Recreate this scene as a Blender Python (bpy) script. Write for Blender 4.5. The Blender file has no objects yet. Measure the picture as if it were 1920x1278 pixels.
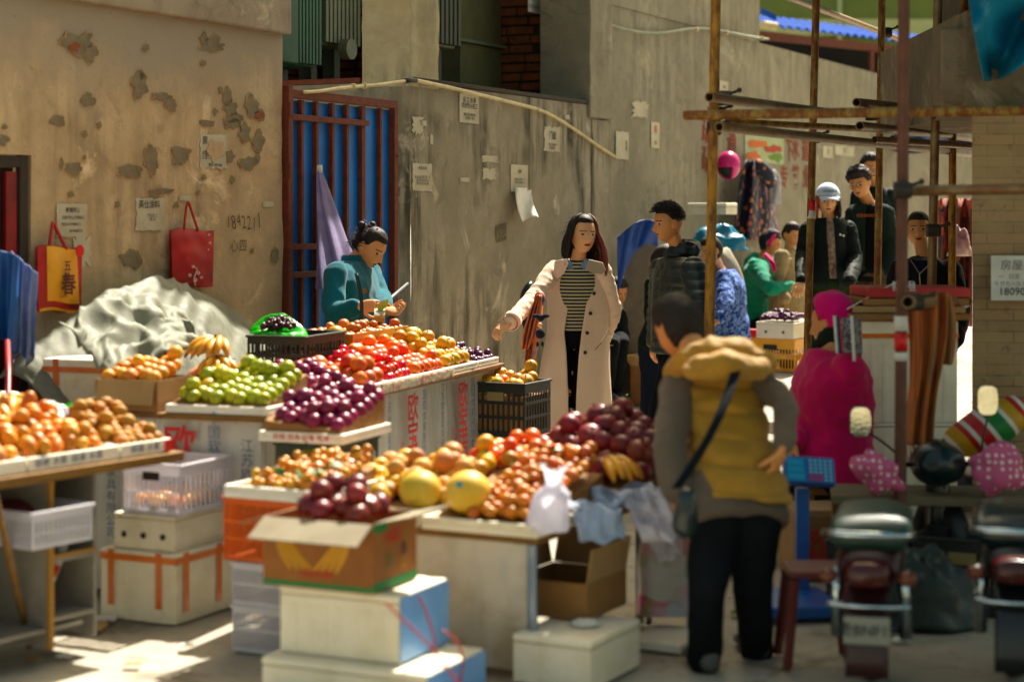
import bpy, math, random
from mathutils import Vector, Matrix, noise
V = Vector
random.seed(7)
R = random.random
def U_(a, b): return a + (b - a) * R()
sc = bpy.context.scene
COL = sc.collection
# ---------- camera model: 1920 x 1278 photo units, level view, eye 1.6 m ----------
F, CX, HY, EYE = 3500.0, 960.0, 400.0, 1.6
UP = V((0, 0, 1))
def frame(vp):
    d = V((vp - CX, F, 0)).normalized()
    return d, V((-d.y, d.x, 0))            # along the street, to the left of it
D, L = frame(2650); N = -L
DS, LS = frame(2150)                        # the long stall stands a little askew
def P(x, y, s): return V(((x - CX) / s, F / s, EYE - (y - HY) / s))
def gz(Y): return 0.0 if Y < 12 else min(0.06 * (Y - 12), 1.0)
def atz(x, y, z): return P(x, y, (y - HY) / (EYE - z))
def ong(x, s): Y = F / s; return V(((x - CX) / s, Y, gz(Y)))
W0 = P(530, 400, 320)
CAM = V((0, 0, EYE))
def onw(x, y, off=0.0):
    r = V(((x - CX) / F, 1, -(y - HY) / F))
    return CAM + r * ((W0 + N * off - CAM).dot(N) / r.dot(N))
# ---------- objects ----------
WL = {}
def place(o, base, parent):
    WL[o.name] = base.copy()
    if parent is not None:
        o.parent = parent
        o.location = base - WL[parent.name]
    else:
        o.location = base
    COL.objects.link(o)
def tag(o, label=None, cat=None, group=None, kind=None):
    if label: o['label'] = label
    if cat: o['category'] = cat
    if group: o['group'] = group
    if kind: o['kind'] = kind
    return o
def thing(name, label, cat, loc, group=None):
    o = bpy.data.objects.new(name, None); o.empty_display_size = .1
    place(o, V(loc), None)
    return tag(o, label, cat, group)
def copy_tree(o, parent=None, loc=None, rot=None, scale=None, label=None, group=None):
    c = o.copy(); COL.objects.link(c)
    if parent is not None: c.parent = parent
    if loc is not None: c.location = loc
    if rot is not None: c.rotation_euler = rot
    if scale is not None: c.scale = (scale,) * 3 if isinstance(scale, (int, float)) else scale
    if label: c['label'] = label
    if group: c['group'] = group
    for ch in list(o.children): copy_tree(ch, c)
    return c
class MB:
    def __init__(s): s.v = []; s.f = []; s.m = []
    def add(s, vs, fs, mi=0):
        b = len(s.v); s.v.extend(V(v) for v in vs)
        for f in fs: s.f.append([b + i for i in f]); s.m.append(mi)
        return s
    def join(s, o, mi=0):
        b = len(s.v); s.v.extend(o.v)
        for f, m in zip(o.f, o.m): s.f.append([b + i for i in f]); s.m.append(m + mi)
        return s
    def box(s, p, a, b, c, mi=0):          # p corner, three edge vectors
        vs = [p, p + a, p + a + b, p + b, p + c, p + a + c, p + a + b + c, p + b + c]
        fs = [(0, 3, 2, 1), (4, 5, 6, 7), (0, 1, 5, 4), (1, 2, 6, 5), (2, 3, 7, 6), (3, 0, 4, 7)]
        if a.cross(b).dot(c) < 0: fs = [f[::-1] for f in fs]
        return s.add(vs, fs, mi)
    def bx(s, p, la, lb, h, d=None, l=None, mi=0): # p near bottom corner, sizes along street / left / up
        d = d or D; l = l or L
        return s.box(p, d * la, l * lb, UP * h, mi)
    def cbox(s, c, sx, sy, sz, rz=0, mi=0): # centre
        ex = V((math.cos(rz), math.sin(rz), 0)); ey = V((-math.sin(rz), math.cos(rz), 0))
        return s.box(c - ex * sx / 2 - ey * sy / 2 - UP * sz / 2, ex * sx, ey * sy, UP * sz, mi)
    def loft(s, secs, n=16, cap=True, mi=0, e=1.0):     # secs: (centre, right*rx, fwd*ry)
        vs = []; fs = []
        for c, a, b in secs:
            for i in range(n):
                t = 2 * math.pi * i / n; ct, st = math.cos(t), math.sin(t)
                if e != 1.0:
                    ct = math.copysign(abs(ct) ** e, ct); st = math.copysign(abs(st) ** e, st)
                vs.append(c + a * ct + b * st)
        k = len(secs)
        for j in range(k - 1):
            for i in range(n):
                i2 = (i + 1) % n
                fs.append((j * n + i, j * n + i2, (j + 1) * n + i2, (j + 1) * n + i))
        if cap:
            fs.append(tuple(range(n))[::-1]); fs.append(tuple((k - 1) * n + i for i in range(n)))
        return s.add(vs, fs, mi)
    def tube(s, pts, r, n=8, mi=0, cap=True, ref=None, flat=1.0):
        pts = [V(p) for p in pts]; k = len(pts)
        rr = [r] * k if isinstance(r, (int, float)) else list(r)
        secs = []; pa = None
        for i in range(k):
            t = (pts[min(i + 1, k - 1)] - pts[max(i - 1, 0)])
            if t.length < 1e-7: t = UP.copy()
            t.normalize()
            q = pa if pa is not None else (ref or (V((1, 0, 0)) if abs(t.x) < .9 else UP))
            a = q - t * q.dot(t)
            if a.length < 1e-5: a = t.orthogonal()
            a.normalize(); b = t.cross(a); pa = a
            secs.append((pts[i], a * rr[i], b * rr[i] * flat))
        return s.loft(secs, n, cap, mi)
    def limb(s, pts, r, n=12, mi=0, sub=4):   # tube with rounded ends
        P_, R_ = smooth_path(pts, r, sub)
        t0 = (P_[0] - P_[1]).normalized(); t1 = (P_[-1] - P_[-2]).normalized()
        P2 = [P_[0] + t0 * R_[0] * .85, P_[0] + t0 * R_[0] * .5] + P_ + [P_[-1] + t1 * R_[-1] * .5, P_[-1] + t1 * R_[-1] * .85]
        R2 = [R_[0] * .4, R_[0] * .82] + R_ + [R_[-1] * .82, R_[-1] * .4]
        return s.tube(P2, R2, n, mi)
    def sph(s, c, r, nu=12, nv=8, mi=0, sx=1, sy=1, sz=1, ax=None):
        vs = [c + V((0, 0, r * sz))]; fs = []
        for j in range(1, nv):
            t = math.pi * j / nv
            for i in range(nu):
                p = 2 * math.pi * i / nu
                vs.append(c + V((r * sx * math.sin(t) * math.cos(p), r * sy * math.sin(t) * math.sin(p), r * sz * math.cos(t))))
        vs.append(c - V((0, 0, r * sz)))
        for i in range(nu): fs.append((0, 1 + i, 1 + (i + 1) % nu))
        for j in range(nv - 2):
            for i in range(nu):
                a = 1 + j * nu + i; b = 1 + j * nu + (i + 1) % nu
                fs.append((a, a + nu, b + nu, b))
        k = len(vs) - 1
        for i in range(nu): fs.append((k, k - nu + (i + 1) % nu, k - nu + i))
        if ax is not None:
            q = V((0, 0, 1)).rotation_difference(ax)
            vs = [c + q @ (v - c) for v in vs]
        return s.add(vs, fs, mi)
    def grid(s, fn, nu, nv, mi=0, wrap=False):
        vs = [fn(i / nu, j / nv) for j in range(nv + 1) for i in range(nu + 1)]
        fs = [(j * (nu + 1) + i, j * (nu + 1) + i + 1, (j + 1) * (nu + 1) + i + 1, (j + 1) * (nu + 1) + i) for j in range(nv) for i in range(nu)]
        return s.add(vs, fs, mi)
    def slabpoly(s, pts, nrm, t, mi=0):    # outline extruded along -nrm
        n = len(pts); vs = list(pts) + [p - nrm * t for p in pts]
        fs = [tuple(range(n)), tuple(range(n, 2 * n))[::-1]] + [(i, i + n, (i + 1) % n + n, (i + 1) % n) for i in range(n)]
        return s.add(vs, fs, mi)
    def mesh(s, name, mats, base, smooth=False):
        me = bpy.data.meshes.new(name)
        me.from_pydata([tuple(v - base) for v in s.v], [], s.f)
        for m in (mats if isinstance(mats, (list, tuple)) else [mats]): me.materials.append(m)
        me.polygons.foreach_set('material_index', s.m)
        if smooth: me.polygons.foreach_set('use_smooth', [True] * len(s.f))
        me.update()
        return me
    def base(s):
        xs = [v.x for v in s.v]; ys = [v.y for v in s.v]; zs = [v.z for v in s.v]
        return V(((min(xs) + max(xs)) / 2, (min(ys) + max(ys)) / 2, min(zs)))
    def build(s, name, mats, parent=None, smooth=False, bevel=0, label=None, cat=None, group=None, kind=None, base=None, solid=0, sub=0, bseg=2):
        b = base or s.base()
        o = bpy.data.objects.new(name, s.mesh(name, mats, b, smooth))
        place(o, b, parent)
        if solid:
            m = o.modifiers.new('s', 'SOLIDIFY'); m.thickness = abs(solid); m.offset = 1 if solid > 0 else -1
        if bevel:
            m = o.modifiers.new('b', 'BEVEL'); m.width = bevel; m.segments = bseg; m.limit_method = 'ANGLE'; m.angle_limit = .6
        if sub:
            m = o.modifiers.new('u', 'SUBSURF'); m.levels = sub; m.render_levels = sub
        return tag(o, label, cat, group, kind)
def smooth_path(pts, r, sub):
    pts = [V(p) for p in pts]; k = len(pts)
    rr = [r] * k if isinstance(r, (int, float)) else list(r)
    if k < 3 or sub < 2: return pts, rr
    P_, R_ = [], []
    for i in range(k - 1):
        p0, p1, p2, p3 = pts[max(i - 1, 0)], pts[i], pts[i + 1], pts[min(i + 2, k - 1)]
        for j in range(sub):
            t = j / sub
            P_.append(.5 * ((2 * p1) + (p2 - p0) * t + (2 * p0 - 5 * p1 + 4 * p2 - p3) * t * t + (3 * p1 - p0 - 3 * p2 + p3) * t ** 3))
            q = t * t * (3 - 2 * t); R_.append(rr[i] * (1 - q) + rr[i + 1] * q)
    P_.append(pts[-1]); R_.append(rr[-1])
    return P_, R_
def fuse(mb, vox=.01, it=4, fac=.5):        # overlapping shapes -> one continuous surface
    me = mb.mesh('tmp', [], V((0, 0, 0)))
    me.materials.clear()
    o = bpy.data.objects.new('tmp', me); COL.objects.link(o)
    m = o.modifiers.new('r', 'REMESH'); m.mode = 'VOXEL'; m.voxel_size = vox
    if it:
        m = o.modifiers.new('k', 'SMOOTH'); m.iterations = it; m.factor = fac
    dg = bpy.context.evaluated_depsgraph_get()
    e = o.evaluated_get(dg); m2 = e.to_mesh()
    r = MB(); r.v = [v.co.copy() for v in m2.vertices]; r.f = [list(p.vertices) for p in m2.polygons]; r.m = [0] * len(r.f)
    r.n = [v.normal.copy() for v in m2.vertices]
    e.to_mesh_clear(); bpy.data.objects.remove(o); bpy.data.meshes.remove(me)
    return r
def wrinkle(mb, amp=.006, sc_=(9, 9, 5), seed=0.0, fn=None):
    for i, v in enumerate(mb.v):
        q = V((v.x * sc_[0] + seed, v.y * sc_[1] + seed * 2, v.z * sc_[2]))
        k = .8 * noise.noise(q) + .5 * noise.noise(q * 2.3) + .9 * (.35 - abs(noise.noise(V((q.x * 1.1 + q.z * .6, q.y * 1.1, q.z * 1.6 + 9)))) * 1.6)
        a = amp * (fn(v) if fn else 1)
        mb.v[i] = v + mb.n[i] * k * a
    return mb
# ---------- materials ----------
def clamp0(x): return max(.002, min(.95, x))
def lin(c):
    if isinstance(c, str):
        c = [int(c[i:i + 2], 16) / 255 for i in (0, 2, 4)]
        c = [x / 12.92 if x < .04045 else ((x + .055) / 1.055) ** 2.4 for x in c]
        l_ = .3 * c[0] + .6 * c[1] + .1 * c[2]; c = [clamp0(l_ + (x - l_) * 1.22) for x in c]
    return (c[0], c[1], c[2], 1)
MATS = {}
class NT:
    def __init__(s, name):
        s.m = bpy.data.materials.new(name); s.m.use_nodes = True
        s.t = s.m.node_tree; s.n = s.t.nodes; s.b = s.n['Principled BSDF']
        s._c = None
    def new(s, t, **k):
        n = s.n.new(t)
        for a, b in k.items():
            if hasattr(n, a): setattr(n, a, b)
        return n
    def ln(s, a, b): s.t.links.new(a, b)
    def co(s, scale=(1, 1, 1), kind='Object', rnd=False):
        tc = s.new('ShaderNodeTexCoord'); mp = s.new('ShaderNodeMapping')
        mp.inputs['Scale'].default_value = scale
        s.ln(tc.outputs[kind], mp.inputs['Vector'])
        if rnd:
            oi = s.new('ShaderNodeObjectInfo'); mu = s.new('ShaderNodeMath', operation='MULTIPLY'); mu.inputs[1].default_value = 20
            s.ln(oi.outputs['Random'], mu.inputs[0]); s.ln(mu.outputs[0], mp.inputs['Location'])
        return mp.outputs[0]
    def noise(s, co, scale=5, detail=4, rough=.6, dist=0):
        n = s.new('ShaderNodeTexNoise'); n.inputs['Scale'].default_value = scale; n.inputs['Detail'].default_value = detail
        n.inputs['Roughness'].default_value = rough; n.inputs['Distortion'].default_value = dist
        s.ln(co, n.inputs['Vector']); return n.outputs['Fac']
    def ramp(s, f, stops):
        r = s.new('ShaderNodeValToRGB'); e = r.color_ramp.elements
        while len(e) < len(stops): e.new(.5)
        for q, (p, c) in zip(e, stops): q.position = p; q.color = c if len(c) == 4 else (*c, 1)
        s.ln(f, r.inputs[0]); return r.outputs[0]
    def fr(s, f, a, b):
        r = s.new('ShaderNodeMapRange'); r.inputs[1].default_value = a; r.inputs[2].default_value = b
        s.ln(f, r.inputs[0]); return r.outputs[0]
    def mix(s, f, a, b, mode='MIX'):
        m = s.new('ShaderNodeMix', data_type='RGBA', blend_type=mode)
        for v, i in ((f, 0), (a, 6), (b, 7)):
            if hasattr(v, 'links'): s.ln(v, m.inputs[i])
            else: m.inputs[i].default_value = v
        return m.outputs[2]
    def bump(s, f, st=.3, dist=.01):
        b = s.new('ShaderNodeBump'); b.inputs['Strength'].default_value = st; b.inputs['Distance'].default_value = dist
        s.ln(f, b.inputs['Height']); s.ln(b.outputs[0], s.b.inputs['Normal'])
    def set(s, rough=.6, metal=0, spec=.5, col=None, **k):
        s.b.inputs['Roughness'].default_value = rough; s.b.inputs['Metallic'].default_value = metal
        s.b.inputs['Specular IOR Level'].default_value = spec
        if col is not None:
            if hasattr(col, 'links'): s.ln(col, s.b.inputs['Base Color'])
            else: s.b.inputs['Base Color'].default_value = col
        for a, b in k.items(): s.b.inputs[a.replace('_', ' ')].default_value = b
def M(name, c, rough=.6, c2=None, sc_=6, bump=0, bs=60, metal=0, spec=.5, stretch=(1, 1, 1), trans=0, sss=0, lo=.35, hi=.65, rnd=False, alpha=1, bd=.004, sheen=0):
    if name in MATS: return MATS[name]
    t = NT(name); co = t.co(stretch, rnd=rnd)
    c = lin(c)
    if c2 is not None:
        f = t.fr(t.noise(co, sc_, 5, .65), lo, hi)
        col = t.mix(f, c, lin(c2))
    else:
        f = t.noise(co, sc_, 4)
        a = tuple(x * .8 for x in c[:3]) + (1,); b = tuple(min(1, x * 1.15) for x in c[:3]) + (1,)
        col = t.mix(f, a, b)
    t.set(rough, metal, spec, col)
    if bump: t.bump(t.noise(co, bs, 3), bump, bd)
    if trans: t.b.inputs['Transmission Weight'].default_value = trans
    if sss:
        t.b.inputs['Subsurface Weight'].default_value = sss; t.b.inputs['Subsurface Radius'].default_value = (.02, .008, .004)
        t.b.inputs['Subsurface Scale'].default_value = 1.0
    if sheen: t.b.inputs['Sheen Weight'].default_value = sheen
    if alpha < 1: t.b.inputs['Alpha'].default_value = alpha
    MATS[name] = t.m
    return t.m
def thin(name, c, rough=.4, tl=.4, c2=None, sc_=6, bump=.3, bs=25):  # plastic film / thin cloth: diffuse + translucent
    if name in MATS: return MATS[name]
    t = NT(name); co = t.co()
    col = t.mix(t.fr(t.noise(co, sc_, 4), .35, .65), lin(c), lin(c2 or c))
    t.set(rough, 0, .5, col)
    if bump: t.bump(t.noise(co, bs, 3), bump, .01)
    tr = t.new('ShaderNodeBsdfTranslucent'); t.ln(col, tr.inputs[0])
    mx = t.new('ShaderNodeMixShader'); mx.inputs[0].default_value = tl
    t.ln(t.b.outputs[0], mx.inputs[1]); t.ln(tr.outputs[0], mx.inputs[2])
    t.ln(mx.outputs[0], t.n['Material Output'].inputs[0])
    MATS[name] = t.m
    return t.m
# ---------- lettering ----------
def lettering(body, pos, right, up, size, mat, parent, name='lettering', align='CENTER', sx=1.0, lead=1.0, off=.0025, bold=0):
    cu = bpy.data.curves.new('t', 'FONT'); cu.body = body; cu.size = size; cu.align_x = align; cu.align_y = 'CENTER'
    cu.space_line = lead; cu.resolution_u = 2
    if bold: cu.offset = bold * size
    o = bpy.data.objects.new('t', cu); COL.objects.link(o)
    dg = bpy.context.evaluated_depsgraph_get(); e = o.evaluated_get(dg); me = e.to_mesh()
    mb = MB(); nrm = right.cross(up).normalized()
    mb.add([pos + right * v.co.x * sx + up * v.co.y + nrm * off for v in me.vertices], [tuple(p.vertices) for p in me.polygons])
    e.to_mesh_clear(); bpy.data.objects.remove(o); bpy.data.curves.remove(cu)
    if not mb.v: return None
    return mb.build(name, mat, parent)
def blobm(c, rx, ry, rz, seed=0, amp=.1, rot=0):
    m = MB(); m.sph(V((0, 0, 0)), 1, 28, 18)
    q = Matrix.Rotation(rot, 3, 'Y')
    m.v = [c + q @ V((v.x * rx, v.y * ry, v.z * rz)) * (1 + amp * noise.noise(v * 1.7 + V((seed, 0, 0)))) for v in m.v]; return m
# ======================= world, sun, camera =======================
SAZ, SEL = math.radians(23.0), math.radians(52)
w = bpy.data.worlds.new("World"); sc.world = w; w.use_nodes = True
nt = w.node_tree; bg = nt.nodes['Background']
sky = nt.nodes.new('ShaderNodeTexSky'); sky.sky_type = 'NISHITA'; sky.sun_disc = False
sky.sun_elevation = SEL; sky.sun_rotation = SAZ; sky.dust_density = 4; sky.air_density = 1.0; sky.ozone_density = .6
mx = nt.nodes.new('ShaderNodeMix'); mx.data_type = 'RGBA'; mx.blend_type = 'MULTIPLY'; mx.inputs[0].default_value = 1
mx.inputs[7].default_value = (1.0, .91, .60, 1)
nt.links.new(sky.outputs[0], mx.inputs[6]); nt.links.new(mx.outputs[2], bg.inputs[0]); bg.inputs[1].default_value = .098
sd = bpy.data.lights.new('sun', 'SUN'); sd.energy = 5.0; sd.angle = math.radians(.55); sd.color = (1, .93, .80)
so = bpy.data.objects.new('sun', sd); COL.objects.link(so)
sdir = V((math.sin(SAZ) * math.cos(SEL), math.cos(SAZ) * math.cos(SEL), math.sin(SEL)))
so.rotation_euler = sdir.to_track_quat('Z', 'Y').to_euler(); so.location = (4, 8, 12)
cd = bpy.data.cameras.new('camera'); co_ = bpy.data.objects.new('camera', cd); COL.objects.link(co_)
co_.location = (0, 0, EYE); co_.rotation_euler = (math.pi / 2, 0, 0)
cd.sensor_width = 36; cd.lens = 36 * F / 1920; cd.shift_y = -(639 - HY) / 1920; cd.clip_end = 300; cd.clip_start = .1
cd.dof.use_dof = True; cd.dof.focus_distance = F / 305; cd.dof.aperture_fstop = cd.lens / 42.0; cd.dof.aperture_blades = 0
sc.camera = co_
sc.view_settings.view_transform = 'Standard'; sc.view_settings.look = 'None'; sc.view_settings.exposure = 1.48
sc.cycles.use_denoising = True
sc.cycles.max_bounces = 6; sc.cycles.diffuse_bounces = 4; sc.cycles.transparent_max_bounces = 8
# ======================= ground =======================
t = NT('ground'); c = t.co()
n1 = t.noise(c, .9, 6, .65); n2 = t.noise(c, 14, 4, .7); n3 = t.noise(c, 3.1, 5, .6, .6)
col = t.ramp(n1, [(.3, (.25, .22, .17)), (.5, (.36, .32, .25)), (.7, (.46, .42, .34))])
col = t.mix(t.fr(n3, .56, .68), col, (.16, .13, .09, 1))
col = t.mix(t.fr(n2, .60, .72), col, (.14, .12, .08, 1))
t.set(.85, 0, .4, col); t.bump(t.noise(c, 30, 6, .7), .5, .012); MG = t.m
xs = [-40, -12, -6] + [x * .4 for x in range(-12, 22)] + [12, 20, 40]; ys = [-8, 0, 3] + [4 + .5 * i for i in range(52)] + [36, 50, 90]
g = MB(); g.add([V((x, y, gz(y) + (.012 * noise.noise(V((x * 1.3, y * 1.3, 0)))) - .008)) for y in ys for x in xs],
      [(j * len(xs) + i, j * len(xs) + i + 1, (j + 1) * len(xs) + i + 1, (j + 1) * len(xs) + i) for j in range(len(ys) - 1) for i in range(len(xs) - 1)])
g.build('ground', MG, smooth=True, kind='structure', base=V((0, 0, 0)))
# ======================= walls =======================
def plaster(name, c1, c2, c3, drip=.5, top=None):
    t = NT(name); c = t.co()
    a = t.noise(c, 1.1, 7, .62); b = t.noise(c, 5, 6, .7, .4); d = t.noise(t.co((5, 5, .55)), 1.6, 5, .6)
    col = t.ramp(a, [(.32, c1), (.5, c2), (.68, c3)])
    col = t.mix(t.fr(b, .45, .75), col, tuple(x * .72 for x in c2) + (1,))
    dm = t.new('ShaderNodeMath', operation='MULTIPLY'); dm.inputs[1].default_value = drip
    dk = t.new('ShaderNodeMath', operation='MULTIPLY'); t.ln(t.fr(d, .43, .60), dk.inputs[0]); t.ln(t.fr(t.noise(c, 1.1, 3, .5, .3), .42, .56), dk.inputs[1]); t.ln(dk.outputs[0], dm.inputs[0])
    col = t.mix(dm.outputs[0], col, tuple(x * .30 for x in c1) + (1,))
    col = t.mix(t.fr(t.noise(c, 2.3, 6, .75, 1.2), .56, .66), col, tuple(x * .62 for x in c2) + (1,))
    col = t.mix(t.fr(t.noise(c, 1.7, 5, .7, .8), .60, .70), col, tuple(min(1, x * 1.22) for x in c3) + (1,))
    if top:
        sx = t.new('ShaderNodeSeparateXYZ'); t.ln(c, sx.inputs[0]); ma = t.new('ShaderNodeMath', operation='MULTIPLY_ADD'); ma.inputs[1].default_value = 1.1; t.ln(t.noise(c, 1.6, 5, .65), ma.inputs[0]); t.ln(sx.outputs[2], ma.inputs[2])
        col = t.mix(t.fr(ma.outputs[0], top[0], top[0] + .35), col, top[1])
    sp = t.new('ShaderNodeTexVoronoi'); sp.inputs['Scale'].default_value = 26; t.ln(c, sp.inputs['Vector'])
    col = t.mix(t.fr(sp.outputs['Distance'], .11, .06), col, tuple(x * .55 for x in c1) + (1,))
    t.set(.9, 0, .25, col); t.bump(t.noise(c, 22, 7, .72), .55, .012)
    return t.m
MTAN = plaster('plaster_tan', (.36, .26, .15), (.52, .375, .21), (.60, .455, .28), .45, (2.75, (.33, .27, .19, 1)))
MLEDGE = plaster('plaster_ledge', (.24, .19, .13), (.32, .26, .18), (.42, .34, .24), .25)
MRIM = M('flaking_edge', 'b89c72', .95, '8f7850', 30, .6, 60)
MCHIP = M('render_under', '7d725e', .95, '645a4a', 14, .6, 50)
MGRAY = plaster('plaster_gray', (.21, .185, .12), (.30, .258, .182), (.40, .352, .26), 1.0)
MFAR = plaster('plaster_far', (.20, .18, .125), (.27, .24, .17), (.33, .30, .215), .3)
MPIL = plaster('plaster_pillar', (.30, .25, .14), (.42, .36, .22), (.50, .44, .29), .45)
MBRK = M('brick_red', '8a5134', .9, '5f3a28', 10, .6, 40)
MMORT = M('dark_mortar', '3d352a', .95, '2a241c', 6, .5)
MRUST = M('rust_paint', '4f2413', .75, '6d3316', 18, .5, 60)
MBLUE = M('blue_sheet', '1274c0', .55, '0d60a8', 3, .1)
MDARK = M('dark_wood', '2b2118', .8)
MRED = M('red_door', '7e1420', .5, '5f0e18', 5)
MPVC = M('pvc', 'c9bb93', .3, 'a99a72', 9, .1)
MBLK = M('black_rubber', '15161a', .5)
MGRN = M('cabinet_green', '1f5f48', .45, '184a3a', 4)
MGRYM = M('metal_grey', '7c826f', .5, '666c5a', 5, .1)
MGRYD = M('metal_dark', '3c4136', .55)
def wframe(p): return (p - W0).dot(D), p.z
def onwp(a, z, off=0): return W0 + D * a + N * off + UP * (z - W0.z)
def blob(cx, cy, w, h, seed, off=.003, n=44, rag=.38):   # ragged patch at photo pixels on the wall plane
    out = []
    for i in range(n):
        q = 2 * math.pi * i / n
        k = 1 + rag * noise.noise(V((math.cos(q) * 1.6 + seed * 3.1, math.sin(q) * 1.6, seed))) * 1.7 + .15 * noise.noise(V((math.cos(q) * 4, math.sin(q) * 4, seed))) + .10 * noise.noise(V((math.cos(q) * 11, math.sin(q) * 11, seed)))
        out.append(onw(cx + w / 2 * k * math.cos(q), cy - h / 2 * k * math.sin(q), off))
    return out
# --- left plaster building
bld = thing('plaster_building', 'tan plaster building with chipped patches and a red door, left of the blue gate', 'building', onwp(-1.5, 0))
m = MB()
aR = wframe(onw(529, 300))[0]; aDoor = wframe(onw(58, 400))[0]; zD = onw(58, 291).z; zL = onw(533, 66).z
def wallpiece(mb, a0, a1, z0, z1, off, mi=0, jag=False, na=60, nz=60):
    def fn(u, v):
        a = a0 + (a1 - a0) * u; z = z0 + (z1 - z0) * v
        q = V((a * 2.2, z * 2.2, off)); o = off + .006 * noise.noise(q) + .003 * noise.noise(q * 4)
        if u > .999 and jag: a += .012 * noise.noise(V((z * 9, 1, 0))) + .03 * max(0, noise.noise(V((z * 3.1, 5, 0))) - .1)
        return onwp(a, z, o)
    mb.grid(fn, na, nz, mi)
wallpiece(m, aDoor, aR, -.05, 4.4, 0, 0, True)
wallpiece(m, aDoor - 2.6, aDoor, zD, 4.4, 0)
m.box(onwp(aDoor - 2.6, zD, -.35), D * 2.6, N * .345, UP * 2)     # body behind
m.box(onwp(aDoor, -.05, -.35), D * (aR - aDoor - .01), N * .34, UP * 4.4)
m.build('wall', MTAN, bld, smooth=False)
m = MB()
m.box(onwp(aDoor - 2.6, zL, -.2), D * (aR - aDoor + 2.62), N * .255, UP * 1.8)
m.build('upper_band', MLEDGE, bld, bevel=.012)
m = MB(); k = 0
for (x, y, w_, h_) in [(146, 82, 48, 44), (170, 100, 22, 28), (276, 90, 10, 11), (400, 85, 40, 26), (383, 72, 12, 22), (382, 119, 10, 9), (263, 162, 30, 44), (267, 142, 10, 20), (305, 183, 36, 16), (321, 198, 20, 20),
        (166, 188, 26, 22), (108, 229, 26, 20), (186, 235, 8, 12), (159, 252, 9, 13), (414, 169, 9, 12), (427, 182, 14, 34), (434, 200, 26, 30), (444, 222, 34, 16), (474, 200, 24, 40), (488, 216, 18, 20), (404, 209, 7, 12),
        (390, 231, 30, 12), (438, 232, 34, 18), (460, 248, 20, 34), (486, 266, 18, 36), (432, 294, 16, 20), (466, 308, 34, 26), (484, 297, 10, 14), (284, 298, 22, 44), (244, 321, 40, 26), (340, 290, 30, 40),
        (137, 315, 30, 20), (116, 307, 7, 20), (303, 358, 34, 10), (291, 366, 14, 12), (134, 364, 9, 10), (221, 383, 9, 11), (332, 384, 6, 10), (383, 333, 6, 8), (437, 336, 8, 12), (7, 263, 20, 18), (10, 238, 12, 8),
        (247, 486, 34, 34), (160, 295, 5, 8), (60, 240, 0, 0), (515, 480, 14, 22), (372, 360, 6, 7), (473, 470, 5, 8)]:
    k += 1
    if w_: m = MB(); m.slabpoly(blob(x, y, w_, h_, k * 1.7, .009), N, .005); pt_ = m.build('bare_patch', MCHIP, bld); m = MB(); m.slabpoly(blob(x, y, w_ * 1.05 + 1.5, h_ * 1.03 + 1.5, k * 1.7 + .03, .0075), N, .005); m.build('flaking_rim', MRIM, pt_)
for (x, y, w_, h_, s_) in [(140, 89, 20, 18, 3), (487, 217, 16, 14, 5)]: m = MB(); m.slabpoly(blob(x, y, w_, h_, s_, .010), N, .003); m.build('brick_patch', MBRK, bld)
# scratch lettering on the plaster
MSCR = M('scratch', '4d4130', .9)
for i, ch in enumerate('1842211'): lettering(ch, onw(428 + 9.6 * i, 418 + U_(-4, 4), .008), (D + UP * U_(-.18, .18)).normalized(), (UP + D * U_(-.25, .1)).normalized(), U_(.10, .14), MSCR, bld, 'scratched_digit', sx=.8, bold=-.008)
for i, ch in enumerate('心四'): lettering(ch, onw(438 + 17 * i, 462, .008), D, (UP + D * .1).normalized(), .08, MSCR, bld, 'scratched_word', bold=-.005)
# red door
dr = MB(); z1 = zD
dr.box(onwp(aDoor - .07, 0, -.035), D * .06, N * .03, UP * (z1 - .001)); dr.box(onwp(aDoor - 1.1, z1 - .06, -.035), D * 1.03, N * .03, UP * .055)
dr.box(onwp(aDoor - 1.1, 0, -.035), D * .06, N * .03, UP * (z1 - .06))
do = dr.build('door', MDARK, bld, bevel=.004)
for i in range(6):
    q = MB(); q.box(onwp(aDoor - .155 - i * .13, .02, -.045), D * .075, N * .03, UP * (z1 - .1)); q.build('red_panel', MRED, do, bevel=.004)
q = MB(); q.box(onwp(aDoor - 1.04, .0, -.09), D * .97, N * .04, UP * (z1 - .06)); q.build('door_back', MDARK, do)
# --- blue gate
gt = thing('blue_gate', 'tall blue sheet gate with rusty brown bars beside the tan plaster wall', 'gate', onw(630, 640, -.03))
def gw(x): return wframe(onw(x, 400, -.02))[0]
zt = 2.30; gx0, gx1 = gw(533), gw(735)
m = MB(); m.box(onwp(gx0, .06, -.03), D * (gx1 - gx0), N * .006, UP * (zt - .09))
m.build('blue_panel', MBLUE, gt)
def bar(mb, a, z0, z1, w=.03, off=-.018, dp=.03): mb.box(onwp(a, z0, off), D * w, N * dp, UP * (z1 - z0))
m = MB()
bar(m, gx0 - .03, .04, zt + .05, .05, -.02, .05); bar(m, gx1 - .045, .04, zt - .01, .05, -.02, .045)
m.box(onwp(gx0 + .02, zt - .02, -.018), D * (gx1 - gx0 - .02), N * .045, UP * .05)
m.box(onwp(gx0 + .02, .06, -.018), D * (gx1 - gx0 - .07), N * .04, UP * .04)
m.build('gate_frame', MRUST, gt, bevel=.003)
for x in (559, 587, 617, 644, 674, 707):
    m = MB(); wd = .045 if x == 674 else .028; bar(m, gw(x) - wd / 2, .1, zt - .025, wd); m.build('vertical_bar', MRUST, gt, bevel=.002)
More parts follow.
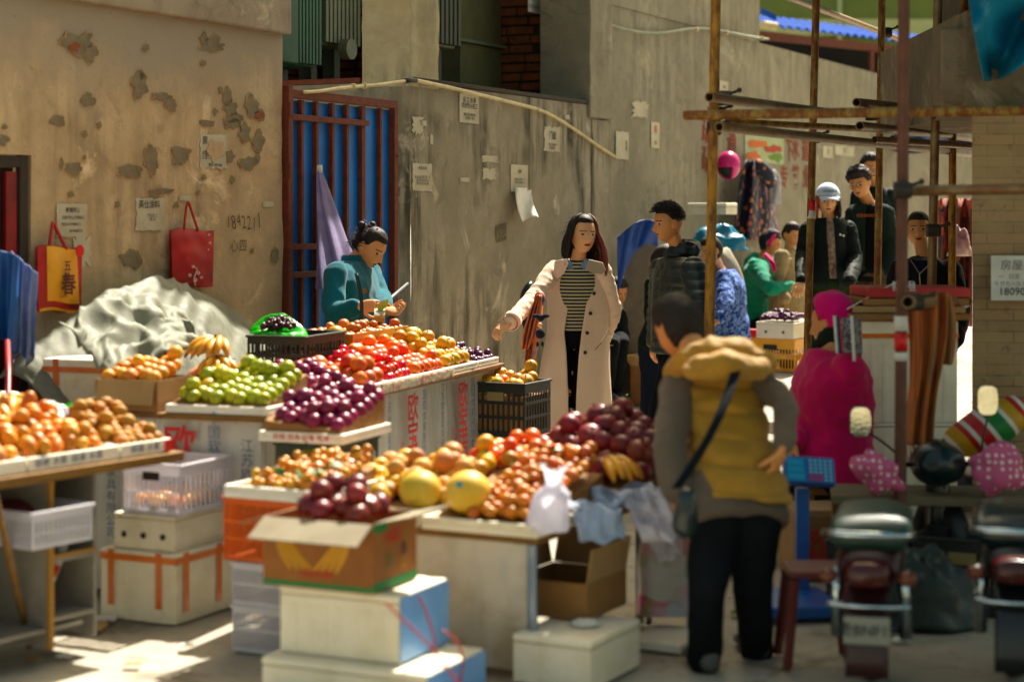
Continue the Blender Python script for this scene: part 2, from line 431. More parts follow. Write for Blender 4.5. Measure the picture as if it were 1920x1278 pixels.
for y in (468, 520):
    m = MB(); z = onw(560, y).z; m.box(onwp(gx0 + .02, z, .014), D * (gw(674) - gx0 - .03), N * .016, UP * .035); m.build('cross_bar', MRUST, gt, bevel=.002)
m = MB(); m.box(onwp(gx0 + .0, 2.15, .0), D * (gw(680) - gx0), N * .03, UP * .035); m.build('cross_bar', MRUST, gt, bevel=.002)
for z in (2.2, .55, 1.85):
    m = MB(); m.tube([onwp(gx0 - .035, z - .05, .035), onwp(gx0 - .035, z + .05, .035)], .014, 8); m.build('hinge', MRUST, gt)
m = MB(); m.tube([onwp(gx1 + .02, onw(738, 293).z, .0), onwp(gx1 - .02, onw(738, 293).z, .03)], .01, 6); m.build('latch', MRUST, gt)
# --- grey enclosure with transformers
enc = thing('transformer_enclosure', 'grey stained enclosure wall with two concrete pillars, transformers behind its parapet', 'building', onw(770, 400))
aC = wframe(onw(770, 400))[0]; aE = wframe(onw(1140, 400))[0]; zP = 2.47
m = MB(); wallpiece(m, aC, aE, -.05, zP, 0, 0, False, 70, 40)
def sidefn(u, v):
    p = onwp(aC, -.05 + (zP + .05) * v, 0) + L * (2.2 * u); return p + D * (.006 * noise.noise(V((u * 6, v * 6, 3))))
m.grid(sidefn, 30, 40)
m.box(onwp(aC + .01, zP - .12, -2.6), D * (aE - aC - .02), N * 2.592, UP * .10)
m.build('wall', MGRAY, enc)
m = MB()    # worn pillar at the corner
def pillar(mb, a0, a1, offb, z0, z1, seed, proud=.006):
    n = 26; secs = []
    for i in range(n + 1):
        z = z0 + (z1 - z0) * i / n; j = lambda k: .014 * noise.noise(V((z * 4, k, seed))) + .007 * noise.noise(V((z * 15, k, seed)))
        secs.append([onwp(a0 + j(1), z, proud + j(2)), onwp(a1 + j(3), z, proud + j(4)), onwp(a1 + j(5), z, offb), onwp(a0 + j(6), z, offb)])
    vs = [p for s_ in secs for p in s_]
    mb.add(vs, [(i * 4 + k, i * 4 + (k + 1) % 4, (i + 1) * 4 + (k + 1) % 4, (i + 1) * 4 + k) for i in range(n) for k in range(4)] + [(3, 2, 1, 0), tuple(n * 4 + k for k in range(4))])
pillar(m, aC - .008, wframe(onw(822, 100))[0], -.37, zP - .03, 4.2, 3)
m.build('pillar', MPIL, enc, bevel=.008)
m = MB(); pillar(m, wframe(onw(1101, 100))[0], aE + .03, -.42, zP - .10, 4.2, 8, .03)
m.build('pillar', MFAR, enc, bevel=.01)
m = MB(); pillar(m, wframe(onw(1108, 100))[0], aE + .03, -.3, -.05, zP - .11, 12, .015)
m.build('pillar', MGRAY, enc, bevel=.01)
# parapet debris strip and timber edge
m = MB(); m.box(onwp(aC + .02, zP + .004, -.16), D * (aE - aC - .2), N * .17, UP * .03); m.build('parapet_edge', MDARK, enc, bevel=.005)
m = MB(); m.box(onwp(aC - .01, zP + .003, .0) + L * .38, L * 1.4, D * .12, UP * .035); m.build('parapet_edge', MRUST, enc, bevel=.004)
# back brick wall of the recess: courses of individual irregular bricks in one mesh
m = MB(); m.box(onwp(aC - .5, zP - .1, -2.7), D * 7, N * .06, UP * 2.2); m.build('back_wall', MMORT, enc)
m = MB(); z = zP
while z < 4.0:
    a = aC - .5 + R() * .1
    while a < aC + 6:
        l_ = U_(.17, .27); m.box(onwp(a, z, -2.64), D * l_, N * U_(.02, .045), UP * .058); a += l_ + .02
    z += .078
bw = m.build('brickwork', MBRK, enc)
m = MB(); m.box(onwp(aE - .12, zP - .02, -2.7), D * .1, N * 2.27, UP * 2.1); m.build('end_wall', MMORT, enc)
m = MB(); z = zP
while z < 4.1:
    o_ = -2.6 + R() * .1
    while o_ < -.62:
        l_ = min(U_(.17, .27), -.45 - o_); m.box(onwp(aE - .12 - U_(.015, .04), z, o_), D * .05, N * l_, UP * .058); o_ += l_ + .02
    z += .078
m.build('end_brickwork', MBRK, enc)
m = MB(); m.box(onwp(aC - .55, zP - .1, -2.75), D * .3, N * .9, UP * 2.0); m.build('inner_wall', MMORT, enc)
m = MB(); m.box(onwp(aC - .6, 4.2, -2.8), D * (aE - aC + .7), N * 2.9, UP * .12); m.build('added_roof', MFAR, enc)  # unseen roof, added to block the sky and keep the recess dark
def fins(mb, a0, a1, off, z0, z1, n, dp=.05, mi=0):
    for i in range(n):
        a = a0 + (a1 - a0) * (i + .5) / n
        mb.box(onwp(a - (a1 - a0) / n * .3, z0, off), D * ((a1 - a0) / n * .6), N * dp, UP * (z1 - z0), mi)
def unit(name, label, x0, x1, ybot, off, mat, finmat, dp=.3, ncount=8, split=0.0, cap=False):
    a0 = wframe(onw(x0, 100, off))[0]; a1 = wframe(onw(x1, 100, off))[0]; zb = onw((x0 + x1) / 2, ybot, off).z
    o = thing(name, label, 'transformer', onwp((a0 + a1) / 2, zb, off))
    m = MB(); m.box(onwp(a0, zb, off - dp), D * (a1 - a0), N * (dp - .06), UP * 1.25); m.build('housing', mat, o, bevel=.01)
    m = MB(); fins(m, a0 + (a1 - a0) * split, a1, off - .058, zb + .02, zb + 1.2, ncount, .058); m.build('cooling_fins', finmat, o)
    if split: 
        m = MB(); m.box(onwp(a0, zb + .01, off - .058), D * ((a1 - a0) * split), N * .055, UP * 1.2); m.build('plain_panel', mat, o, bevel=.004)
    m = MB(); m.box(onwp(a0 + .05, zP, off - dp + .05), D * .08, N * .1, UP * (zb - zP - .001)); m.build('support', MGRYD, o); m = MB(); m.box(onwp(a1 - .13, zP, off - dp + .05), D * .08, N * .1, UP * (zb - zP - .001)); m.build('support', MGRYD, o)
    if cap:
        m = MB(); c_ = onwp((a0 + a1) / 2 + .0, zb - .02, off + .0); m.tube([c_, c_ + N * .07], .075, 20); m.build('drum_cap', MGRYM, o)
    return o
unit('transformer', 'dark green cabinet with deep vertical fins beside the plaster wall top', 528, 604, 123, -.9, MGRN, MGRN, .4, 7, .42)
unit('transformer', 'pale grey finned radiator unit left of the rough corner pillar', 610, 677, 88, -1.0, MGRYM, MGRYM, .3, 9, 0, True)
unit('transformer', 'grey finned unit right beside the rough corner pillar', 818, 866, 88, -.6, MGRYM, MGRYD, .3, 6)
unit('transformer', 'narrow dark finned unit at the right of the plain grey box', 938, 966, 100, -1.2, MGRYD, MGRYD, .3, 6)
o = thing('equipment_box', 'plain grey metal box with a projecting rim between two finned units', 'box', onw(905, 140, -.9))
a0, a1 = wframe(onw(864, 100, -.9))[0], wframe(onw(940, 100, -.9))[0]
m = MB(); m.box(onwp(a0, zP, -1.4), D * (a1 - a0), N * .5, UP * .5); m.box(onwp(a0, zP + .53, -1.4), D * (a1 - a0), N * .5, UP * 1.1); m.build('casing', M('casing', '6a6a4e', .55, '5a5a42'), o, bevel=.006)
m = MB(); m.box(onwp(a0 - .08, zP + .502, -1.42), D * (a1 - a0 + .16), N * .56, UP * .026); m.build('rim', MGRYM, o, bevel=.003)
# hanging notice board between box and pillar
MPAP = M('paper', 'b9b3a0', .85, 'a39b86', 7, .2); MPAPW = M('paper_white', 'd8d6cf', .8, 'c4c2ba', 7, .2); MINK = M('ink', '2a2a30', .8); MINKG = M('ink_grey', '5e5c58', .8)
MINKR = M('ink_red', '8f2a22', .8)
sg = thing('notice_plate', 'small white notice plate under the roof beside the second pillar', 'sign', onw(1003, 20, -.5))
m = MB(); pa = onw(990, 22, -.5); 
m.box(pa, D * (onw(1014, 22, -.5) - pa).dot(D), N * .004, UP * .22); m.build('plate', MPAPW, sg)
lettering('止步 高压危险', onw(1002, 14, -.49), D, UP, .035, MINK, sg)
# PVC pipe
pp = [onw(x, y, .03) for x, y in ((570, 173), (600, 171), (640, 165), (700, 160), (745, 154), (772, 151))]
pp2 = [onw(x, y, .03) for x, y in ((780, 151), (850, 166), (920, 183), (1003, 204), (1040, 220), (1080, 245), (1120, 273), (1152, 294))]
o = thing('drain_pipe', 'cream plastic pipe bending over the corner of the grey wall', 'pipe', pp2[0])
m = MB(); m.limb(pp[:], .012, 10); m.build('pipe_run', MPVC, o, smooth=True)
m = MB(); m.limb(pp2, .014, 10); m.build('pipe_run', MPVC, o, smooth=True)
m = MB(); m.tube([pp[-1] + (pp[-2] - pp[-1]) * .5, pp[-1] + UP * .003, pp2[0]], .017, 10); m.build('black_sleeve', MBLK, o, smooth=True)
for x, y in ((662, 162), (683, 161), (1007, 205)):
    m = MB(); p = onw(x, y, .03); m.tube([p - D * .008, p + D * .008], .02, 12); m.build('clip', MPVC, o)
# --- far wall
fw = thing('far_wall', 'long grey plaster wall running behind the scaffolding', 'wall', onwp(aE + 3, 0))
a3 = wframe(onw(1430, 80))[0]; zF = 3.34
m = MB(); wallpiece(m, aE + .031, a3 + 22, -.05, zF, -.05, 0, False, 160, 30)
m.box(onwp(aE + .04, -.1, -.4), D * (a3 + 22 - aE - .04), N * .34, UP * (zF + .098))
wallpiece(m, aE + .031, a3, zF - .004, 4.6, -.035, 0, False, 30, 16)
m.box(onwp(aE + .04, zF, -.4), D * (a3 - aE - .045), N * .362, UP * 1.25)
m.build('wall', MFAR, fw)
cb = thing('cable_conduit', 'grey sagging conduit clipped along the upper far wall', 'cable', onw(1140, 46, .02))
m = MB(); m.limb([onw(x, y, .0) for x, y in ((1141, 46), (1165, 54), (1200, 61), (1245, 62), (1300, 54), (1345, 57), (1400, 68), (1440, 74))], .014, 8); m.build('conduit', MGRYM, cb, smooth=True)
for x, y in ((1305, 55), (1362, 61), (1428, 72)):
    m = MB(); p = onw(x, y); m.tube([p - D * .015, p + D * .015], .022, 10); m.build('clip', MPVC, cb)
# blue corrugated lean-to roof behind the far wall, and the green building beyond
lr = thing('lean_to_shed', 'dark shed with a blue corrugated roof behind the far wall', 'shed', onwp(a3 + 3, 0, -3))
MBR = M('blue_roof', '0b4a9c', .9, '083a80', 6, spec=.1)
rp0, rp1 = P(1425, 47, 150), P(1900, 103, 118); e = (rp1 - rp0)
m = MB()
def rf(u, v):
    p = rp0 + e * u + V((-.25, 1.0, .30)) * (v * .75)
    return p + UP * (.02 * math.sin(u * 220))
m.grid(rf, 400, 2); m.build('corrugated_roof', MBR, lr, solid=.01)
m = MB(); m.box(rp0 - UP * .17, e, V((-.03, .1, 0)), UP * .1); m.build('eaves_beam', MRUST, lr)
m = MB(); m.box(rp0 - UP * .9 + V((-.2, .8, 0)), e, V((-.05, .2, 0)), UP * .9); m.build('shade_panel', M('shed_shade', '14120f', .9), lr)  # near-black panel stands for the shade in the gap under the roof
for u in (.38, .62):
    m = MB(); m.box(rp0 - UP * .9 + e * u, e * .012, V((-.02, .07, 0)), UP * .74); m.build('post', MRUST, lr)
pg = thing('corrugated_sheet_end', 'pale rolled sheet and blue strip lying on the end of the shed roof', 'sheet', P(1440, 50, 151))
m = MB(); m.tube([P(1430, 46, 151), P(1455, 50, 150)], .05, 12); m.build('roll', MPVC, pg)
m = MB(); m.box(P(1428, 24, 151), (P(1456, 38, 148) - P(1428, 24, 151)), V((0, .1, 0)), UP * .06); m.build('blue_strip', MBR, pg)
gb = thing('green_building', 'pale green rendered building high behind the blue shed roof', 'building', P(1700, 0, 90))
m = MB(); m.box(V((3.5, 40, -.5)), V((26, 0, 0)), V((0, 1, 0)), UP * 14); m.build('wall', M('green_render', '747d48', .9, '687344', 2, .2), gb)
m = MB(); m.box(V((3.45, 39.9, 5.4)), V((26, 0, 0)), V((0, .09, 0)), UP * .35); m.build('band', M('pale_band', 'b9bb8a', .8), gb)
for x in (7.0, 9.6):
    m = MB(); m.tube([V((x, 39.85, 5.1)), V((x, 39.85, 12))], .05, 8); m.build('downpipe', M('pale_pipe', 'a8b08a', .5), gb)
# --- right brick building
t = NT('narrow_brick'); c = t.co((1, 1, 1))
bt = t.new('ShaderNodeTexBrick'); bt.inputs['Scale'].default_value = 1; bt.inputs['Brick Width'].default_value = .24; bt.inputs['Row Height'].default_value = .052
bt.inputs['Mortar Size'].default_value = .003; bt.inputs['Color1'].default_value = (.34, .20, .09, 1); bt.inputs['Color2'].default_value = (.24, .15, .07, 1); bt.inputs['Mortar'].default_value = (.10, .08, .05, 1)
bt.inputs['Bias'].default_value = 0
sx = t.new('ShaderNodeSeparateXYZ'); cxn = t.new('ShaderNodeCombineXYZ'); t.ln(c, sx.inputs[0])
ad = t.new('ShaderNodeMath', operation='ADD'); t.ln(sx.outputs[0], ad.inputs[0]); t.ln(sx.outputs[1], ad.inputs[1]); t.ln(ad.outputs[0], cxn.inputs[0]); t.ln(sx.outputs[2], cxn.inputs[1]); t.ln(cxn.outputs[0], bt.inputs['Vector'])
col = t.mix(t.fr(t.noise(c, 3, 5), .4, .7), bt.outputs['Color'], (.36, .25, .12, 1))
col = t.mix(t.fr(t.noise(c, 9, 5, .7), .6, .72), col, (.10, .075, .04, 1))
t.set(.75, 0, .4, col); t.bump(bt.outputs['Fac'], -.4, .004); MNB = t.m
rb = thing('brick_building', 'brown narrow brick building corner at the right edge under a concrete beam', 'building', P(1870, 1100, 395))
m = MB(); p0 = P(1822, 400, 395); p0.z = 0
m.box(p0, V((3.2, -.12, 0)), V((1.3, 3.2, 0)), UP * (EYE + (400 - 205) / 395)); m.build('wall', MNB, rb, bevel=.01)
MCON = plaster('concrete_beam', (.17, .13, .08), (.23, .18, .115), (.30, .24, .16), .3)
m = MB(); p1 = P(1762, 400, 380); p1.z = EYE + (400 - 193) / 380
m.box(p1, V((3.4, -.12, 0)), V((.45, 1.0, 0)), UP * (143 / 380)); m.build('concrete_beam', MCON, rb, bevel=.02)
m = MB(); m.box(p1 + V((.5, .15, 143 / 380)), V((2.9, 0, 0)), V((.05, 2.4, 0)), UP * 1.6); m.build('upper_wall', MCON, rb)
m = MB(); m.box(p0 + V((.05, .3, EYE + (400 - 205) / 395)), V((3, 0, 0)), V((.05, 2.4, 0)), UP * .5); m.build('inner_lintel', MCON, rb)
sg = thing('rental_notice', 'white paper rental notice with a phone number on the brown brick wall', 'notice', P(1905, 562, 397))
m = MB(); q0 = P(1858, 563, 398.5); m.box(q0, V((.34, -.0128, 0)), V((0, -.003, 0)), UP * .21); m.build('sheet', MPAPW, sg)
rt = V((1, -.0375, 0)).normalized(); on = lambda x, y: P(x, y, 400.5)
lettering('房屋出租', on(1876, 498), rt, UP, .052, MINKG, sg, align='LEFT')
lettering('一   四室', on(1872, 519), rt, UP, .026, MINKG, sg, align='LEFT')
lettering('今 拎包入住 先', on(1863, 532), rt, UP, .024, MINKG, sg, align='LEFT')
lettering('18090488', on(1872, 547), rt, UP, .05, MINK, sg, align='LEFT', bold=.01)
# blue tarp over the scaffold, unseen spread shaped for shade, loose corner in view
MTARP = thin('blue_tarp', '0a86a8', .45, .15, '067a9e', 4, .4, 14)
ct = thing('blue_tarp_canopy', 'turquoise blue tarp draped over the scaffold with its loose corner hanging at top right', 'tarp', V((3, 10, 3.2)))
m = MB()
def cf(u, v):
    x = 1.05 + 5.2 * u + .35 * v; y = 8.3 + 5.4 * v
    return V((x, y, 3.28 + .10 * noise.noise(V((x * .9, y * .9, 0))) + .1 * u))
m.grid(cf, 40, 40); m.build('sheet', MTARP, ct, smooth=True, solid=.006)
m = MB(); m.grid(lambda u, v: V((1.75 + 5.2 * u, 4.6 + 3.66 * v, 3.25 + .10 * noise.noise(V((u * 4, v * 4, 5))) + .1 * u)), 30, 30); m.build('shade_sheet', MTARP, ct, smooth=True, solid=.006)  # unseen second sheet, added to cut sky light on the right foreground
m = MB()
def hang(u, v):
    xt = 1800 + 170 * u; sdp = 395
    yb = 152 - 55 * u + 12 * math.sin(u * 5)
    xl = xt + (26 * v + 20 * v * v if u < .15 else 26 * v + 10 * v * v) * (1 - u)
    y = -130 + (yb + 130) * v
    return P(xl, y, sdp + 10 * noise.noise(V((u * 3, v * 4, 1))) - 10 * math.sin(v * 7 + u * 4))
m.grid(hang, 30, 40); m.build('loose_corner', MTARP, ct, smooth=True, solid=.005)
# ======================= scaffold =======================
MSCY = M('scaffold_yellow', 'a07814', .6, '5c3d12', 22, .3, 60, stretch=(1, 1, .35), lo=.42, hi=.6)
MSCR_ = M('scaffold_rust', '6d4220', .7, '8f7a48', 26, .3, 60, stretch=(1, 1, .4), lo=.45, hi=.62)
MSCB = M('scaffold_brown', '4a2c22', .6, '5f3b2c', 14, .2)
MSCG = M('scaffold_grey', '85765a', .45, '6b4a2e', 12, .2, metal=.3)
MCL = M('coupler', '2a2620', .7)
def pole(label, xa, ya, sa, xb, yb, sb, mat, r=.024, group='scaffold tubes'):
    a = P(xa, ya, sa); b = P(xb, yb, sb)
    t_ = (b - a).normalized(); q = t_.orthogonal().normalized(); q2 = t_.cross(q)
    m = MB(); n = 20; vs = []; fs = []
    for (c_, rr) in ((a, r), (b, r), (b, r * .78), (a, r * .78)):
        for i in range(n): vs.append(c_ + (q * math.cos(6.2832 * i / n) + q2 * math.sin(6.2832 * i / n)) * rr)
    for k in range(4):
        for i in range(n):
            fs.append((k * n + i, k * n + (i + 1) % n, ((k + 1) % 4) * n + (i + 1) % n, ((k + 1) % 4) * n + i))
    m.add(vs, fs)
    o = m.build('scaffold_tube', mat, None, smooth=True, label=label, cat='scaffold tube')
    o.modifiers.new('e', 'EDGE_SPLIT').split_angle = .8
    return o
def yg(s): return HY + (EYE - gz(F / s)) * s     # photo row of the ground at that scale
pole('upright yellow scaffold tube standing before the dark jacketed man', 1344, -90, 390, 1322, yg(390), 390, MSCY)
pole('upright rusty scaffold tube at the left shoulder of the cap girl', 1532, -60, 300, 1508, yg(300), 300, MSCR_)
pole('upright speckled tube in front of the bareheaded young man', 1655, -60, 285, 1640, yg(285), 285, MSCR_)
pole('nearest brown upright tube, carrying the hanging brown shawl', 1696, -100, 455, 1686, yg(455), 455, MSCB)
pole('upright tube with a coupler at its foot before the black jacketed woman', 1760, -60, 350, 1742, 760, 350, MSCG, .024)
pole('upright speckled tube nearest the brick building corner', 1788, -60, 300, 1783, yg(300), 300, MSCY)
pole('short upright tube behind the beam, top right', 1808, -60, 330, 1806, 62, 330, MSCR_)
pole('long level rusty tube crossing all uprights at head height', 1282, 216, 398, 2000, 206, 420, MSCR_)
pole('pale tube with an open end above the long level tube', 1330, 182, 400, 1560, 212, 340, MSCG)
pole('long tube with an open end below the long level tube', 1348, 238, 405, 1840, 290, 285, MSCG)
pole('thin tube sloping just above the lower long tube', 1365, 228, 380, 1700, 246, 310, MSCY, .018)
pole('tube descending from the top edge towards the brick corner', 1470, -8, 300, 1756, 100, 180, MSCG, .024)
pole('open ended tube in the middle, upper of two', 1606, 192, 350, 1850, 217, 280, MSCG)
pole('open ended tube in the middle, lower of two', 1612, 236, 350, 1850, 262, 280, MSCG)
pole('short tube behind reaching the brick corner at chest height', 1696, 358, 450, 1925, 354, 470, MSCG, .022)
pole('stub tube poking forward under the hanging shawl', 1702, 566, 470, 1812, 566, 380, MSCG, .027)
pole('thin tube seen through the lower long tubes', 1640, 262, 340, 1830, 274, 310, MSCG, .02)
def coupler(label, x, y, s):
    o = thing('scaffold_coupler', label, 'coupler', P(x, y, s) - UP * .04, group='couplers clamping the scaffold tubes')
    c_ = P(x, y, s)
    m = MB(); m.tube([c_ - UP * .035, c_ + UP * .035], .034, 14); m.build('clamp_body', MCL, o, bevel=.004)
    m = MB(); m.tube([c_ + V((-.035, -.03, 0)), c_ + V((.035, -.03, 0))], .033, 14); m.build('clamp_jaw', MCL, o, bevel=.004)
    m = MB(); m.tube([c_ + V((.03, -.03, .02)), c_ + V((.075, -.05, .035))], .007, 8); m.sph(c_ + V((.072, -.05, .035)), .013, 8, 6); m.build('bolt', MCL, o)
for lb_, x, y, s in (('coupler clamping the long level tube to the yellow upright', 1340, 213, 385), ('coupler clamping the lower open ended tube to the yellow upright', 1338, 240, 388),
        ('coupler clamping the upper open ended tube to the yellow upright', 1356, 184, 388), ('coupler on the second upright under the long level tube', 1528, 258, 298),
        ('coupler holding the sloping top tube to the third upright', 1660, 62, 282), ('coupler between the two middle open ended tubes', 1634, 214, 345), ('coupler of the third upright low on the sloping tubes', 1650, 268, 283),
        ('coupler joining the level tube to the grey upright', 1757, 212, 352), ('coupler beside the brick building corner', 1786, 240, 302), ('coupler high above the shawl on the grey upright', 1748, 432, 356),
        ('coupler on the nearest brown upright at the level of faces', 1690, 357, 458), ('coupler at the stub tube under the shawl', 1712, 566, 462), ('coupler behind the shawl on the right', 1778, 566, 385)):
    coupler(lb_, x, y, s)
# red and white tape round the second upright
tp = thing('barrier_tape', 'red and white tape wrapped round the rusty upright by the cap girl', 'tape', P(1522, 410, 300))
m = MB(); m.tube([P(1522, 394, 300), P(1522, 375, 300)], .028, 16); m.build('red_wrap', M('tape_red', 'c01818', .4), tp, smooth=True)
m = MB(); m.tube([P(1521, 410, 300), P(1522, 394.5, 300)], .0275, 16); m.build('white_wrap', MPAPW, tp, smooth=True)
tp = thing('barrier_tape', 'red and white striped tape tied on the nearest brown upright above the boxes', 'tape', P(1690, 680, 455))
for y0, y1, mm in ((592, 620, MPAPW), (624, 656, MATS['tape_red']), (660, 676, MPAPW)):
    m = MB(); m.tube([P(1689, y1, 455), P(1689, y0, 455)], .028, 16); m.build('tape_band', mm, tp, smooth=True)
# ======================= fruit =======================
def fruit_mat(name, c, c2, rough=.3, sc_=14, lo=.4, hi=.7, top=None, sss=.0):
    t = NT(name); co = t.co(rnd=True)
    col = t.mix(t.fr(t.noise(co, sc_, 4, .6), lo, hi), lin(c), lin(c2))
    if top:
        n = t.new('ShaderNodeTexCoord'); sx = t.new('ShaderNodeSeparateXYZ'); t.ln(n.outputs['Generated'], sx.inputs[0])
        col = t.mix(t.fr(sx.outputs[2], .8, 1.0), col, lin(top))
    oi = t.new('ShaderNodeObjectInfo'); hs = t.new('ShaderNodeHueSaturation'); t.ln(col, hs.inputs['Color'])
    mr = t.new('ShaderNodeMapRange'); mr.inputs[3].default_value = .75; mr.inputs[4].default_value = 1.2; t.ln(oi.outputs['Random'], mr.inputs[0]); t.ln(mr.outputs[0], hs.inputs['Value'])
    m2 = t.new('ShaderNodeMath', operation='FRACT'); m3 = t.new('ShaderNodeMath', operation='MULTIPLY'); m3.inputs[1].default_value = 7.3; t.ln(oi.outputs['Random'], m3.inputs[0]); t.ln(m3.outputs[0], m2.inputs[0])
    mh = t.new('ShaderNodeMapRange'); mh.inputs[3].default_value = .487; mh.inputs[4].default_value = .514; t.ln(m2.outputs[0], mh.inputs[0]); t.ln(mh.outputs[0], hs.inputs['Hue'])
    t.set(rough + .1, 0, .32, hs.outputs[0], Coat_Weight=.08, Coat_Roughness=.3)
    if sss: t.b.inputs['Subsurface Weight'].default_value = sss; t.b.inputs['Subsurface Radius'].default_value = (.01, .006, .002)
    t.bump(t.noise(co, 90, 2), .12, .002)
    MATS[name] = t.m
    return t.m
MSTEM = M('stem', '4c4020', .8)
def fruit_proto(name, mat, r, sx=1, sz=1, dip=.12, neck=0, stem=False, nu=18, nv=12, lump=0):
    m = MB(); vs = []; fs = []
    for j in range(nv + 1):
        t = math.pi * j / nv; st, ct = math.sin(t), math.cos(t)
        z = ct * sz; q = st
        z -= dip * math.exp(-(t / .35) ** 2); z += dip * .6 * math.exp(-((math.pi - t) / .3) ** 2)
        if neck: q *= 1 - neck * max(0, ct) ** 1.5; z += neck * .5 * max(0, ct)
        for i in range(nu):
            p = 2 * math.pi * i / nu
            k = q * (1 + lump * math.cos(5 * p) * .5 + lump * noise.noise(V((math.cos(p), math.sin(p), z)) * 1.4))
            vs.append(V((k * sx * math.cos(p), k * sx * math.sin(p), z)) * r)
    for j in range(nv):
        for i in range(nu):
            fs.append((j * nu + i, (j + 1) * nu + i, (j + 1) * nu + (i + 1) % nu, j * nu + (i + 1) % nu))
    m.add(vs, fs)
    if stem: m.tube([V((0, 0, (sz - dip - .05) * r)), V((.1 * r, 0, (sz + .25) * r))], r * .07, 6, 1)
    me = m.mesh(name, [mat, MSTEM], V((0, 0, 0)), True)
    me['r'] = r
    return me
FR = {}
def F_(key, *a, **k): FR[key] = (key, fruit_proto(key, *a, **k)); return FR[key]
F_('guava', fruit_mat('guava_skin', '84901c', 'b4a83a', .3, 10, .42, .7, '6a7c18'), .032, 1, .95, .08, stem=True)
F_('passion_fruit', fruit_mat('passion_skin', '6a1a3c', '8c2c50', .3, 12, .5, .8), .029, 1, 1.05, .03)
F_('pomegranate', fruit_mat('pomegranate_skin', 'b24a1c', 'c9852c', .35, 9, .4, .7), .044, 1, .92, -.05, lump=.04)
F_('tomato', fruit_mat('tomato_skin', 'c0150c', 'cf2a12', .18, 5), .027, 1, .9, .1, stem=True)
F_('orange', fruit_mat('orange_skin', 'cc5a0c', 'da7a10', .32, 30), .034, 1, .95, .06)
F_('mandarin', fruit_mat('mandarin_skin', 'b0640c', 'a87e14', .38, 8), .027, 1, .82, .1)
F_('pear', fruit_mat('pear_skin', 'b98a22', 'c8a548', .4, 12, top='8a6a22'), .036, 1, .92, .1, stem=True)
F_('loquat', fruit_mat('loquat_skin', 'c07c34', 'cf9a52', .45, 9), .030, 1, .95, .08)
F_('kiwi', fruit_mat('kiwi_skin', '94642c', 'a87c40', .6, 40), .025, 1, 1.25, .03)
F_('mango', fruit_mat('mango_skin', 'b4741a', '96501a', .3, 5, .5, .8), .034, .85, 1.35, 0, lump=.06)
F_('plum', fruit_mat('plum_skin', '44163c', '5e2350', .3, 8), .019, 1, 1, .08)
F_('apple', fruit_mat('apple_skin', '8d2a26', 'b3863e', .35, 6, .45, .7), .037, 1, .9, .14, stem=True)
F_('dark_apple', fruit_mat('dark_apple_skin', '5a1a22', '8a3a2c', .3, 7, .45, .75), .036, 1, .9, .14, stem=True)
F_('peach', fruit_mat('peach_skin', 'b48c54', 'a85a40', .6, 4, .45, .7), .038, 1, .95, .08)
F_('small_orange', fruit_mat('small_orange_skin', 'b8780c', 'b8901c', .3, 8), .019, 1, .85, .1)
NF = [0]
def one_fruit(key, p, label, group, cat=None, sc_=None, rot=None):
    name, me = FR[key]
    o = bpy.data.objects.new(name, me); COL.objects.link(o)
    o.location = p; o.rotation_euler = rot or (U_(-.9, .9), U_(-.9, .9), U_(0, 6.28)); k = sc_ or U_(.9, 1.08); o.scale = (k, k, k * U_(.95, 1.05))
    NF[0] += 1
    return tag(o, label, cat or key.replace('_', ' '), group)
def heap(key, label, group, O, ea, eb, la, lb, hf, k=1.0, tight=.96, jit=.12, extra=0, mask=None, mix=None, lie=False):
    r = FR[key][1]['r'] * k
    st = 2 * r * tight; rows = int(lb / (st * .87)) + 1; cols = int(la / st) + 1
    pts = []
    for j in range(rows):
        for i in range(cols + 1):
            a = (i + (.5 if j % 2 else 0)) * st + r; b = j * st * .87 + r
            if a > la - r * .8 or b > lb - r * .6: continue
            a += U_(-jit, jit) * r; b += U_(-jit, jit) * r
            u, v = a / la, b / lb
            if mask and not mask(u, v): continue
            pts.append((a, b, hf(u, v) + r + U_(-.12, .12) * r))
    n0 = len(pts)
    for _ in range(extra):
        a, b, z = pts[int(R() * n0)]
        if any((a + .5 * st - p[0]) ** 2 + (b + .29 * st - p[1]) ** 2 < (st * .85) ** 2 for p in pts[n0:]): continue
        if a + st > la or b + st > lb: continue
        pts.append((a + .5 * st, b + .29 * st, z + r * 1.45))
    for a, b, z in pts:
        kk = key
        if mix and R() < mix[1]: kk = mix[0]
        rot = None
        if lie: rot = (math.pi / 2 + U_(-.4, .4), U_(-.3, .3), U_(0, 6.28))
        one_fruit(kk, O + ea * a + eb * b + UP * z, label, group, sc_=k * U_(.86, 1.10), rot=rot)
def filler(mb, O, ea, eb, la, lb, hf, drop, z0=0, mi=0, n=10):
    top = lambda u, v: O + ea * (la * u) + eb * (lb * v) + UP * max(z0 + .002, hf(u, v) - drop)
    mb.grid(top, n, n, mi)
    for a in (0, 1):
        mb.grid(lambda u, v: (top(a, u) * v + (O + ea * (la * a) + eb * (lb * u) + UP * z0) * (1 - v)), n, 1, mi)
        mb.grid(lambda u, v: (top(u, a) * v + (O + ea * (la * u) + eb * (lb * a) + UP * z0) * (1 - v)), n, 1, mi)
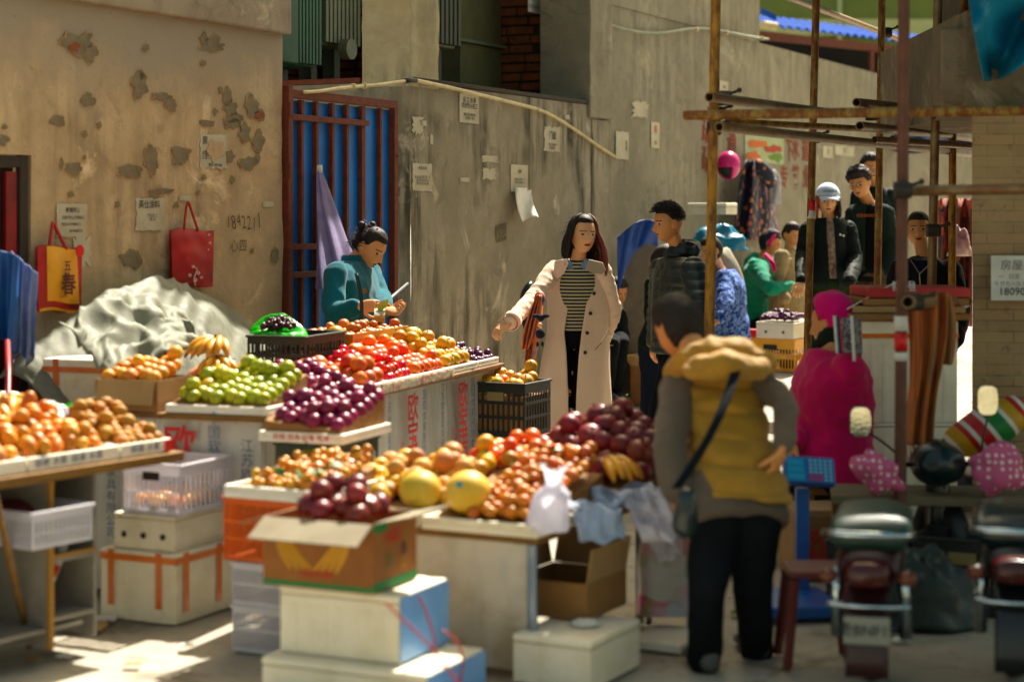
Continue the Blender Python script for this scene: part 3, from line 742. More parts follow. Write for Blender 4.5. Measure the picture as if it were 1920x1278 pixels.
# ---------- containers ----------
MFOAM = M('foam', 'e4ddca', .8, 'cfc4a8', 5, .35, 120, lo=.45, hi=.75)
MFOAMW = M('foam_clean', 'ebe7de', .75, 'd9d3c4', 5, .3, 120)
MTAPE = M('tape_amber', 'bc6414', .3, 'cc7a20', 20)
MCARD = M('cardboard', '7d5c3a', .85, '8a6844', 7, .3, 40)
MCARDI = M('cardboard_pale', 'a08562', .85, '937654', 7, .3, 40)
MCRB = M('crate_black', '17191a', .5, '24261f', 9)
MCRW = thin('crate_white', 'e6e4ea', .35, .3, 'd6d4dc', 5, 0)
MCRY = M('crate_yellow', 'd6a414', .4, 'c8920e', 6)
MCRO = M('crate_orange', 'cc6a12', .4, 'b85c0c', 6)
MHOLE = M('hole_dark', '2a2620', .9)
def foam_box(label, p, la, lb, h, d=None, l=None, lid=.05, tapes=True, holes=0, mat=None, name='foam_box', group='white foam boxes', side=None):
    d = d or D; l = l or L; mat = mat or MFOAM
    o = thing(name, label, 'foam box', p + d * la / 2 + l * lb / 2, group)
    m = MB()
    n1, n2 = int(lb / .055), int(la / .055)
    m.bx(p + d * .004 + l * .004, la - .008, lb - .008, h - lid, d, l)
    for i in range(1, n1): m.box(p + l * (lb * i / n1 - .012) + d * .0015, l * .024, d * .004, UP * (h - lid - .03))
    m.build('box_body', mat, o, bevel=.006)
    m = MB(); m.bx(p + UP * (h - lid + .002), la, lb, lid - .002, d, l); m.build('lid', mat, o, bevel=.01)
    if tapes:
        z = h - lid
        m = MB(); m.box(p - d * .002 + UP * (z - .012), l * lb, d * .001, UP * .026); m.build('tape_strip', MTAPE, o)
        m = MB(); m.box(p - l * .002 + UP * (z - .012), d * la, l * .001, UP * .026); m.build('tape_strip', MTAPE, o)
        for f_ in (.18, .8):
            m = MB(); m.box(p + l * (lb * f_) - d * .003 + UP * (h * .2), l * .03, d * .001, UP * (h * .8)); m.build('tape_strip', MTAPE, o)
        for f_ in (.12, .68):
            m = MB(); m.box(p + d * (la * f_) - l * .003 + UP * (h * .15), d * .035, l * .001, UP * (h * .85)); m.build('tape_strip', MTAPE, o)
    for i in range(holes):
        m = MB(); c = p + l * (lb * (i + .6) / (holes + .2)) + UP * (h * .4) - d * .004; m.tube([c, c + d * .003], .012, 12); m.build('vent_hole', MHOLE, o)
    if side:
        m = MB(); m.box(p - l * .003 + UP * .004, d * la, l * .001, UP * (h - .01)); m.build('plastic_film', side, o)
    return o
def foam_tray(label, O, ea, eb, la, lb, h=.035, mat=None, fill=None, name='foam_tray', fillmat=None, rim=.018, group='foam lids used as fruit trays'):
    mat = mat or MFOAMW
    o = thing(name, label, 'tray', O + ea * la / 2 + eb * lb / 2, group)
    m = MB(); m.box(O, ea * la, eb * lb, UP * (h * .5)); m.build('tray_base', mat, o, bevel=.004)
    for a, b, x, y in ((0, 0, la, rim), (0, lb - rim, la, rim), (0, rim, rim, lb - 2 * rim), (la - rim, rim, rim, lb - 2 * rim)):
        m = MB(); m.box(O + ea * a + eb * b + UP * (h * .5), ea * x, eb * y, UP * (h * .5)); m.build('rim', mat, o, bevel=.004)
    if fill:
        hf, drop = fill
        m = MB(); filler(m, O + ea * (rim + .002) + eb * (rim + .002), ea, eb, la - 2 * rim - .004, lb - 2 * rim - .004, hf, drop, h * .5 + .001); m.build('padding', fillmat or MCARD, o)
    return o
def lattice(mb, p, e, w, h, nx, rows=((.12, .5), (.56, .88)), bar=.35, t=.004, nrm=None):
    """panel on p + e*w, height h along UP; solid rim and slotted rows of bars"""
    zc = 0.0
    edges = [0] + [q for r_ in rows for q in r_] + [1]
    for i in range(0, len(edges), 2): mb.box(p + UP * (h * edges[i]), e * w, nrm * t, UP * (h * (edges[i + 1] - edges[i])))
    for a, b in rows:
        for i in range(nx + 1):
            x = w * i / nx * (1 - bar / nx)
            mb.box(p + e * x + UP * (h * a), e * (w / nx * bar), nrm * t, UP * (h * (b - a)))
def crate(label, p, la, lb, h, mat, d=None, l=None, nx=(10, 8), rows=((.1, .34), (.4, .62), (.68, .84)), name='plastic_crate', group='plastic crates', bar=.35, handle=True, taper=0):
    d = d or D; l = l or L
    o = thing(name, label, 'crate', p + d * la / 2 + l * lb / 2, group)
    t = .005
    for q, e, w_, nn, nrm in ((p, l, lb, nx[0], d), (p + d * (la - t), l, lb, nx[0], d), (p + d * t, d, la - 2 * t, nx[1], l), (p + d * t + l * (lb - t), d, la - 2 * t, nx[1], l)):
        m = MB(); lattice(m, q, e, w_, h - .012, nn, rows, bar, t, nrm); m.build('side_panel', mat, o)
    m = MB(); m.box(p + d * t + l * t + UP * .006, d * (la - 2 * t), l * (lb - 2 * t), UP * .006); m.build('crate_floor', mat, o)
    for q, a, b in ((p - d * .008 - l * .008, d * .016, l * (lb + .016)), (p + d * (la - .008) - l * .008, d * .016, l * (lb + .016)), (p + d * .009 - l * .008, d * (la - .018), l * .016), (p + d * .009 + l * (lb - .008), d * (la - .018), l * .016)):
        m = MB(); m.box(q + UP * (h - .012), a, b, UP * .012); m.build('rim', mat, o, bevel=.003)
    if handle:
        m = MB(); m.box(p + l * (lb * .36) - d * .004 + UP * (h * .66), l * (lb * .28), d * .003, UP * (h * .16)); m.build('handle_slot', MHOLE if mat is not MCRB else M('handle_gap', '8a7a55', .9), o)
    return o
# ======================= long stall =======================
C1 = atz(502, 783, .77); C1.z = 0
def S(a, b, z=0): return C1 + DS * a + LS * b + UP * z
MWOOD = M('board_wood', '7a5a30', .8, '5f4524', 8, .4, 40, stretch=(1, 1, 4))
t = NT('stall_sheet'); c = t.co()
col = t.mix(t.fr(t.noise(c, 3, 5), .35, .7), (.62, .60, .54, 1), (.48, .46, .40, 1))
t.set(.45, 0, .5, col); wv = t.noise(t.co((9, 9, 1.2)), 1.3, 4, .6, .8); t.bump(wv, .9, .035); MSHEET = t.m
st = thing('market_stall', 'long fruit stall board wrapped in printed white sheet before the grey wall', 'stall', S(1.4, .45))
m = MB(); m.box(S(-.02, -.02, .752), DS * 2.92, LS * .94, UP * .022); m.build('board', MWOOD, st, bevel=.004)
m = MB()
def shf(u, v):
    b = .02 * math.sin(u * 31) * (1 - v) + .03 * noise.noise(V((u * 7, v * 2, 0))) * (1.1 - v)
    return S(2.86 * u, .035 - abs(b) * .9, .03 + .72 * v)
m.grid(shf, 120, 16); m.build('side_sheet', MSHEET, st, smooth=True)
m = MB()
def shf2(u, v):
    b = .03 * math.sin(u * 19 + v) * (1 - v) + .05 * noise.noise(V((u * 5, v * 2, 4))) * (1.1 - v)
    return S(.035 - abs(b) * .9, .03 + .88 * u, .02 + .73 * v)
m.grid(shf2, 60, 16); m.build('end_sheet', MSHEET, st, smooth=True)
for a, b in ((.1, .1), (2.7, .1), (.1, .84), (2.7, .84), (1.4, .1), (1.4, .84)):
    m = MB(); m.box(S(a, b, 0), DS * .05, LS * .05, UP * .752); m.build('leg', MWOOD, st)
MTR = M('print_red', 'b23420', .7); MTB = M('print_blue', '33476f', .7)
def sheet_print(pos, rt, k, par):
    lettering('欧\n宝\n诺', pos, rt, UP, .155 * k, MTR, par, 'printed_words', sx=1.0, lead=.92, bold=.02)
    lettering('家\n居', pos - UP * .30 * k + rt * .02, rt, UP, .07 * k, MTR, par, 'printed_words', lead=.9)
    lettering('软\n体\n家\n居', pos + rt * (-.14 * k) - UP * .12 * k, rt, UP, .055 * k, MTR, par, 'printed_words', lead=.95)
    lettering('中\n国\n软\n体\n家\n居\n协\n会\n会\n员', pos + rt * (.16 * k), rt, UP, .06 * k, MTB, par, 'printed_words', lead=.95)
    lettering('江\n苏\n欧\n宝\n家\n具\n有\n限\n公\n司', pos + rt * (-.32 * k) - UP * .01, rt, UP, .05 * k, MTB, par, 'printed_words', lead=1)
for a in (1.55, 2.25): sheet_print(S(a, -.012, .52), DS, .93, st)
sheet_print(S(-.005, .40, .50), -LS, 1.0, st)
lettering('江\n苏\n欧\n宝\n家\n具', S(-.005, .09, .5), -LS, UP, .06, MTB, st, 'printed_words', lead=1)
Z = .776
def lay(key, label, group, a0, a1, b0, b1, h0, ha, hb, traylabel, k=1.0, extra=6, tight=.94, mix=None, h=.035, mat=None, zoff=0, fillmat=None, rim=.018, **kw):
    O = S(a0, b0, Z + zoff); la, lb = a1 - a0, b1 - b0
    hf = lambda u, v: h0 + ha * u + hb * v
    r = FR[key][1]['r'] * k
    if traylabel: foam_tray(traylabel, O, DS, LS, la, lb, h, mat, (lambda u, v: hf(u, v) + r * .5, 0), fillmat=fillmat, rim=rim)
    heap(key, label, group, O + DS * .012 + LS * .012, DS, LS, la - .024, lb - .024, hf, k, tight, extra=extra, mix=mix, **kw)
lay('guava', 'green guava in the sunlit heap on the nearest foam tray of the long stall', 'green guavas heaped on the stall', 0, .44, 0, .47, .02, .10, .0, 'shallow foam lid under the green guavas at the near end of the stall', 1.05, 14, .9, mix=('pear', .03))
lay('passion_fruit', 'dark red passion fruit in the heap right of the green guavas', 'passion fruits heaped on the stall', .455, 1.0, .0, .34, .012, .0, .075, 'foam lid under the passion fruits on the stall', 1.0, 16, .92)
lay('pomegranate', 'large orange red pomegranate between the passion fruits and the tomatoes', 'pomegranates on the stall', 1.01, 1.30, .0, .42, .01, 0, .06, 'foam lid under the pomegranates', 1.0, 5, .93)
lay('tomato', 'glossy red tomato in the middle of the long stall', 'red tomatoes on the stall', 1.31, 1.66, .0, .40, .012, 0, .09, 'foam lid under the glossy red tomatoes', 1.0, 14, .9)
lay('orange', 'bright orange in the heap between the tomatoes and the yellow pears', 'oranges heaped on the stall', 1.67, 2.08, .0, .42, .014, 0, .10, 'foil wrapped lid under the heaped oranges', 1.0, 12, .92)
lay('pear', 'yellow pear in the heap near the far end of the stall', 'yellow pears on the stall', 2.09, 2.52, .0, .42, .016, 0, .11, 'yellow printed lid under the yellow pears', 1.05, 10, .92, fillmat=MCARD)
lay('plum', 'small purple plum in the farthest tray of the stall', 'small purple plums on the stall', 2.53, 2.86, .0, .42, .012, 0, .09, 'grey foam box lid under the small purple plums', 1.0, 16, .95)
# foil edge along the middle of the stall
MFOIL = M('foil', 'b8aa96', .3, '9a4a3a', 26, .8, 30, metal=.2, lo=.5, hi=.6)
fo = MB(); fo.grid(lambda u, v: S(1.13 + .95 * u, -.024 - .006 * noise.noise(V((u * 30, v * 5, 0))), Z - .014 + .046 * v), 80, 6)
fo.build('foil_edging', MFOIL, None, smooth=True, solid=.002, label='crinkled foil and printed wrapping along the street edge of the stall', cat='wrapping')
# cardboard box with tan fruit at the near left corner
cbx = thing('cardboard_box', 'small cardboard box of tan loquats at the near left corner of the stall', 'box', S(.1, .7, Z))
m = MB(); O = S(-.01, .50, Z)
for q, a, b in ((O, DS * .3, LS * .005), (O + LS * .29, DS * .3, LS * .005), (O + LS * .006, DS * .005, LS * .283), (O + DS * .295 + LS * .006, DS * .005, LS * .283)): m.box(q, a, b, UP * .13)
m.box(O + DS * .006 + LS * .006, DS * .288, LS * .283, UP * .1); m.build('box_body', MCARD, cbx)
m = MB(); m.box(O + UP * .131 - DS * .003 + LS * .01, LS * .27, DS * .004, DS * -.03 + UP * -.10); m.build('flap', MCARDI, cbx)
heap('loquat', 'tan loquat in the small cardboard box beside the guavas', 'tan loquats in the cardboard box', O + DS * .01 + LS * .01, DS, LS, .28, .27, lambda u, v: .1 + .06 * u, 1.08, .95, extra=5)
# sloping end tray and side crate stack below the stall: passion fruits
def corner(x, s, z): p = P(x, HY, s); p.z = z; return p
cs = corner(636, 482, 0)
DC, LC = frame(2300)
crate('dark green slotted crate standing on the ground before the printed sheet', cs, .36, .28, .35, M('crate_darkgreen', '1f2a20', .5, '2c3826'), DC, LC, rows=((.08, .3), (.36, .58), (.64, .86)))
crate('dark green slotted crate stacked under the passion fruit tray', cs + UP * .352, .36, .28, .348, MATS['crate_darkgreen'], DC, LC, rows=((.08, .3), (.36, .58), (.64, .86)))
tO = cs + UP * .704 - DC * .03 - LC * .03
hfp = lambda u, v: .01 + .10 * u + .03 * v
ftr = foam_tray('thick foam lid with red marks carrying passion fruits on the dark crates', tO, DC, LC, .45, .37, .04, None, (lambda u, v: hfp(u, v) + .04, 0))
heap('passion_fruit', 'dark passion fruit on the foam lid atop the dark green crates', 'passion fruits on the lower tray', tO + DC * .012 + LC * .012 + UP * .014, DC, LC, .43, .35, hfp, 1.12, .92, extra=14)
lettering('好果 梵净 好果 梵净', tO + LC * .18 + UP * .02, -LC, UP, .028, MTR, ftr, 'printed_words')
# black crate on the back of the stall with grapes in a green bag
bc = S(1.30, .44, Z)
crate('black slotted crate behind the pomegranates, green bag of grapes on top', bc, .47, .31, .235, MCRB, DS, LS, nx=(12, 12), rows=((.38, .58), (.66, .86)), handle=False)
MGB = thin('green_bag', '2fa81c', .3, .45, '3cc226', 9, .5, 30)
gbg = thing('green_bag', 'bright green plastic bag lying open on the black crate', 'bag', bc + DS * .2 + LS * .2 + UP * .24)
gc = bc + DS * .12 + LS * .2 + UP * .245
m = MB()
def bagf(u, v):
    q = 2 * math.pi * u; r_ = (.03 + .085 * v) * (1 + .15 * noise.noise(V((math.cos(q), math.sin(q), v)) * 2)); z = .01 + .0 * v
    up = max(0, math.sin(q + .4)) ** 1.5
    z = .085 * (v ** 2) * up - .04 * max(0, v - .75) * (1 - up) * 4 + .006 * noise.noise(V((u * 25, v * 6, 0)))
    return gc + LS * (math.cos(q) * r_ * 1.35) + DS * (math.sin(q) * r_) + UP * z
m.grid(bagf, 60, 14); m.build('film', MGB, gbg, smooth=True, solid=.0015)
def grapes(label, c, n, rad, mat, r=.013, rx=1.4, group='grape bunches'):
    o = thing('grape_bunch', label, 'grapes', c, group)
    pr = MB(); pr.sph(V((0, 0, 0)), r, 12, 8); me = pr.mesh('grape', mat, V((0, 0, 0)), True)
    for i in range(n):
        q = R() * 6.28; k = math.sqrt(R()) * rad; z = (1 - (k / rad) ** 2) * rad * .75 * R() ** .4 + r
        g_ = bpy.data.objects.new('grape', me); COL.objects.link(g_); g_.parent = o
        g_.location = LS * (math.cos(q) * k * rx) + DS * (math.sin(q) * k) + UP * z
    m = MB(); m.tube([c + UP * rad * .3, c + UP * (rad * .75 + .03)], .002, 6, 0); m.build('stalk', MSTEM, o)
    return o
MGP = fruit_mat('grape_skin', '2c0a1e', '4a1628', .22, 8)
grapes('dark red grapes heaped in the green bag on the black crate', gc + UP * .01, 95, .066, MGP)
# yellow carton of oranges at the back
yc = thing('orange_carton', 'long yellow printed carton of small oranges at the back of the stall', 'carton', S(2.2, .5, Z))
MYC = M('yellow_carton', 'd09a24', .6, 'a56f18', 8); O = S(1.84, .43, Z)
m = MB(); m.box(O, DS * .76, LS * .30, UP * .10); m.build('lower_box', MCARDI, yc)
m = MB()
for q, a, b in ((O, DS * .76, LS * .006), (O + LS * .294, DS * .76, LS * .006), (O + LS * .007, DS * .006, LS * .286), (O + DS * .754 + LS * .007, DS * .006, LS * .286)): m.box(q + UP * .102, a, b, UP * .11)
m.box(O + DS * .007 + LS * .007 + UP * .102, DS * .746, LS * .286, UP * .05); m.build('carton_wall', MYC, yc)
lettering('赣南脐橙 ✶ 鲜果', O + DS * .2 + UP * .16 - LS * .0, DS, UP, .05, MTR, yc, 'printed_words')
heap('mandarin', 'small orange in the yellow carton at the back of the stall', 'oranges in the yellow carton', O + DS * .01 + LS * .01 + UP * .12, DS, LS, .74, .28, lambda u, v: .045 + .015 * v, 1.0, .95, extra=14)
o = one_fruit('pear', S(1.83, .52, Z + .21), 'big yellow pomelo at the near end of the yellow carton', None, 'pomelo', 1.3)
# bananas on a net bag of fruit
MBAN = M('banana_skin', 'd29a1c', .4, 'b8801a', 10, .1, lo=.4, hi=.7); MBTIP = M('banana_tip', '3d2c10', .8)
def bananas(label, c, n, rot, Lb=.17, r=.017, spread=.9, group='banana hands', tiltx=0):
    o = thing('banana_bunch', label, 'bananas', c, group)
    for i in range(n):
        q = rot + (i / (n - 1) - .5) * spread; m = MB(); pts = []; rr = []
        for k in range(9):
            t_ = k / 8; an = -.2 + 1.35 * t_
            x = math.sin(an) * Lb * .75; z = (math.cos(an)) * Lb * .62
            pts.append(c + V((math.cos(q) * x, math.sin(q) * x, z - .02 + .012 * (i % 2))) + V((-math.sin(q), math.cos(q), 0)) * (i - n / 2) * .012)
            rr.append(r * (.35, .5, .85, 1, 1.02, 1, .9, .62, .3)[k])
        m.tube(pts, rr, 10, 0); m.tube([pts[-1], pts[-1] + (pts[-1] - pts[-2]) * .35], [r * .3, r * .2], 8, 1); m.build('banana', [MBAN, MBTIP], o, smooth=True)
    m = MB(); m.tube([c + UP * (Lb * .55), c + UP * (Lb * .66)], r * 1.1, 8); m.build('stalk', MBTIP, o, smooth=True)
    return o
nb = S(.72, .60, Z)
t = NT('net_bag'); c = t.co(); n_ = t.new('ShaderNodeTexVoronoi'); n_.feature = 'DISTANCE_TO_EDGE'; n_.inputs['Scale'].default_value = 60; t.ln(c, n_.inputs['Vector'])
t.set(.5, 0, .5, t.mix(t.fr(n_.outputs['Distance'], .06, .12), (.75, .12, .05, 1), (.62, .35, .16, 1))); MNET = t.m
m = MB(); m.sph(nb + UP * .07 + LS * .03, .10, 20, 14, sx=1.25, sy=1.0, sz=.75); nbo = m.build('net_bag', MNET, None, smooth=True, label='red net bag of pale fruit under the bananas behind the guavas', cat='bag')
bananas('hand of yellow bananas lying on the red net bag behind the guavas', nb + UP * .15 + LS * .015, 7, -2.0, .19, .019, 1.5)
bananas('second hand of bananas hanging over the front of the red net bag', nb + UP * .085 + DS * -.06 - LS * .03, 5, -1.4, .16, .018, 1.4)
m = MB(); m.sph(nb + UP * .085 + DS * .05 - LS * .13, .08, 18, 12); m.build('melon', fruit_mat('melon_skin', 'b98e5a', 'c7a06c', .5, 7), None, smooth=True, label='round tan melon right of the bananas on the stall', cat='melon')
# dark objects on the far back: strip box
m = MB(); m.bx(S(2.62, .47, Z), .3, .3, .12, DS, LS); m.build('dark_tray', MCRB, None, bevel=.004, label='black plastic tray on the far back corner of the stall', cat='tray')
foam_box('grey foam box standing on the ground at the far end of the stall', S(2.92, -.12, 0), .3, .45, .66, DS, LS, .04, False)
# second crate of oranges with red crate below
k2 = corner(984, 352, 0); cg2 = 'crates in front of the coat wearing woman'
MCRR = M('crate_red', '8f2418', .5)
crate('red crate on the ground under the black crate of oranges', k2, .34, .36, .20, MCRR, group=cg2, rows=((.15, .8),))
crate('red crate in the middle of the stack under the oranges', k2 + UP * .202, .34, .36, .20, MCRR, group=cg2, rows=((.15, .8),))
crate('black slotted crate of big oranges beside the far half of the stall', k2 + UP * .404, .33, .35, .29, MCRB, nx=(11, 9), group=cg2)
m = MB(); m.bx(k2 + UP * .42 + D * .01 + L * .01, .31, .33, .2); pk = m.build('cardboard_liner', MCARD, None, label='brown cardboard liner inside the black crate of big oranges', cat='liner')
heap('pear', 'big yellow orange in the black crate beside the stall', 'big oranges in the black crate', k2 + UP * .62 + D * .02 + L * .02, D, L, .29, .31, lambda u, v: .01 + .05 * u, 1.12, .98, extra=3, mix=('orange', .2))
# ======================= left side: table, tarps, bags, boxes =======================
DT, LT = frame(3300)
T1 = atz(336, 846, .70); T1.z = 0            # far right street corner of the left table
def T(a, b, z=0): return T1 - DT * a + LT * b + UP * z    # a towards the camera
lt = thing('fruit_table', 'wooden fruit table with white shelf boards beneath at the left edge', 'table', T(.6, .3))
m = MB(); m.box(T(1.75, -.01, .665), DT * 1.77, LT * .8, UP * .035); m.build('table_top', MWOOD, lt, bevel=.004)
MPANW = M('panel_white', '8f8b80', .6, '77726a', 5, .1); MEDGE = M('panel_edge', '9a7440', .7)
def panel(p, a, b, c, mat, nm='shelf_board'):
    q = MB(); q.box(p, a, b, c); return q.build(nm, mat, lt, bevel=.002)
panel(T(.60, .06, .06), DT * .018, LT * .5, UP * .60, MPANW, 'side_board'); panel(T(.605, .04, .06), DT * .02, LT * .018, UP * .60, MEDGE, 'edge_strip')
panel(T(1.15, .06, .06), DT * .018, LT * .5, UP * .60, MPANW, 'side_board'); panel(T(.36, .08, .06), DT * .016, LT * .46, UP * .60, MPANW, 'side_board')
panel(T(1.13, .06, .12), DT * .7, LT * .5, UP * .016, MPANW); panel(T(.59, .06, .36), DT * .22, LT * .48, UP * .016, MPANW); panel(T(.59, .06, .15), DT * .22, LT * .48, UP * .016, MPANW)
panel(T(.59, .055, .377), DT * .22, LT * .012, UP * .012, MEDGE, 'edge_strip'); panel(T(1.13, .55, .14), DT * 1.1, LT * .012, UP * .51, MPANW, 'back_board'); panel(T(1.6, .08, .0), DT * .4, LT * .45, UP * .5, MPANW, 'cabinet')
def lay2(key, label, group, a0, a1, b0, b1, h0, hb, tl, k=1.0, extra=4, tight=.93, mix=None, **kw):
    O = T(a1, b0, .702); la, lb = a1 - a0, b1 - b0
    hf = lambda u, v: h0 + hb * v
    foam_tray(tl, O, DT, LT, la, lb, .05, MFOAMW, (lambda u, v: hf(u, v) + FR[key][1]['r'] * k * .5, 0), group='foam trays on the left table')
    heap(key, label, group, O + DT * .012 + LT * .012, DT, LT, la - .024, lb - .024, hf, k, tight, extra=extra, mix=mix, **kw)
lay2('kiwi', 'brown kiwi fruit at the right end of the left table', 'kiwis on the left table', .02, .28, .02, .36, .02, .11, 'white foam tray of kiwis at the right end of the left table', 1.0, 14, .9, lie=True)
lay2('mango', 'orange mango in the middle of the left table', 'mangoes on the left table', .29, .72, .02, .40, .025, .12, 'white foam tray with blue print under the mangoes on the left table', .95, 10, .92, mix=('loquat', .45))
lay2('loquat', 'rosy tan fruit at the left end of the left table', 'tan fruit on the left table', .73, 1.3, .02, .38, .025, .10, 'white foam tray at the left end of the left table under rosy tan fruit', 1.1, 8, .92, mix=('peach', .45))
lay2('peach', 'pale pink peach cut off by the left edge of the photo', 'peaches at the left edge', 1.31, 1.7, .02, .38, .02, .08, 'white foam tray cut off by the left edge, under pink peaches', 1.0, 4, .95)
for a in (.16, .45, .62): lettering('鲜果 水果', T(a, .02 - .002, .727), DT, UP, .035, MTB, lt, 'printed_words')
q = MB(); q.box(T(.06, .012, .704), DT * .03, LT * .004, UP * .045); q.build('red_tag', MATS['tape_red'], None, label='small red tag at the right corner of the left table', cat='tag')
bananas('bananas heaped behind the mangoes on the left table', T(.44, .44, .80), 8, -1.7, .2, .02, 1.6)
bananas('second row of bananas at the left edge of the left table', T(.58, .40, .79), 6, -1.5, .2, .02, 1.3)
m = MB(); bgp = T(.13, .45, .77)
m.grid(lambda u, v: bgp + V((math.cos(u * 6.283) * .07 * (1 - .3 * v), math.sin(u * 6.283) * .06 * (1 - .3 * v), .09 * v + .02 * noise.noise(V((u * 9, v * 3, 1))))), 30, 6)
m.build('green_pouch', MGB, None, smooth=True, solid=.002, label='small green plastic bag behind the mangoes on the left table', cat='bag')
MGK = fruit_mat('black_grape', '15151f', '20222c', .2, 8)
grapes('black grapes lying behind the mangoes on the left table', T(.03, .47, .78), 60, .05, MGK, .011, 1.2)
MFILM = thin('clear_film', 'd9dbe2', .2, .35, 'eef0f4', 8, .8, 22)
def crumple(name, label, c, rx, ry, rz, mat, seed=0, n=(36, 20), cat='plastic bag', ax=None, ay=None):
    m = MB(); ax = ax or V((1, 0, 0)); ay = ay or V((0, 1, 0))
    def f(u, v):
        q = 2 * math.pi * u; p = V((math.cos(q) * math.sin(v * 1.57 + .02), math.sin(q) * math.sin(v * 1.57 + .02), math.cos(v * 1.57)))
        k = 1 + .35 * noise.noise(p * 2.1 + V((seed, 0, 0))) + .16 * abs(noise.noise(p * 5 + V((0, seed, 0))))
        return c + ax * (p.x * rx * k) + ay * (p.y * ry * k) + UP * (p.z * rz * k)
    m.grid(f, *n); return m.build(name, mat, None, smooth=True, solid=.0015, label=label, cat=cat)
crumple('plastic_bag', 'clear crumpled plastic bag behind the fruit on the left table', T(.25, .46, .78), .10, .09, .09, MFILM, 3)
# silver tarpaulin heap
MTP = M('silver_tarp', '7a7b6e', .65, '595b4d', 5, .9, 9, spec=.25, lo=.4, hi=.7)
MTP.node_tree.nodes['Principled BSDF'].inputs['Coat Weight'].default_value = .05
tpl = thing('tarpaulin_heap', 'silvery grey tarpaulin draped over goods against the tan plaster wall', 'tarpaulin', onwp(wframe(onw(300, 600))[0], 0, .4))
prof = [(40, 700), (70, 668), (120, 626), (170, 588), (215, 552), (262, 533), (310, 524), (352, 527), (400, 545), (440, 572), (470, 592), (497, 612), (520, 660)]
def ptop(x):
    for (x0, y0), (x1, y1) in zip(prof, prof[1:]):
        if x <= x1: q = (x - x0) / (x1 - x0); return y0 + (y1 - y0) * q
    return prof[-1][1]
m = MB()
def tf(u, v):
    x = 44 + 470 * u; top = onw(x, ptop(x), .22); zt_ = top.z
    a = wframe(top)[0]
    off = .05 + .80 * v * (1 - .3 * u)
    pr_ = 1 - max(0, (v - .12) / .88) ** 1.25 * (.93 - .25 * math.sin(u * 3.14)) if v > .12 else 1 - (.12 - v) * .5
    q = V(((u + .5 * v) * 5, v * 1.2, 2.0)); rdg = 1 - abs(noise.noise(q)) * 2; rdg2 = 1 - abs(noise.noise(V(((u + .45 * v) * 13, v * 2.2, 7)))) * 2
    z = zt_ * max(.1, pr_) + (.055 * noise.noise(q) + .022 * rdg + .016 * rdg2 + .010 * noise.noise(V((u * 40, v * 14, 3))) - .02) * (1 if v > .1 else .3)
    return onwp(a + .05 * noise.noise(V((u * 6, v * 5, 9))) , z, off + .05 * noise.noise(V((u * 8 + v * 3, v * 3, 17))) * v + .02 * rdg2 * v)
m.grid(tf, 110, 60); m.build('tarpaulin', MTP, tpl, smooth=True, solid=.004)
m = MB()
def tf2(u, v):   # second fold lying lower in front
    x = 110 + 220 * u; p = onw(x, 628 - 60 * math.sin(u * 2.6) , .60)
    return p + N * (.34 * v + .06 * noise.noise(V((u * 7, v * 3, 3)))) + UP * (-.24 * v + .06 * (1 - abs(noise.noise(V((u * 5 + v * 2, v * 4, 12)))) * 2))
m.grid(tf2, 60, 30); m.build('lower_fold', MTP, tpl, smooth=True, solid=.004)
# goods supporting the tarpaulin
pb = atz(360, 722, .62); 
foam_box('white foam box with amber tape lying before the silver tarpaulin', S(.62, 1.02, .45), .42, .44, .50 - .02, DS, LS, .05, True, group='foam boxes behind the stall')
foam_box('foam box beneath the taped box behind the long stall', S(.60, 1.0, .0), .5, .5, .44, DS, LS, .05, False, group='foam boxes behind the stall')
m = MB(); c = S(.9, .96, .98); m.box(c, DS * .55, LS * .42, V((0, 0, .012))); m.build('cardboard_sheet', MCARDI, None, label='flat cardboard sheet lying over the taped foam box by the bananas', cat='cardboard')
# open cardboard cartons left
def carton(label, p, la, lb, h, d, l, flaps=(1, 1, 1, 1), ang=.9, mat=None, name='cardboard_box', fl=.16, group=None, matf=None):
    mat = mat or MCARD; matf = matf or MCARDI
    o = thing(name, label, 'cardboard box', p + d * la / 2 + l * lb / 2, group)
    t_ = .006; m = MB()
    for q, a, b in ((p, d * t_, l * lb), (p + d * (la - t_), d * t_, l * lb), (p + d * t_, d * (la - 2 * t_), l * t_), (p + d * t_ + l * (lb - t_), d * (la - 2 * t_), l * t_)): m.box(q, a, b, UP * h)
    m.box(p + d * t_ + l * t_ + UP * .002, d * (la - 2 * t_), l * (lb - 2 * t_), UP * t_)
    m.build('box_body', mat, o, bevel=.0015)
    for k, (q, e, out) in enumerate(((p, l * lb, -d), (p + d * la, l * lb, d), (p, d * la, -l), (p + l * lb, d * la, l))):
        if not flaps[k]: continue
        m = MB(); an = ang + U_(-.2, .2); dv = (out * math.sin(an) + UP * math.cos(an)) * fl
        m.box(q + UP * (h + .001) + e * .01, e * .98, dv, dv.cross(e).normalized() * .004); m.build('flap', matf, o)
    return o
carton('open brown carton under the white printed sheets at far left', S(.05, 1.05, .32), .4, .55, .42, DS, LS, (1, 0, 1, 1), 1.2, fl=.2)
carton('open brown carton with torn flaps between the left table and the tarpaulin', S(-.38, 1.02, .30), .36, .50, .40, DS, LS, (1, 1, 1, 1), 1.5, fl=.18)
m = MB(); q0 = S(.02, 1.12, .80)
m.grid(lambda u, v: q0 + LS * (.62 * u) - DS * (.34 * v) + UP * (.05 * math.sin(u * 3) + .06 * v * v + .03 * noise.noise(V((u * 4, v * 4, 0)))), 24, 12)
m.build('printed_sheet', MPAPW, None, smooth=True, solid=.003, label='white card sheet curling upward over the open brown carton at left', cat='card')
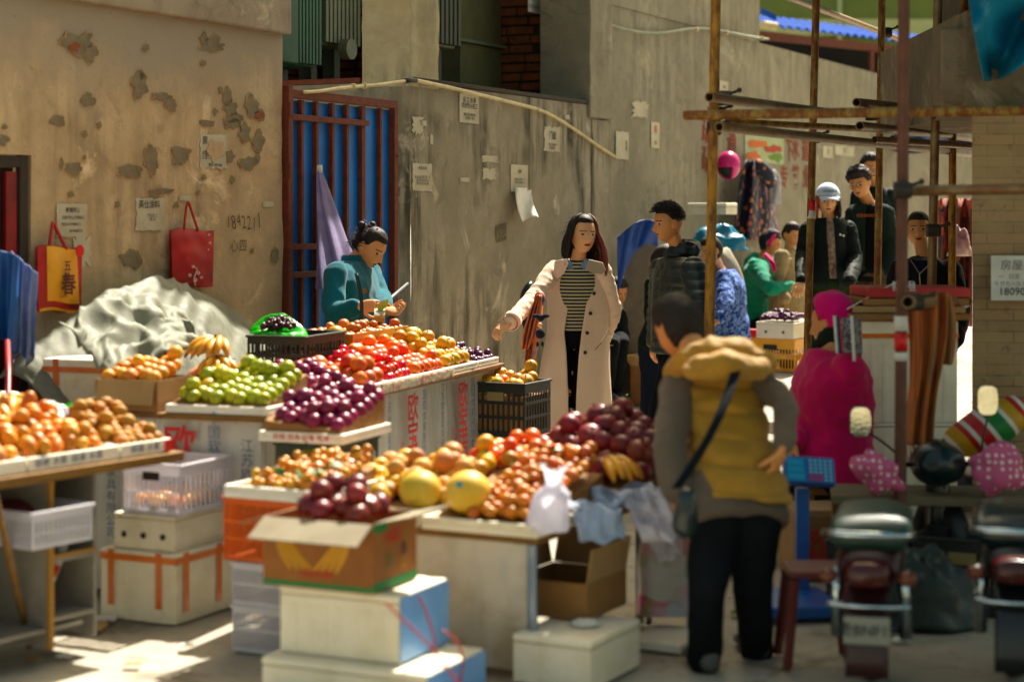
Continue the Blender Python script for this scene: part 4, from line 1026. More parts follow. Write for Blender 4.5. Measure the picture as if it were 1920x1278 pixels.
m = MB(); m.box(S(.1, 1.52, .83), LS * .34, DS * .2, UP * .07); m.build('carton', M('pale_blue_carton', '9aa6c8', .6, '8793bd'), None, bevel=.003, label='pale blue carton lying behind the white card sheet at left', cat='carton')
# folded blue parasol with red pole at left edge
MBC = thin('blue_cloth', '0f3f7a', .6, .15, '2a5c9c', 4, .4, 12); MBL = thin('pale_blue_cloth', '8b96b8', .5, .2, '5c74a6', 5, .4, 12)
ps = thing('folded_parasol', 'folded blue and pale parasol hanging at the left edge on a red pole', 'parasol', P(12, 1040, 480))
m = MB(); m.tube([P(10, 1040, 500), P(16, 700, 440), P(14, 640, 425)], .012, 12); m.build('pole', MRED, ps, smooth=True)
def cloth(x0t, x1t, yt0, yt1, x0b, x1b, yb, s, n=(24, 30), amp=.03, seed=0):
    def f(u, v):
        xt = x0t + (x1t - x0t) * u; xb = x0b + (x1b - x0b) * u; yt = yt0 + (yt1 - yt0) * u
        fold = amp * math.sin(u * 19 + seed + v) + .02 * noise.noise(V((u * 5, v * 4, seed)))
        p = P(xt + (xb - xt) * v, yt + (yb - yt) * v + 14 * math.sin(u * 8 + seed) * v, s); p.y += fold * (.3 + v); return p
    q = MB(); q.grid(f, *n); return q
cloth(-50, 36, 452, 480, -40, 30, 650, 420, amp=.04).build('blue_cloth', MBC, ps, smooth=True, solid=.003)
cloth(20, 70, 470, 512, 24, 62, 672, 415, seed=2).build('pale_cloth', MBL, ps, smooth=True, solid=.003)
# bags on the wall
def tote(name, label, x0, x1, yt, yb, yh, mat, off=.05, body2=None):
    o = thing(name, label, 'bag', onw((x0 + x1) / 2, yb, off))
    def f(u, v):
        wv = .025 * math.sin(u * 3.14) * math.sin(v * 3.0) + .008 * noise.noise(V((u * 4, v * 5, x0)))
        sh = 6 * (1 - v) * (2 * u - 1) * -1
        return onw(x0 + (x1 - x0) * u + sh * -0.4, yt + (yb - yt) * v + 3 * math.sin(u * 6.3 + x0), off + wv)
    m = MB(); m.grid(f, 20, 20); m.grid(lambda u, v: f(1 - u, v) - N * (.012 + .03 * math.sin(u * 3.14)), 20, 20); m.build('bag_body', mat, o, smooth=True)
    return o, f
MRB = M('red_nonwoven', 'a30d16', .6, '7e0a12', 6, .2, 60); MYB = M('gold_bag', 'cf9a35', .5, 'bd8424', 5); MWHP = M('print_white', 'd8c8c0', .7)
o, f = tote('red_tote_bag', 'plain red tote bag with white flower print hanging right of the torn notices', 323, 399, 430, 536, 378, MRB)
m = MB(); m.limb([onw(345, 430, .05), onw(349, 392, .03), onw(353, 379, .03), onw(358, 392, .035), onw(371, 432, .055)], .007, 6); m.build('handle', MRB, o, smooth=True)
for (cx, cy, r_) in ((362, 500, 5), (372, 512, 6), (356, 516, 6), (366, 525, 7), (378, 520, 5), (392, 440, 4), (394, 455, 4), (391, 468, 3)):
    m = MB(); c = onw(cx, cy, .083)
    for k in range(5):
        q = k * 1.2566; m.sph(c + (D * math.cos(q) * 1.6 + UP * math.sin(q)) * r_ / 900, r_ / 1500, 6, 4, sx=1, sy=1, sz=1)
    m.build('flower_print', MWHP, o)
m = MB(); m.tube([onw(366, 535, .08), onw(364, 520, .083), onw(370, 505, .083), onw(362, 498, .083)], .003, 6); m.build('flower_print', MWHP, o)
o, f = tote('gift_bag', 'red and gold gift bag with a black brush character hanging by the red door', 72, 152, 462, 584, 418, MRB, .06)
m = MB(); m.grid(lambda u, v: f(.2 + .74 * u * (1 - .1 * (1 - v)), .02 + .84 * v) + N * .004, 14, 14); m.build('gold_face', MYB, o, smooth=True)
m = MB(); m.grid(lambda u, v: f(.02 + .9 * u, .955 + .045 * v) + N * .004, 14, 3); m.build('gold_base', MYB, o, smooth=True)
m = MB(); m.limb([onw(92, 468, .06), onw(97, 430, .04), onw(100, 417, .03), onw(106, 430, .04), onw(124, 466, .06)], .009, 6); m.build('handle', MRB, o, smooth=True)
m = MB(); m.tube([onw(120, 470, .0) + N * .095, onw(120, 470, .0) + N * .10], .03, 18); m.build('red_seal', MATS['tape_red'], o)
lettering('五\n粮', onw(126, 510, .1), D, UP, .055, M('brush_brown', '4a1a10', .8), o, 'brush_words', lead=1.0, bold=.02)
lettering('春', onw(128, 536, .1), D, UP, .11, MATS['brush_brown'], o, 'brush_words', bold=.02)
lettering('五粮春酒', onw(118, 556, .095), D, UP, .016, MATS['brush_brown'], o, 'brush_words')
# papers on the walls
def paper(label, x0, y0, x1, y1, lines, seed, off=.006, torn=.0, mat=None, holes=(), rot=0, par=None):
    c = onw((x0 + x1) / 2, (y0 + y1) / 2, off); w_ = abs((onw(x1, 400, off) - onw(x0, 400, off)).dot(D)); h_ = (onw((x0 + x1) / 2, y0, off) - onw((x0 + x1) / 2, y1, off)).z
    rt = D * math.cos(rot) + UP * math.sin(rot); up = UP * math.cos(rot) - D * math.sin(rot)
    m = MB(); n = 14; pts = []
    for k in range(4 * n):
        e, q = divmod(k, n); q /= n
        u, v = ((q, 0), (1, q), (1 - q, 1), (0, 1 - q))[e]
        jx = torn * (noise.noise(V((u * 7, v * 7, seed))) * .5 + .4 * noise.noise(V((u * 22, v * 22, seed)))) if torn else 0
        u = .5 + (u - .5) * (1 + jx); v = .5 + (v - .5) * (1 + jx)
        pts.append(c + rt * ((u - .5) * w_) + up * ((.5 - v) * h_))
    m.slabpoly(pts[::-1] if False else pts, N, .002)
    o = m.build('paper_notice', mat or MPAP, None, label=label, cat='notice')
    for (txt, fy, fs, mt, fx) in lines:
        lettering(txt, c + rt * (fx * w_) + up * ((.5 - fy) * h_) + N * .001, rt, up, fs * h_, mt, o, sx=1.0, bold=.01)
    return o
paper('rental notice with a torn middle, high on the tan wall near the gate', 376, 252, 425, 316, [('房', .2, .26, MINK, -.33), ('出租房\n三室二', .62, .13, MINK, -.3), ('电话 1809048', .9, .12, MINK, .05)], 1, torn=.25)
m = MB(); m.slabpoly(blob(405, 283, 30, 34, 44, .010), N, .002); m.build('torn_hole', MTAN, bpy.data.objects['paper_notice'])
paper('shop transfer notice above the red and gold gift bag', 107, 382, 164, 444, [('商铺转让', .2, .17, MINK, 0), ('位置好转让,价格面议', .42, .11, MINK, 0), ('电话:18190488131', .62, .12, MINK, -.05), ('18190488131', .82, .12, MINK, .1)], 2, torn=.12)
paper('scrap of torn paper hanging under the shop transfer notice', 138, 445, 170, 498, [], 12, torn=.9)
paper('ragged paint notice in the middle of the tan wall', 256, 372, 308, 432, [('英仕涂料', .2, .27, MINK, -.05), ('广告 招 工\n 电 18', .6, .12, MINKG, .05)], 3, torn=.28)
for i, (x0, y0, x1, y1, lb) in enumerate(((337, 366, 357, 376, 'white scrap of paper above the red tote bag handle'), (493, 378, 513, 388, 'white scrap of paper near the gate edge on the tan wall'), (370, 340, 378, 345, 'tiny white scrap under the torn rental notice'))):
    paper(lb, x0, y0, x1, y1, [], 20 + i, torn=.7)
T4 = [('出租', .25, .2, MINK, 0), ('有房出租一室一厅\n电话18090412', .6, .13, MINKG, 0)]
paper('dense printed notice high on the grey wall under the plastic pipe', 862, 176, 898, 231, [('招 工 启 事\n农用薪水招工', .33, .2, MINK, 0), ('联系电话1809048\n工资面议 欢迎', .78, .12, MINK, 0)], 4)
paper('pale notice left on the grey wall beside the gate, edges torn', 774, 307, 810, 358, [('招 租 启 事', .17, .13, MINK, 0), ('本人有房出租三室一厅\n家电齐全拎包入住\n联系电话18090488', .62, .12, MINKG, 0)], 5, torn=.15)
paper('shop notice with two big dark characters near the bend of the plastic pipe', 1021, 238, 1050, 284, [('门面', .38, .36, MINK, 0), ('转让1809048\n电话面议', .8, .14, MINK, 0)], 6, torn=.3)
paper('square notice above the loose curled paper on the grey wall', 958, 309, 990, 360, [('出租', .25, .15, MINK, 0), ('有房出租 两室一厅\n电话18090488131', .6, .11, MINKG, 0)], 7)
lb = paper('small square stencil in thin black lettering low on the grey wall', 930, 423, 949, 452, [], 8, torn=.02, mat=M('stencil_ground', '867a5c', .9), rot=.12)
lettering('疏通管道\n打孔钻孔\n1809048', onw(939.5, 437.5, .009), (D + UP * .12).normalized(), (UP - D * .12).normalized(), .048, MINK, lb, lead=.9)
m = MB()
def curl(u, v):
    p = onw(966 + 30 * u + 14 * v * v, 352 + 64 * v - 10 * math.sin(u * 2) * v, .02 + .10 * v + .03 * math.sin(u * 5 + v * 4)); return p
m.grid(curl, 14, 20); o = m.build('curled_paper', MPAPW, None, smooth=True, solid=.0015, label='loose white paper curling off the grey wall below the square notice', cat='paper')
k = 0
for x0, y0, x1, y1, lb in ((774, 219, 793, 250, 'torn paper shreds beside the corner of the grey wall'), (788, 226, 800, 236, 'bluish torn scrap on the grey wall near the gate'), (807, 252, 812, 270, 'narrow vertical paper shred on the grey wall'), (905, 292, 933, 304, 'ragged ring of torn paper in the middle of the grey wall'),
        (906, 316, 930, 336, 'torn white paper triangle in the middle of the grey wall'), (863, 333, 880, 341, 'small flat paper shred left of the torn triangle'), (1060, 216, 1068, 224, 'tiny scrap high near the second pillar')):
    k += 1; paper(lb, x0, y0, x1, y1, [], 30 + k, torn=.9)
paper('tall notice at the left end of the far wall by the pipe end', 1155, 247, 1179, 299, [('电\n话', .5, .2, MINKG, .3)], 50, off=-.04, torn=.1)
paper('narrow colourful leaflet on the far wall', 1221, 229, 1237, 278, [('招', .3, .3, MTR, 0), ('电话', .8, .14, MINK, 0)], 51, off=-.04, torn=.1)
paper('torn white shreds high on the far wall', 1188, 190, 1215, 220, [], 52, off=-.04, torn=.9)
paper('narrow strip of white print on the far wall under the level scaffold tube', 1397, 226, 1471, 235, [('欢迎光临欢迎光临', .5, .7, MINK, 0)], 53, off=-.04)
o = paper('colourful fruit poster on the far wall between the red characters', 1398, 256, 1470, 306, [], 54, off=-.04, mat=M('poster', '8f9a70', .6, 'a8ac90', 9, 0))
for x, y, w_, mt in ((1420, 270, 40, M('poster_orange', 'b8621a', .7)), (1450, 280, 26, M('poster_red', '9a3a20', .7)), (1412, 292, 30, MATS['poster_orange']), (1455, 296, 24, M('poster_green', '5a7a30', .7))):
    m = MB(); m.slabpoly(blob(x, y, w_, 14, x, -.034), N, .002); m.build('poster_picture', mt, o)
MRC = M('wall_red', '7a3a2c', .9)
for x, y, txt in ((1325, 275, '疏\n疏'), (1372, 268, '通'), (1480, 285, '下'), (1492, 282, '水'), (1510, 285, '道'), (1492, 335, '管'), (1512, 335, '业'), (1470, 335, '专')):
    o = lettering(txt, onw(x, y, -.046), D, UP, .27, MRC, fw, 'painted_character', bold=.02)
paper('small printed sheet on the far wall right of the rusty upright', 1543, 274, 1562, 296, [('电话\n开锁', .5, .3, MINKG, 0)], 55, off=-.04)
paper('pale printed sheet on the far wall beside the small sheet', 1566, 274, 1602, 292, [('回收旧家电\n电话1809', .5, .3, MINKG, 0)], 56, off=-.04)
paper('white tag above the open ended tube', 1349, 152, 1366, 176, [('开锁', .5, .3, MINK, 0)], 57, off=-.03)
# lavender folded parasol leaning on the gate
MLAV = M('lavender_cloth', '7c7294', .85, '665c80', 5, .4, 40)
pr = thing('folded_parasol', 'folded lavender parasol leaning against the blue gate', 'parasol', onw(625, 620, .25))
top = onw(599, 322, .06); bot = onw(640, 540, .30)
m = MB(); n_ = 26; secs = []; ax = (bot - top); q1 = D; q2 = N
def parf(u, v):
    an = 2 * math.pi * u; c_ = top + ax * v; r_ = .022 + .17 * v ** .8
    r_ *= 1 + .22 * math.sin(an * 6 + 2.5 * v) * (.3 + v) + .1 * noise.noise(V((u * 6, v * 3, 0)))
    return c_ + q1 * math.cos(an) * r_ * 1.0 + q2 * math.sin(an) * r_ * .42
m.grid(parf, 72, 24); m.build('canopy_cloth', MLAV, pr, smooth=True)
m = MB(); m.tube([top - UP * .01, top + UP * .04], [.02, .016], 12); m.build('tip', MPAPW, pr, smooth=True)
m = MB(); m.tube([top, bot + ax * .5], .012, 8); m.build('pole', MATS['metal_grey'], pr)
# thin black umbrella behind the seller
um = thing('closed_umbrella', 'slim closed black umbrella sticking up right behind the seller', 'umbrella', P(735, 560, 310))
m = MB(); m.tube([P(764, 533, 300), P(725, 567, 310), P(700, 600, 312)], [.014, .018, .012], 12); m.build('canopy', MBLK, um, smooth=True)
# white taped styro boxes and basket on the ground
fb = atz(330, 1172, 0.0)
foam_box('big dirty white foam box bound with amber tape on the sunlit ground', fb, .40, .37, .275, lid=.03, group='foam boxes by the left table')
foam_box('small foam box lid with three holes on the big taped box', fb + UP * .277 + D * .02 + L * .02, .40, .30, .14, lid=.02, tapes=False, holes=3, group='foam boxes by the left table')
crate('white slotted plastic basket of bruised fruit on top of the foam boxes', fb + UP * .42 + D * .03 + L * .0, .34, .28, .20, MCRW, nx=(14, 10), rows=((.1, .42), (.46, .80)), group='white plastic baskets', bar=.4)
o_ = fb + UP * .44 + D * .05 + L * .02
heap('loquat', 'bruised tan fruit inside the white basket', 'fruit in the white basket', o_, D, L, .30, .24, lambda u, v: .0, .9)
wb = P(60, HY, 545); wb.z = .44
crate('white mesh basket hanging low at the left edge before the cabinet', wb, .28, .42, .13, MCRW, DT, LT, nx=(18, 12), rows=((.12, .42), (.48, .8)), group='white plastic baskets', bar=.5, handle=False)
m = MB(); m.sph(wb + DT * .14 + LT * .25 + UP * .09, .09, 16, 10, sz=.55, sx=1.3); m.build('red_cloth', M('maroon_cloth', '4a1a18', .9, '5e2420'), None, smooth=True, label='dark red cloth bundle in the white mesh basket at the left edge', cat='cloth')
m = MB(); m.tube([P(-10, 925, 555), P(56, 1212, 520)], .012, 10); m.build('wooden_stick', MWOOD, None, smooth=True, label='thin wooden stick leaning before the left table cabinet', cat='stick')
m = MB(); m.grid(lambda u, v: P(122 - 52 * v + 16 * u, 975 + 170 * v, 520) + V((0, .03 * math.sin(v * 5), 0)), 4, 14)
sp = m.build('striped_strap', MPAPW, None, smooth=True, solid=.003, label='white printed strap with a red band hanging under the left table', cat='strap')
m = MB(); m.grid(lambda u, v: P(122 - 52 * (.5 + .12 * v) + 16 * u, 975 + 170 * (.5 + .12 * v), 521) + V((0, .03 * math.sin((.5 + .12 * v) * 5) - .006, 0)), 3, 4); m.build('red_band', MATS['tape_red'], sp)
# litter
for i, (x, y, k) in enumerate(((150, 1180, .10), (190, 1165, .06), (178, 1160, .035), (20, 1195, .08), (60, 1240, .03), (350, 1215, .025), (250, 1250, .03), (120, 1235, .03))):
    p = atz(x, y, 0); m = MB()
    m.grid(lambda u, v: p + V(((u - .5) * k * 2, (v - .5) * k * 1.4, .012 + .03 * k * 8 * abs(noise.noise(V((u * 3, v * 3, i)))))), 6, 5)
    m.build('litter', MPAPW if i % 2 else MCARDI, None, solid=.002, label=('crumpled white scrap' if i % 2 else 'brown paper scrap') + [' left of the big taped box', ' beside the taped box corner', ' touching the taped box', ' at the left edge of the ground', ' near the stick foot', ' in front of the taped box', ' in the sunlit foreground', ' below the stick'][i], cat='litter')
# ======================= foreground cart and boxes =======================
DC2, LC2 = frame(2800)
K0 = P(1005, HY, 545); K0.z = 0
def C(a, b, z=0): return K0 + DC2 * a + LC2 * b + UP * z
ct_ = thing('fruit_cart', 'low fruit cart with a stained pale front board and metal posts in the foreground', 'cart', C(.5, .4))
t = NT('stained_board'); c = t.co()
col = t.mix(t.fr(t.noise(c, 4, 5, .6), .45, .65), (.55, .50, .41, 1), (.36, .29, .19, 1)); col = t.mix(t.fr(t.noise(t.co((8, 8, 2)), 1.6, 4), .5, .7), col, (.45, .43, .40, 1))
t.set(.6, 0, .4, col); MSTB = t.m
m = MB(); m.box(C(-.01, -.01, .462), DC2 * 1.0, LC2 * .98, UP * .024); m.build('table_top', MWOOD, ct_, bevel=.003)
m = MB(); m.box(C(.0, .035, .02), DC2 * .012, LC2 * .9, UP * .44); m.build('front_board', MSTB, ct_, bevel=.002)
MALU = M('aluminium', '8d98a4', .3, '7a8590', 6, 0, metal=.7)
for a, b in ((-.004, .0), (.95, .02), (-.004, .94), (.95, .92)):
    m = MB(); m.box(C(a, b), DC2 * .022, LC2 * .03, UP * .46); m.build('post', MALU, ct_, bevel=.003)
m = MB(); m.tube([C(.97, .0, .0), C(.97, .0, .62)], .012, 10); m.build('post', MALU, ct_, smooth=True)
foam_tray('stained foam tray along the front of the foreground cart', C(-.03, -.02, .487), DC2, LC2, .60, .46, .045, MFOAM, (lambda u, v: .03 + .12 * u, 0), rim=.02, group='foam trays on the foreground cart')
heap('mandarin', 'small mandarin in the blurred heap at the front corner of the cart', 'mandarins on the foreground cart', C(-.01, .0, .505), DC2, LC2, .56, .28, lambda u, v: .01 + .17 * u ** .8, .95, .86, extra=40, jit=.3)
foam_tray('foam tray behind the melons on the foreground cart', C(-.03, .46, .487), DC2, LC2, .60, .48, .045, MFOAM, (lambda u, v: .03 + .08 * u, 0), rim=.02, group='foam trays on the foreground cart')
MMEL = fruit_mat('yellow_melon', 'b99a3e', 'c9b068', .45, 6, .4, .7)
def ball(name, label, cat, p, r, mat, sz=1, rot=None, **k):
    m = MB(); m.sph(V((0, 0, 0)), r, 28, 18, sz=sz); m.v = [v + p for v in m.v]
    return m.build(name, mat, None, smooth=True, label=label, cat=cat, **k)
b_ = ball('melon', 'biggest melon with a small blue and pink sticker at the front of the cart', 'melon', C(.06, .30, .612), .082, MMEL, .95)
m = MB(); cq = C(.06, .30, .612); nn = (CAM - cq); nn.z = .45; nn = (V((-.35, -.8, .45))).normalized(); rr = nn.cross(UP).normalized(); uu = rr.cross(nn)
m.grid(lambda u, v: cq + (nn + rr * (.26 * (u - .5)) + uu * (.24 * (v - .5))).normalized() * .0832 , 4, 4); m.build('sticker', M('sticker_blue', '3a8aa0', .4), b_)
ball('melon', 'pale yellow melon left of the biggest melon on the cart', 'melon', C(.10, .52, .60), .076, fruit_mat('pale_melon', 'c8aa58', 'd2bd80', .45, 6, .4, .7), .95)
for i, (a, b, z, k, key, lb) in enumerate(((.10, .38, .56, 1.1, 'pear', 'green yellow pear between the two melons'), (.05, .66, .57, 1.2, 'pear', 'big pale pear at the left of the melons'), (.2, .64, .60, 1.15, 'pear', 'pale pear behind the left melon'), (.30, .45, .65, 1.0, 'peach', 'peach on top behind the two melons'), (.34, .55, .66, 1.15, 'peach', 'topmost peach behind the pale yellow melon'), (.30, .63, .64, 1.0, 'peach', 'rosy peach left of the topmost peach'))):
    one_fruit(key, C(a, b, z + .01), lb + ' on the foreground cart', None, key, k)
heap('peach', 'blurred pale peach in the pile left of the melons on the cart', 'peaches on the foreground cart', C(.12, .42, .51), DC2, LC2, .42, .50, lambda u, v: .02 + .09 * u, 1.0, .9, extra=6, mix=('pear', .5))
heap('orange', 'orange in the middle of the foreground cart behind the melons', 'oranges on the foreground cart', C(.50, .24, .51), DC2, LC2, .30, .34, lambda u, v: .12 + .03 * u, 1.0, .9, extra=6, mix=('pear', .35))
foam_tray('raised tray of dark apples at the far end of the foreground cart', C(.62, -.14, .52), DC2, LC2, .62, .62, .05, MFOAM, (lambda u, v: .02 + .17 * u, 0), group='foam trays on the foreground cart')
heap('dark_apple', 'dark red apple in the big blurred heap at the far end of the cart', 'dark apples on the foreground cart', C(.64, -.12, .545), DC2, LC2, .58, .58, lambda u, v: .02 + .16 * u, 1.35, .92, extra=18, jit=.3)
grapes('cluster of red grapes lying before the dark apples on the cart', C(.52, .10, .55), 80, .075, fruit_mat('red_grape', '5e1420', '7e2430', .2, 8), .014, 1.3)
grapes('second cluster of red grapes nearer the mandarins', C(.42, .22, .58), 50, .055, MATS['red_grape'], .014, 1.2)
bananas('bananas lying on the dark apples at the right of the cart', C(.56, -.03, .60), 5, -.9, .17, .018, .8)
# white bag, papers
MWB = thin('white_film', 'd6d4e0', .35, .45, 'e6e4ec', 5, .6, 18)
wb_ = thing('plastic_bag', 'knotted white plastic carrier bag standing at the front right corner of the cart', 'bag', C(.04, -.02, .50))
m = MB(); cb_ = C(.03, -.035, .51)
def wbf(u, v):
    q = 2 * math.pi * u; r_ = (.070 - .022 * v if v < .62 else (.056 - .20 * (v - .62) if v < .8 else .020 + .12 * (v - .8))) * (1 + .28 * noise.noise(V((math.cos(q) * 1.5, math.sin(q) * 1.5, v * 2)))) + .008
    return cb_ + V((math.cos(q) * r_ + .02 * v, math.sin(q) * r_ * .7, v * .20 + (.03 * abs(math.cos(q)) if v > .8 else 0)))
m.grid(wbf, 40, 20); m.build('film', MWB, wb_, smooth=True)
m = MB(); m.grid(lambda u, v: cb_ + V((.03 + .07 * u, -.03, .12 - .06 * u + .05 * v * (1 - u))), 6, 4); m.build('handle_loop', MWB, wb_, smooth=True)
MPB = thin('blue_paper', '8fa4bf', .5, .3, 'b4c0d0', 4, .5, 14)
def sheetx(label, p, e1, e2, amp, mat, seed, name='plastic_sheet', sagx=.0):
    m = MB()
    m.grid(lambda u, v: p + e1 * u + e2 * v + UP * (amp * noise.noise(V((u * 3, v * 3, seed))) - sagx * v * v) + V((0, amp * noise.noise(V((u * 4, v * 4, seed + 5))), 0)), 18, 18)
    return m.build(name, mat, None, smooth=True, solid=.002, label=label, cat='sheet')
sheetx('bluish crumpled paper sheet hanging over the right edge of the cart', C(.26, .0, .585), V((.17, .02, .0)), V((.03, -.12, -.07)), .05, MPB, 1, sagx=.06)
sheetx('bright white plastic corner hanging lower at the right edge of the cart', C(.42, -.10, .60), V((.17, .02, .01)), V((.10, -.10, -.13)), .04, MWB, 2, sagx=.04)
sheetx('pale sheet lying under the bananas on the cart', C(.46, .02, .58), V((.24, .06, .03)), V((.03, -.16, -.03)), .05, MPB, 3)
sheetx('small white plastic rag dangling below the cart edge', C(.62, -.12, .45), V((.08, .01, .03)), V((.07, -.04, -.14)), .03, MWB, 4)
# under the cart
foam_box('pale foam box with bluish side under the right half of the cart', P(1108, HY, 560) * 1.0 + UP * (.0 - EYE), .42, .30, .165, DC2, LC2, .03, False, group='foam boxes under the cart')
pb_ = P(1100, HY, 535); pb_.z = .17
carton('open brown carton standing under the foreground cart', pb_, .34, .30, .13, DC2, LC2, (0, 1, 1, 1), .25, fl=.12)
crumple('paper_scrap', 'bright crumpled paper lying before the carton under the cart', V((pb_.x - .01, pb_.y - .06, .172)), .05, .03, .02, MPAPW, 3, cat='paper')
sb = atz(1275, 1215, .02)
m = MB(); m.bx(V((sb.x, sb.y, .0)), .3, .22, .03, DC2, LC2); m.build('foam_slab', MFOAMW, None, bevel=.004, label='thin pale foam slab on the ground right of the cart', cat='foam slab')
t = NT('floral_bag'); c = t.co(); v_ = t.new('ShaderNodeTexVoronoi'); v_.inputs['Scale'].default_value = 16; t.ln(c, v_.inputs['Vector'])
col = t.ramp(v_.outputs['Color'], [(0, (.62, .03, .12)), (.35, (.25, .35, .12)), (.55, (.55, .50, .50)), (.8, (.6, .06, .16))]); t.set(.4, 0, .5, t.mix(t.fr(t.noise(c, 5), .48, .62), col, (.42, .45, .50, 1))); MFLB = t.m
fb_ = thing('shopping_bag', 'patterned pink and grey shopping bag on the ground beside the cart', 'bag', P(1245, 1150, 500))
m = MB(); bp = P(1248, HY, 490); bp.z = .07
def bgf(u, v):
    q = 2 * math.pi * u; w_ = .115 - .02 * v + .01 * noise.noise(V((u * 5, v * 3, 1)))
    return bp + V((math.copysign(abs(math.cos(q)) ** .6, math.cos(q)) * w_, math.sin(q) * .07 * (1 - .7 * v), v * .36 + .01 * noise.noise(V((u * 9, 0, 3)))))
m.grid(bgf, 48, 20); m.build('bag_body', MFLB, fb_, smooth=True)
m = MB(); m.limb([bp + V((-.04, 0, .36)), bp + V((-.03, 0, .44)), bp + V((.03, 0, .47)), bp + V((.05, 0, .36))], .006, 6); m.build('handle', M('bag_blue', '3d7fa8', .5), fb_, smooth=True)
# banana carton on foam boxes
kb = P(700, HY, 580); kb.z = .368
DB, LB = frame(2600)
bx_ = thing('banana_carton', 'open brown banana carton full of dark apples on the foreground foam boxes', 'cardboard box', kb + DB * .15 + LB * .2)
MKB = M('carton_brown', '8a5c36', .8, '7a4f2e', 5, .2)
la, lb_, h_ = .30, .42, .225; t_ = .006; m = MB()
for q, a, b in ((kb, DB * t_, LB * lb_), (kb + DB * (la - t_), DB * t_, LB * lb_), (kb + DB * t_, DB * (la - 2 * t_), LB * t_), (kb + DB * t_ + LB * (lb_ - t_), DB * (la - 2 * t_), LB * t_)): m.box(q, a, b, UP * h_)
m.box(kb + DB * t_ + LB * t_ + UP * .002, DB * (la - 2 * t_), LB * (lb_ - 2 * t_), UP * .13); m.build('box_body', MKB, bx_, bevel=.002)
MFLP = M('flap_grey', '8c8370', .85, '7a715f')
for q, e, o_ in ((kb, LB * lb_, -DB * .10 - UP * .055), (kb, DB * la, -LB * .13 + UP * .03), (kb + DB * la, LB * lb_, DB * .12 - UP * .02), (kb + LB * lb_, DB * la, LB * .10 - UP * .03)):
    m = MB(); m.box(q + UP * (h_ + .001) + e * .01, e * .98, o_, o_.cross(e).normalized() * .004); m.build('flap', MFLP, bx_)
MPY = M('print_yellow', 'b88a14', .7); MPG = M('print_green', '0f6b3a', .7)
fr_ = lambda b, z: kb + LB * b + UP * z - DB * .0015
m = MB(); m.box(fr_(0, .004), LB * lb_, DB * .0008, UP * .016); m.build('green_stripe', MPG, bx_)
m = MB(); m.box(kb - LB * .0015 + UP * .004, DB * la, LB * .0008, UP * .03); m.build('green_stripe', MPG, bx_)
m = MB(); m.box(kb - LB * .0015 + UP * (h_ - .03), DB * .09, LB * .0008, UP * .028); m.build('green_stripe', MPG, bx_)
for sgn, bc_ in ((1, .36), (-1, .09)):
    for k in range(4):
        pts = []
        for i in range(13):
            q = i / 12; x = bc_ - sgn * (.02 * k) * (0.4 + q) - sgn * .05 * q * q; pts.append(fr_(x, .19 - .13 * q))
        m = MB(); m.tube(pts, [.004 + .008 * math.sin(3.14 * (i + .6) / 13.2) for i in range(13)], 6, flat=.08); m.build('banana_print', MPY, bx_)
m = MB(); m.slabpoly([fr_(.215 + .065 * math.cos(q * .3142), .175 + .028 * math.sin(q * .3142)) for q in range(20)], -DB, .001); m.build('oval_print', MPY, bx_)
lettering('香蕉', fr_(.215, .175), -LB, UP, .035, MTR, bx_, off=.002); lettering('优质水果', fr_(.215, .05), -LB, UP, .03, MTR, bx_, off=.002)
lettering('精品', kb + DB * .13 + UP * .17 - LB * .002, DB, UP, .05, MTR, bx_); lettering('净重\n12kg', kb + DB * .10 + UP * .09 - LB * .002, DB, UP, .024, MPG, bx_); lettering('♨', kb + DB * .2 + UP * .12 - LB * .002, DB, UP, .04, MINK, bx_); lettering('小心\n轻放', kb + DB * .2 + UP * .075 - LB * .002, DB, UP, .024, MPY, bx_)
heap('dark_apple', 'dark red apple piled in the banana carton', 'dark apples in the banana carton', kb + DB * .02 + LB * .06 + UP * .14, DB, LB, .26, .30, lambda u, v: .055 + .02 * math.sin(u * 3), 1.15, .92, extra=6)
MBF = thin('blue_film', '6f9ad2', .35, .1, '86aede', 5, .7, 16)
p1_ = P(750, HY, 580); p1_.z = .142
foam_box('foam box with blue wrapped side directly under the banana carton', p1_ , .34, .46, .222, DB, LB, .03, False, group='foam boxes stacked in the foreground', side=MBF)
p2_ = P(800, HY, 592); p2_.z = 0
foam_box('lowest wide foam box of the foreground stack', p2_, .42, .62, .138, DB, LB, .03, False, group='foam boxes stacked in the foreground', side=MBF)
MSTG = M('red_string', '8f2030', .5)
for i, (lb, pts) in enumerate((('red nylon string slanting across the foam boxes under the carton', ((722, 1128), (760, 1165), (810, 1215), (868, 1290))), ('red nylon string hanging from the carton corner', ((785, 1118), (800, 1150), (815, 1200), (812, 1215))), ('red nylon string loop before the cart front board', ((830, 1180), (855, 1200), (868, 1235), (862, 1278))))):
    m = MB(); m.limb([P(x, y, 610 if i == 0 else 575) for x, y in pts], .0035, 6); m.build('red_string', MSTG, None, smooth=True, label=lb, cat='string')
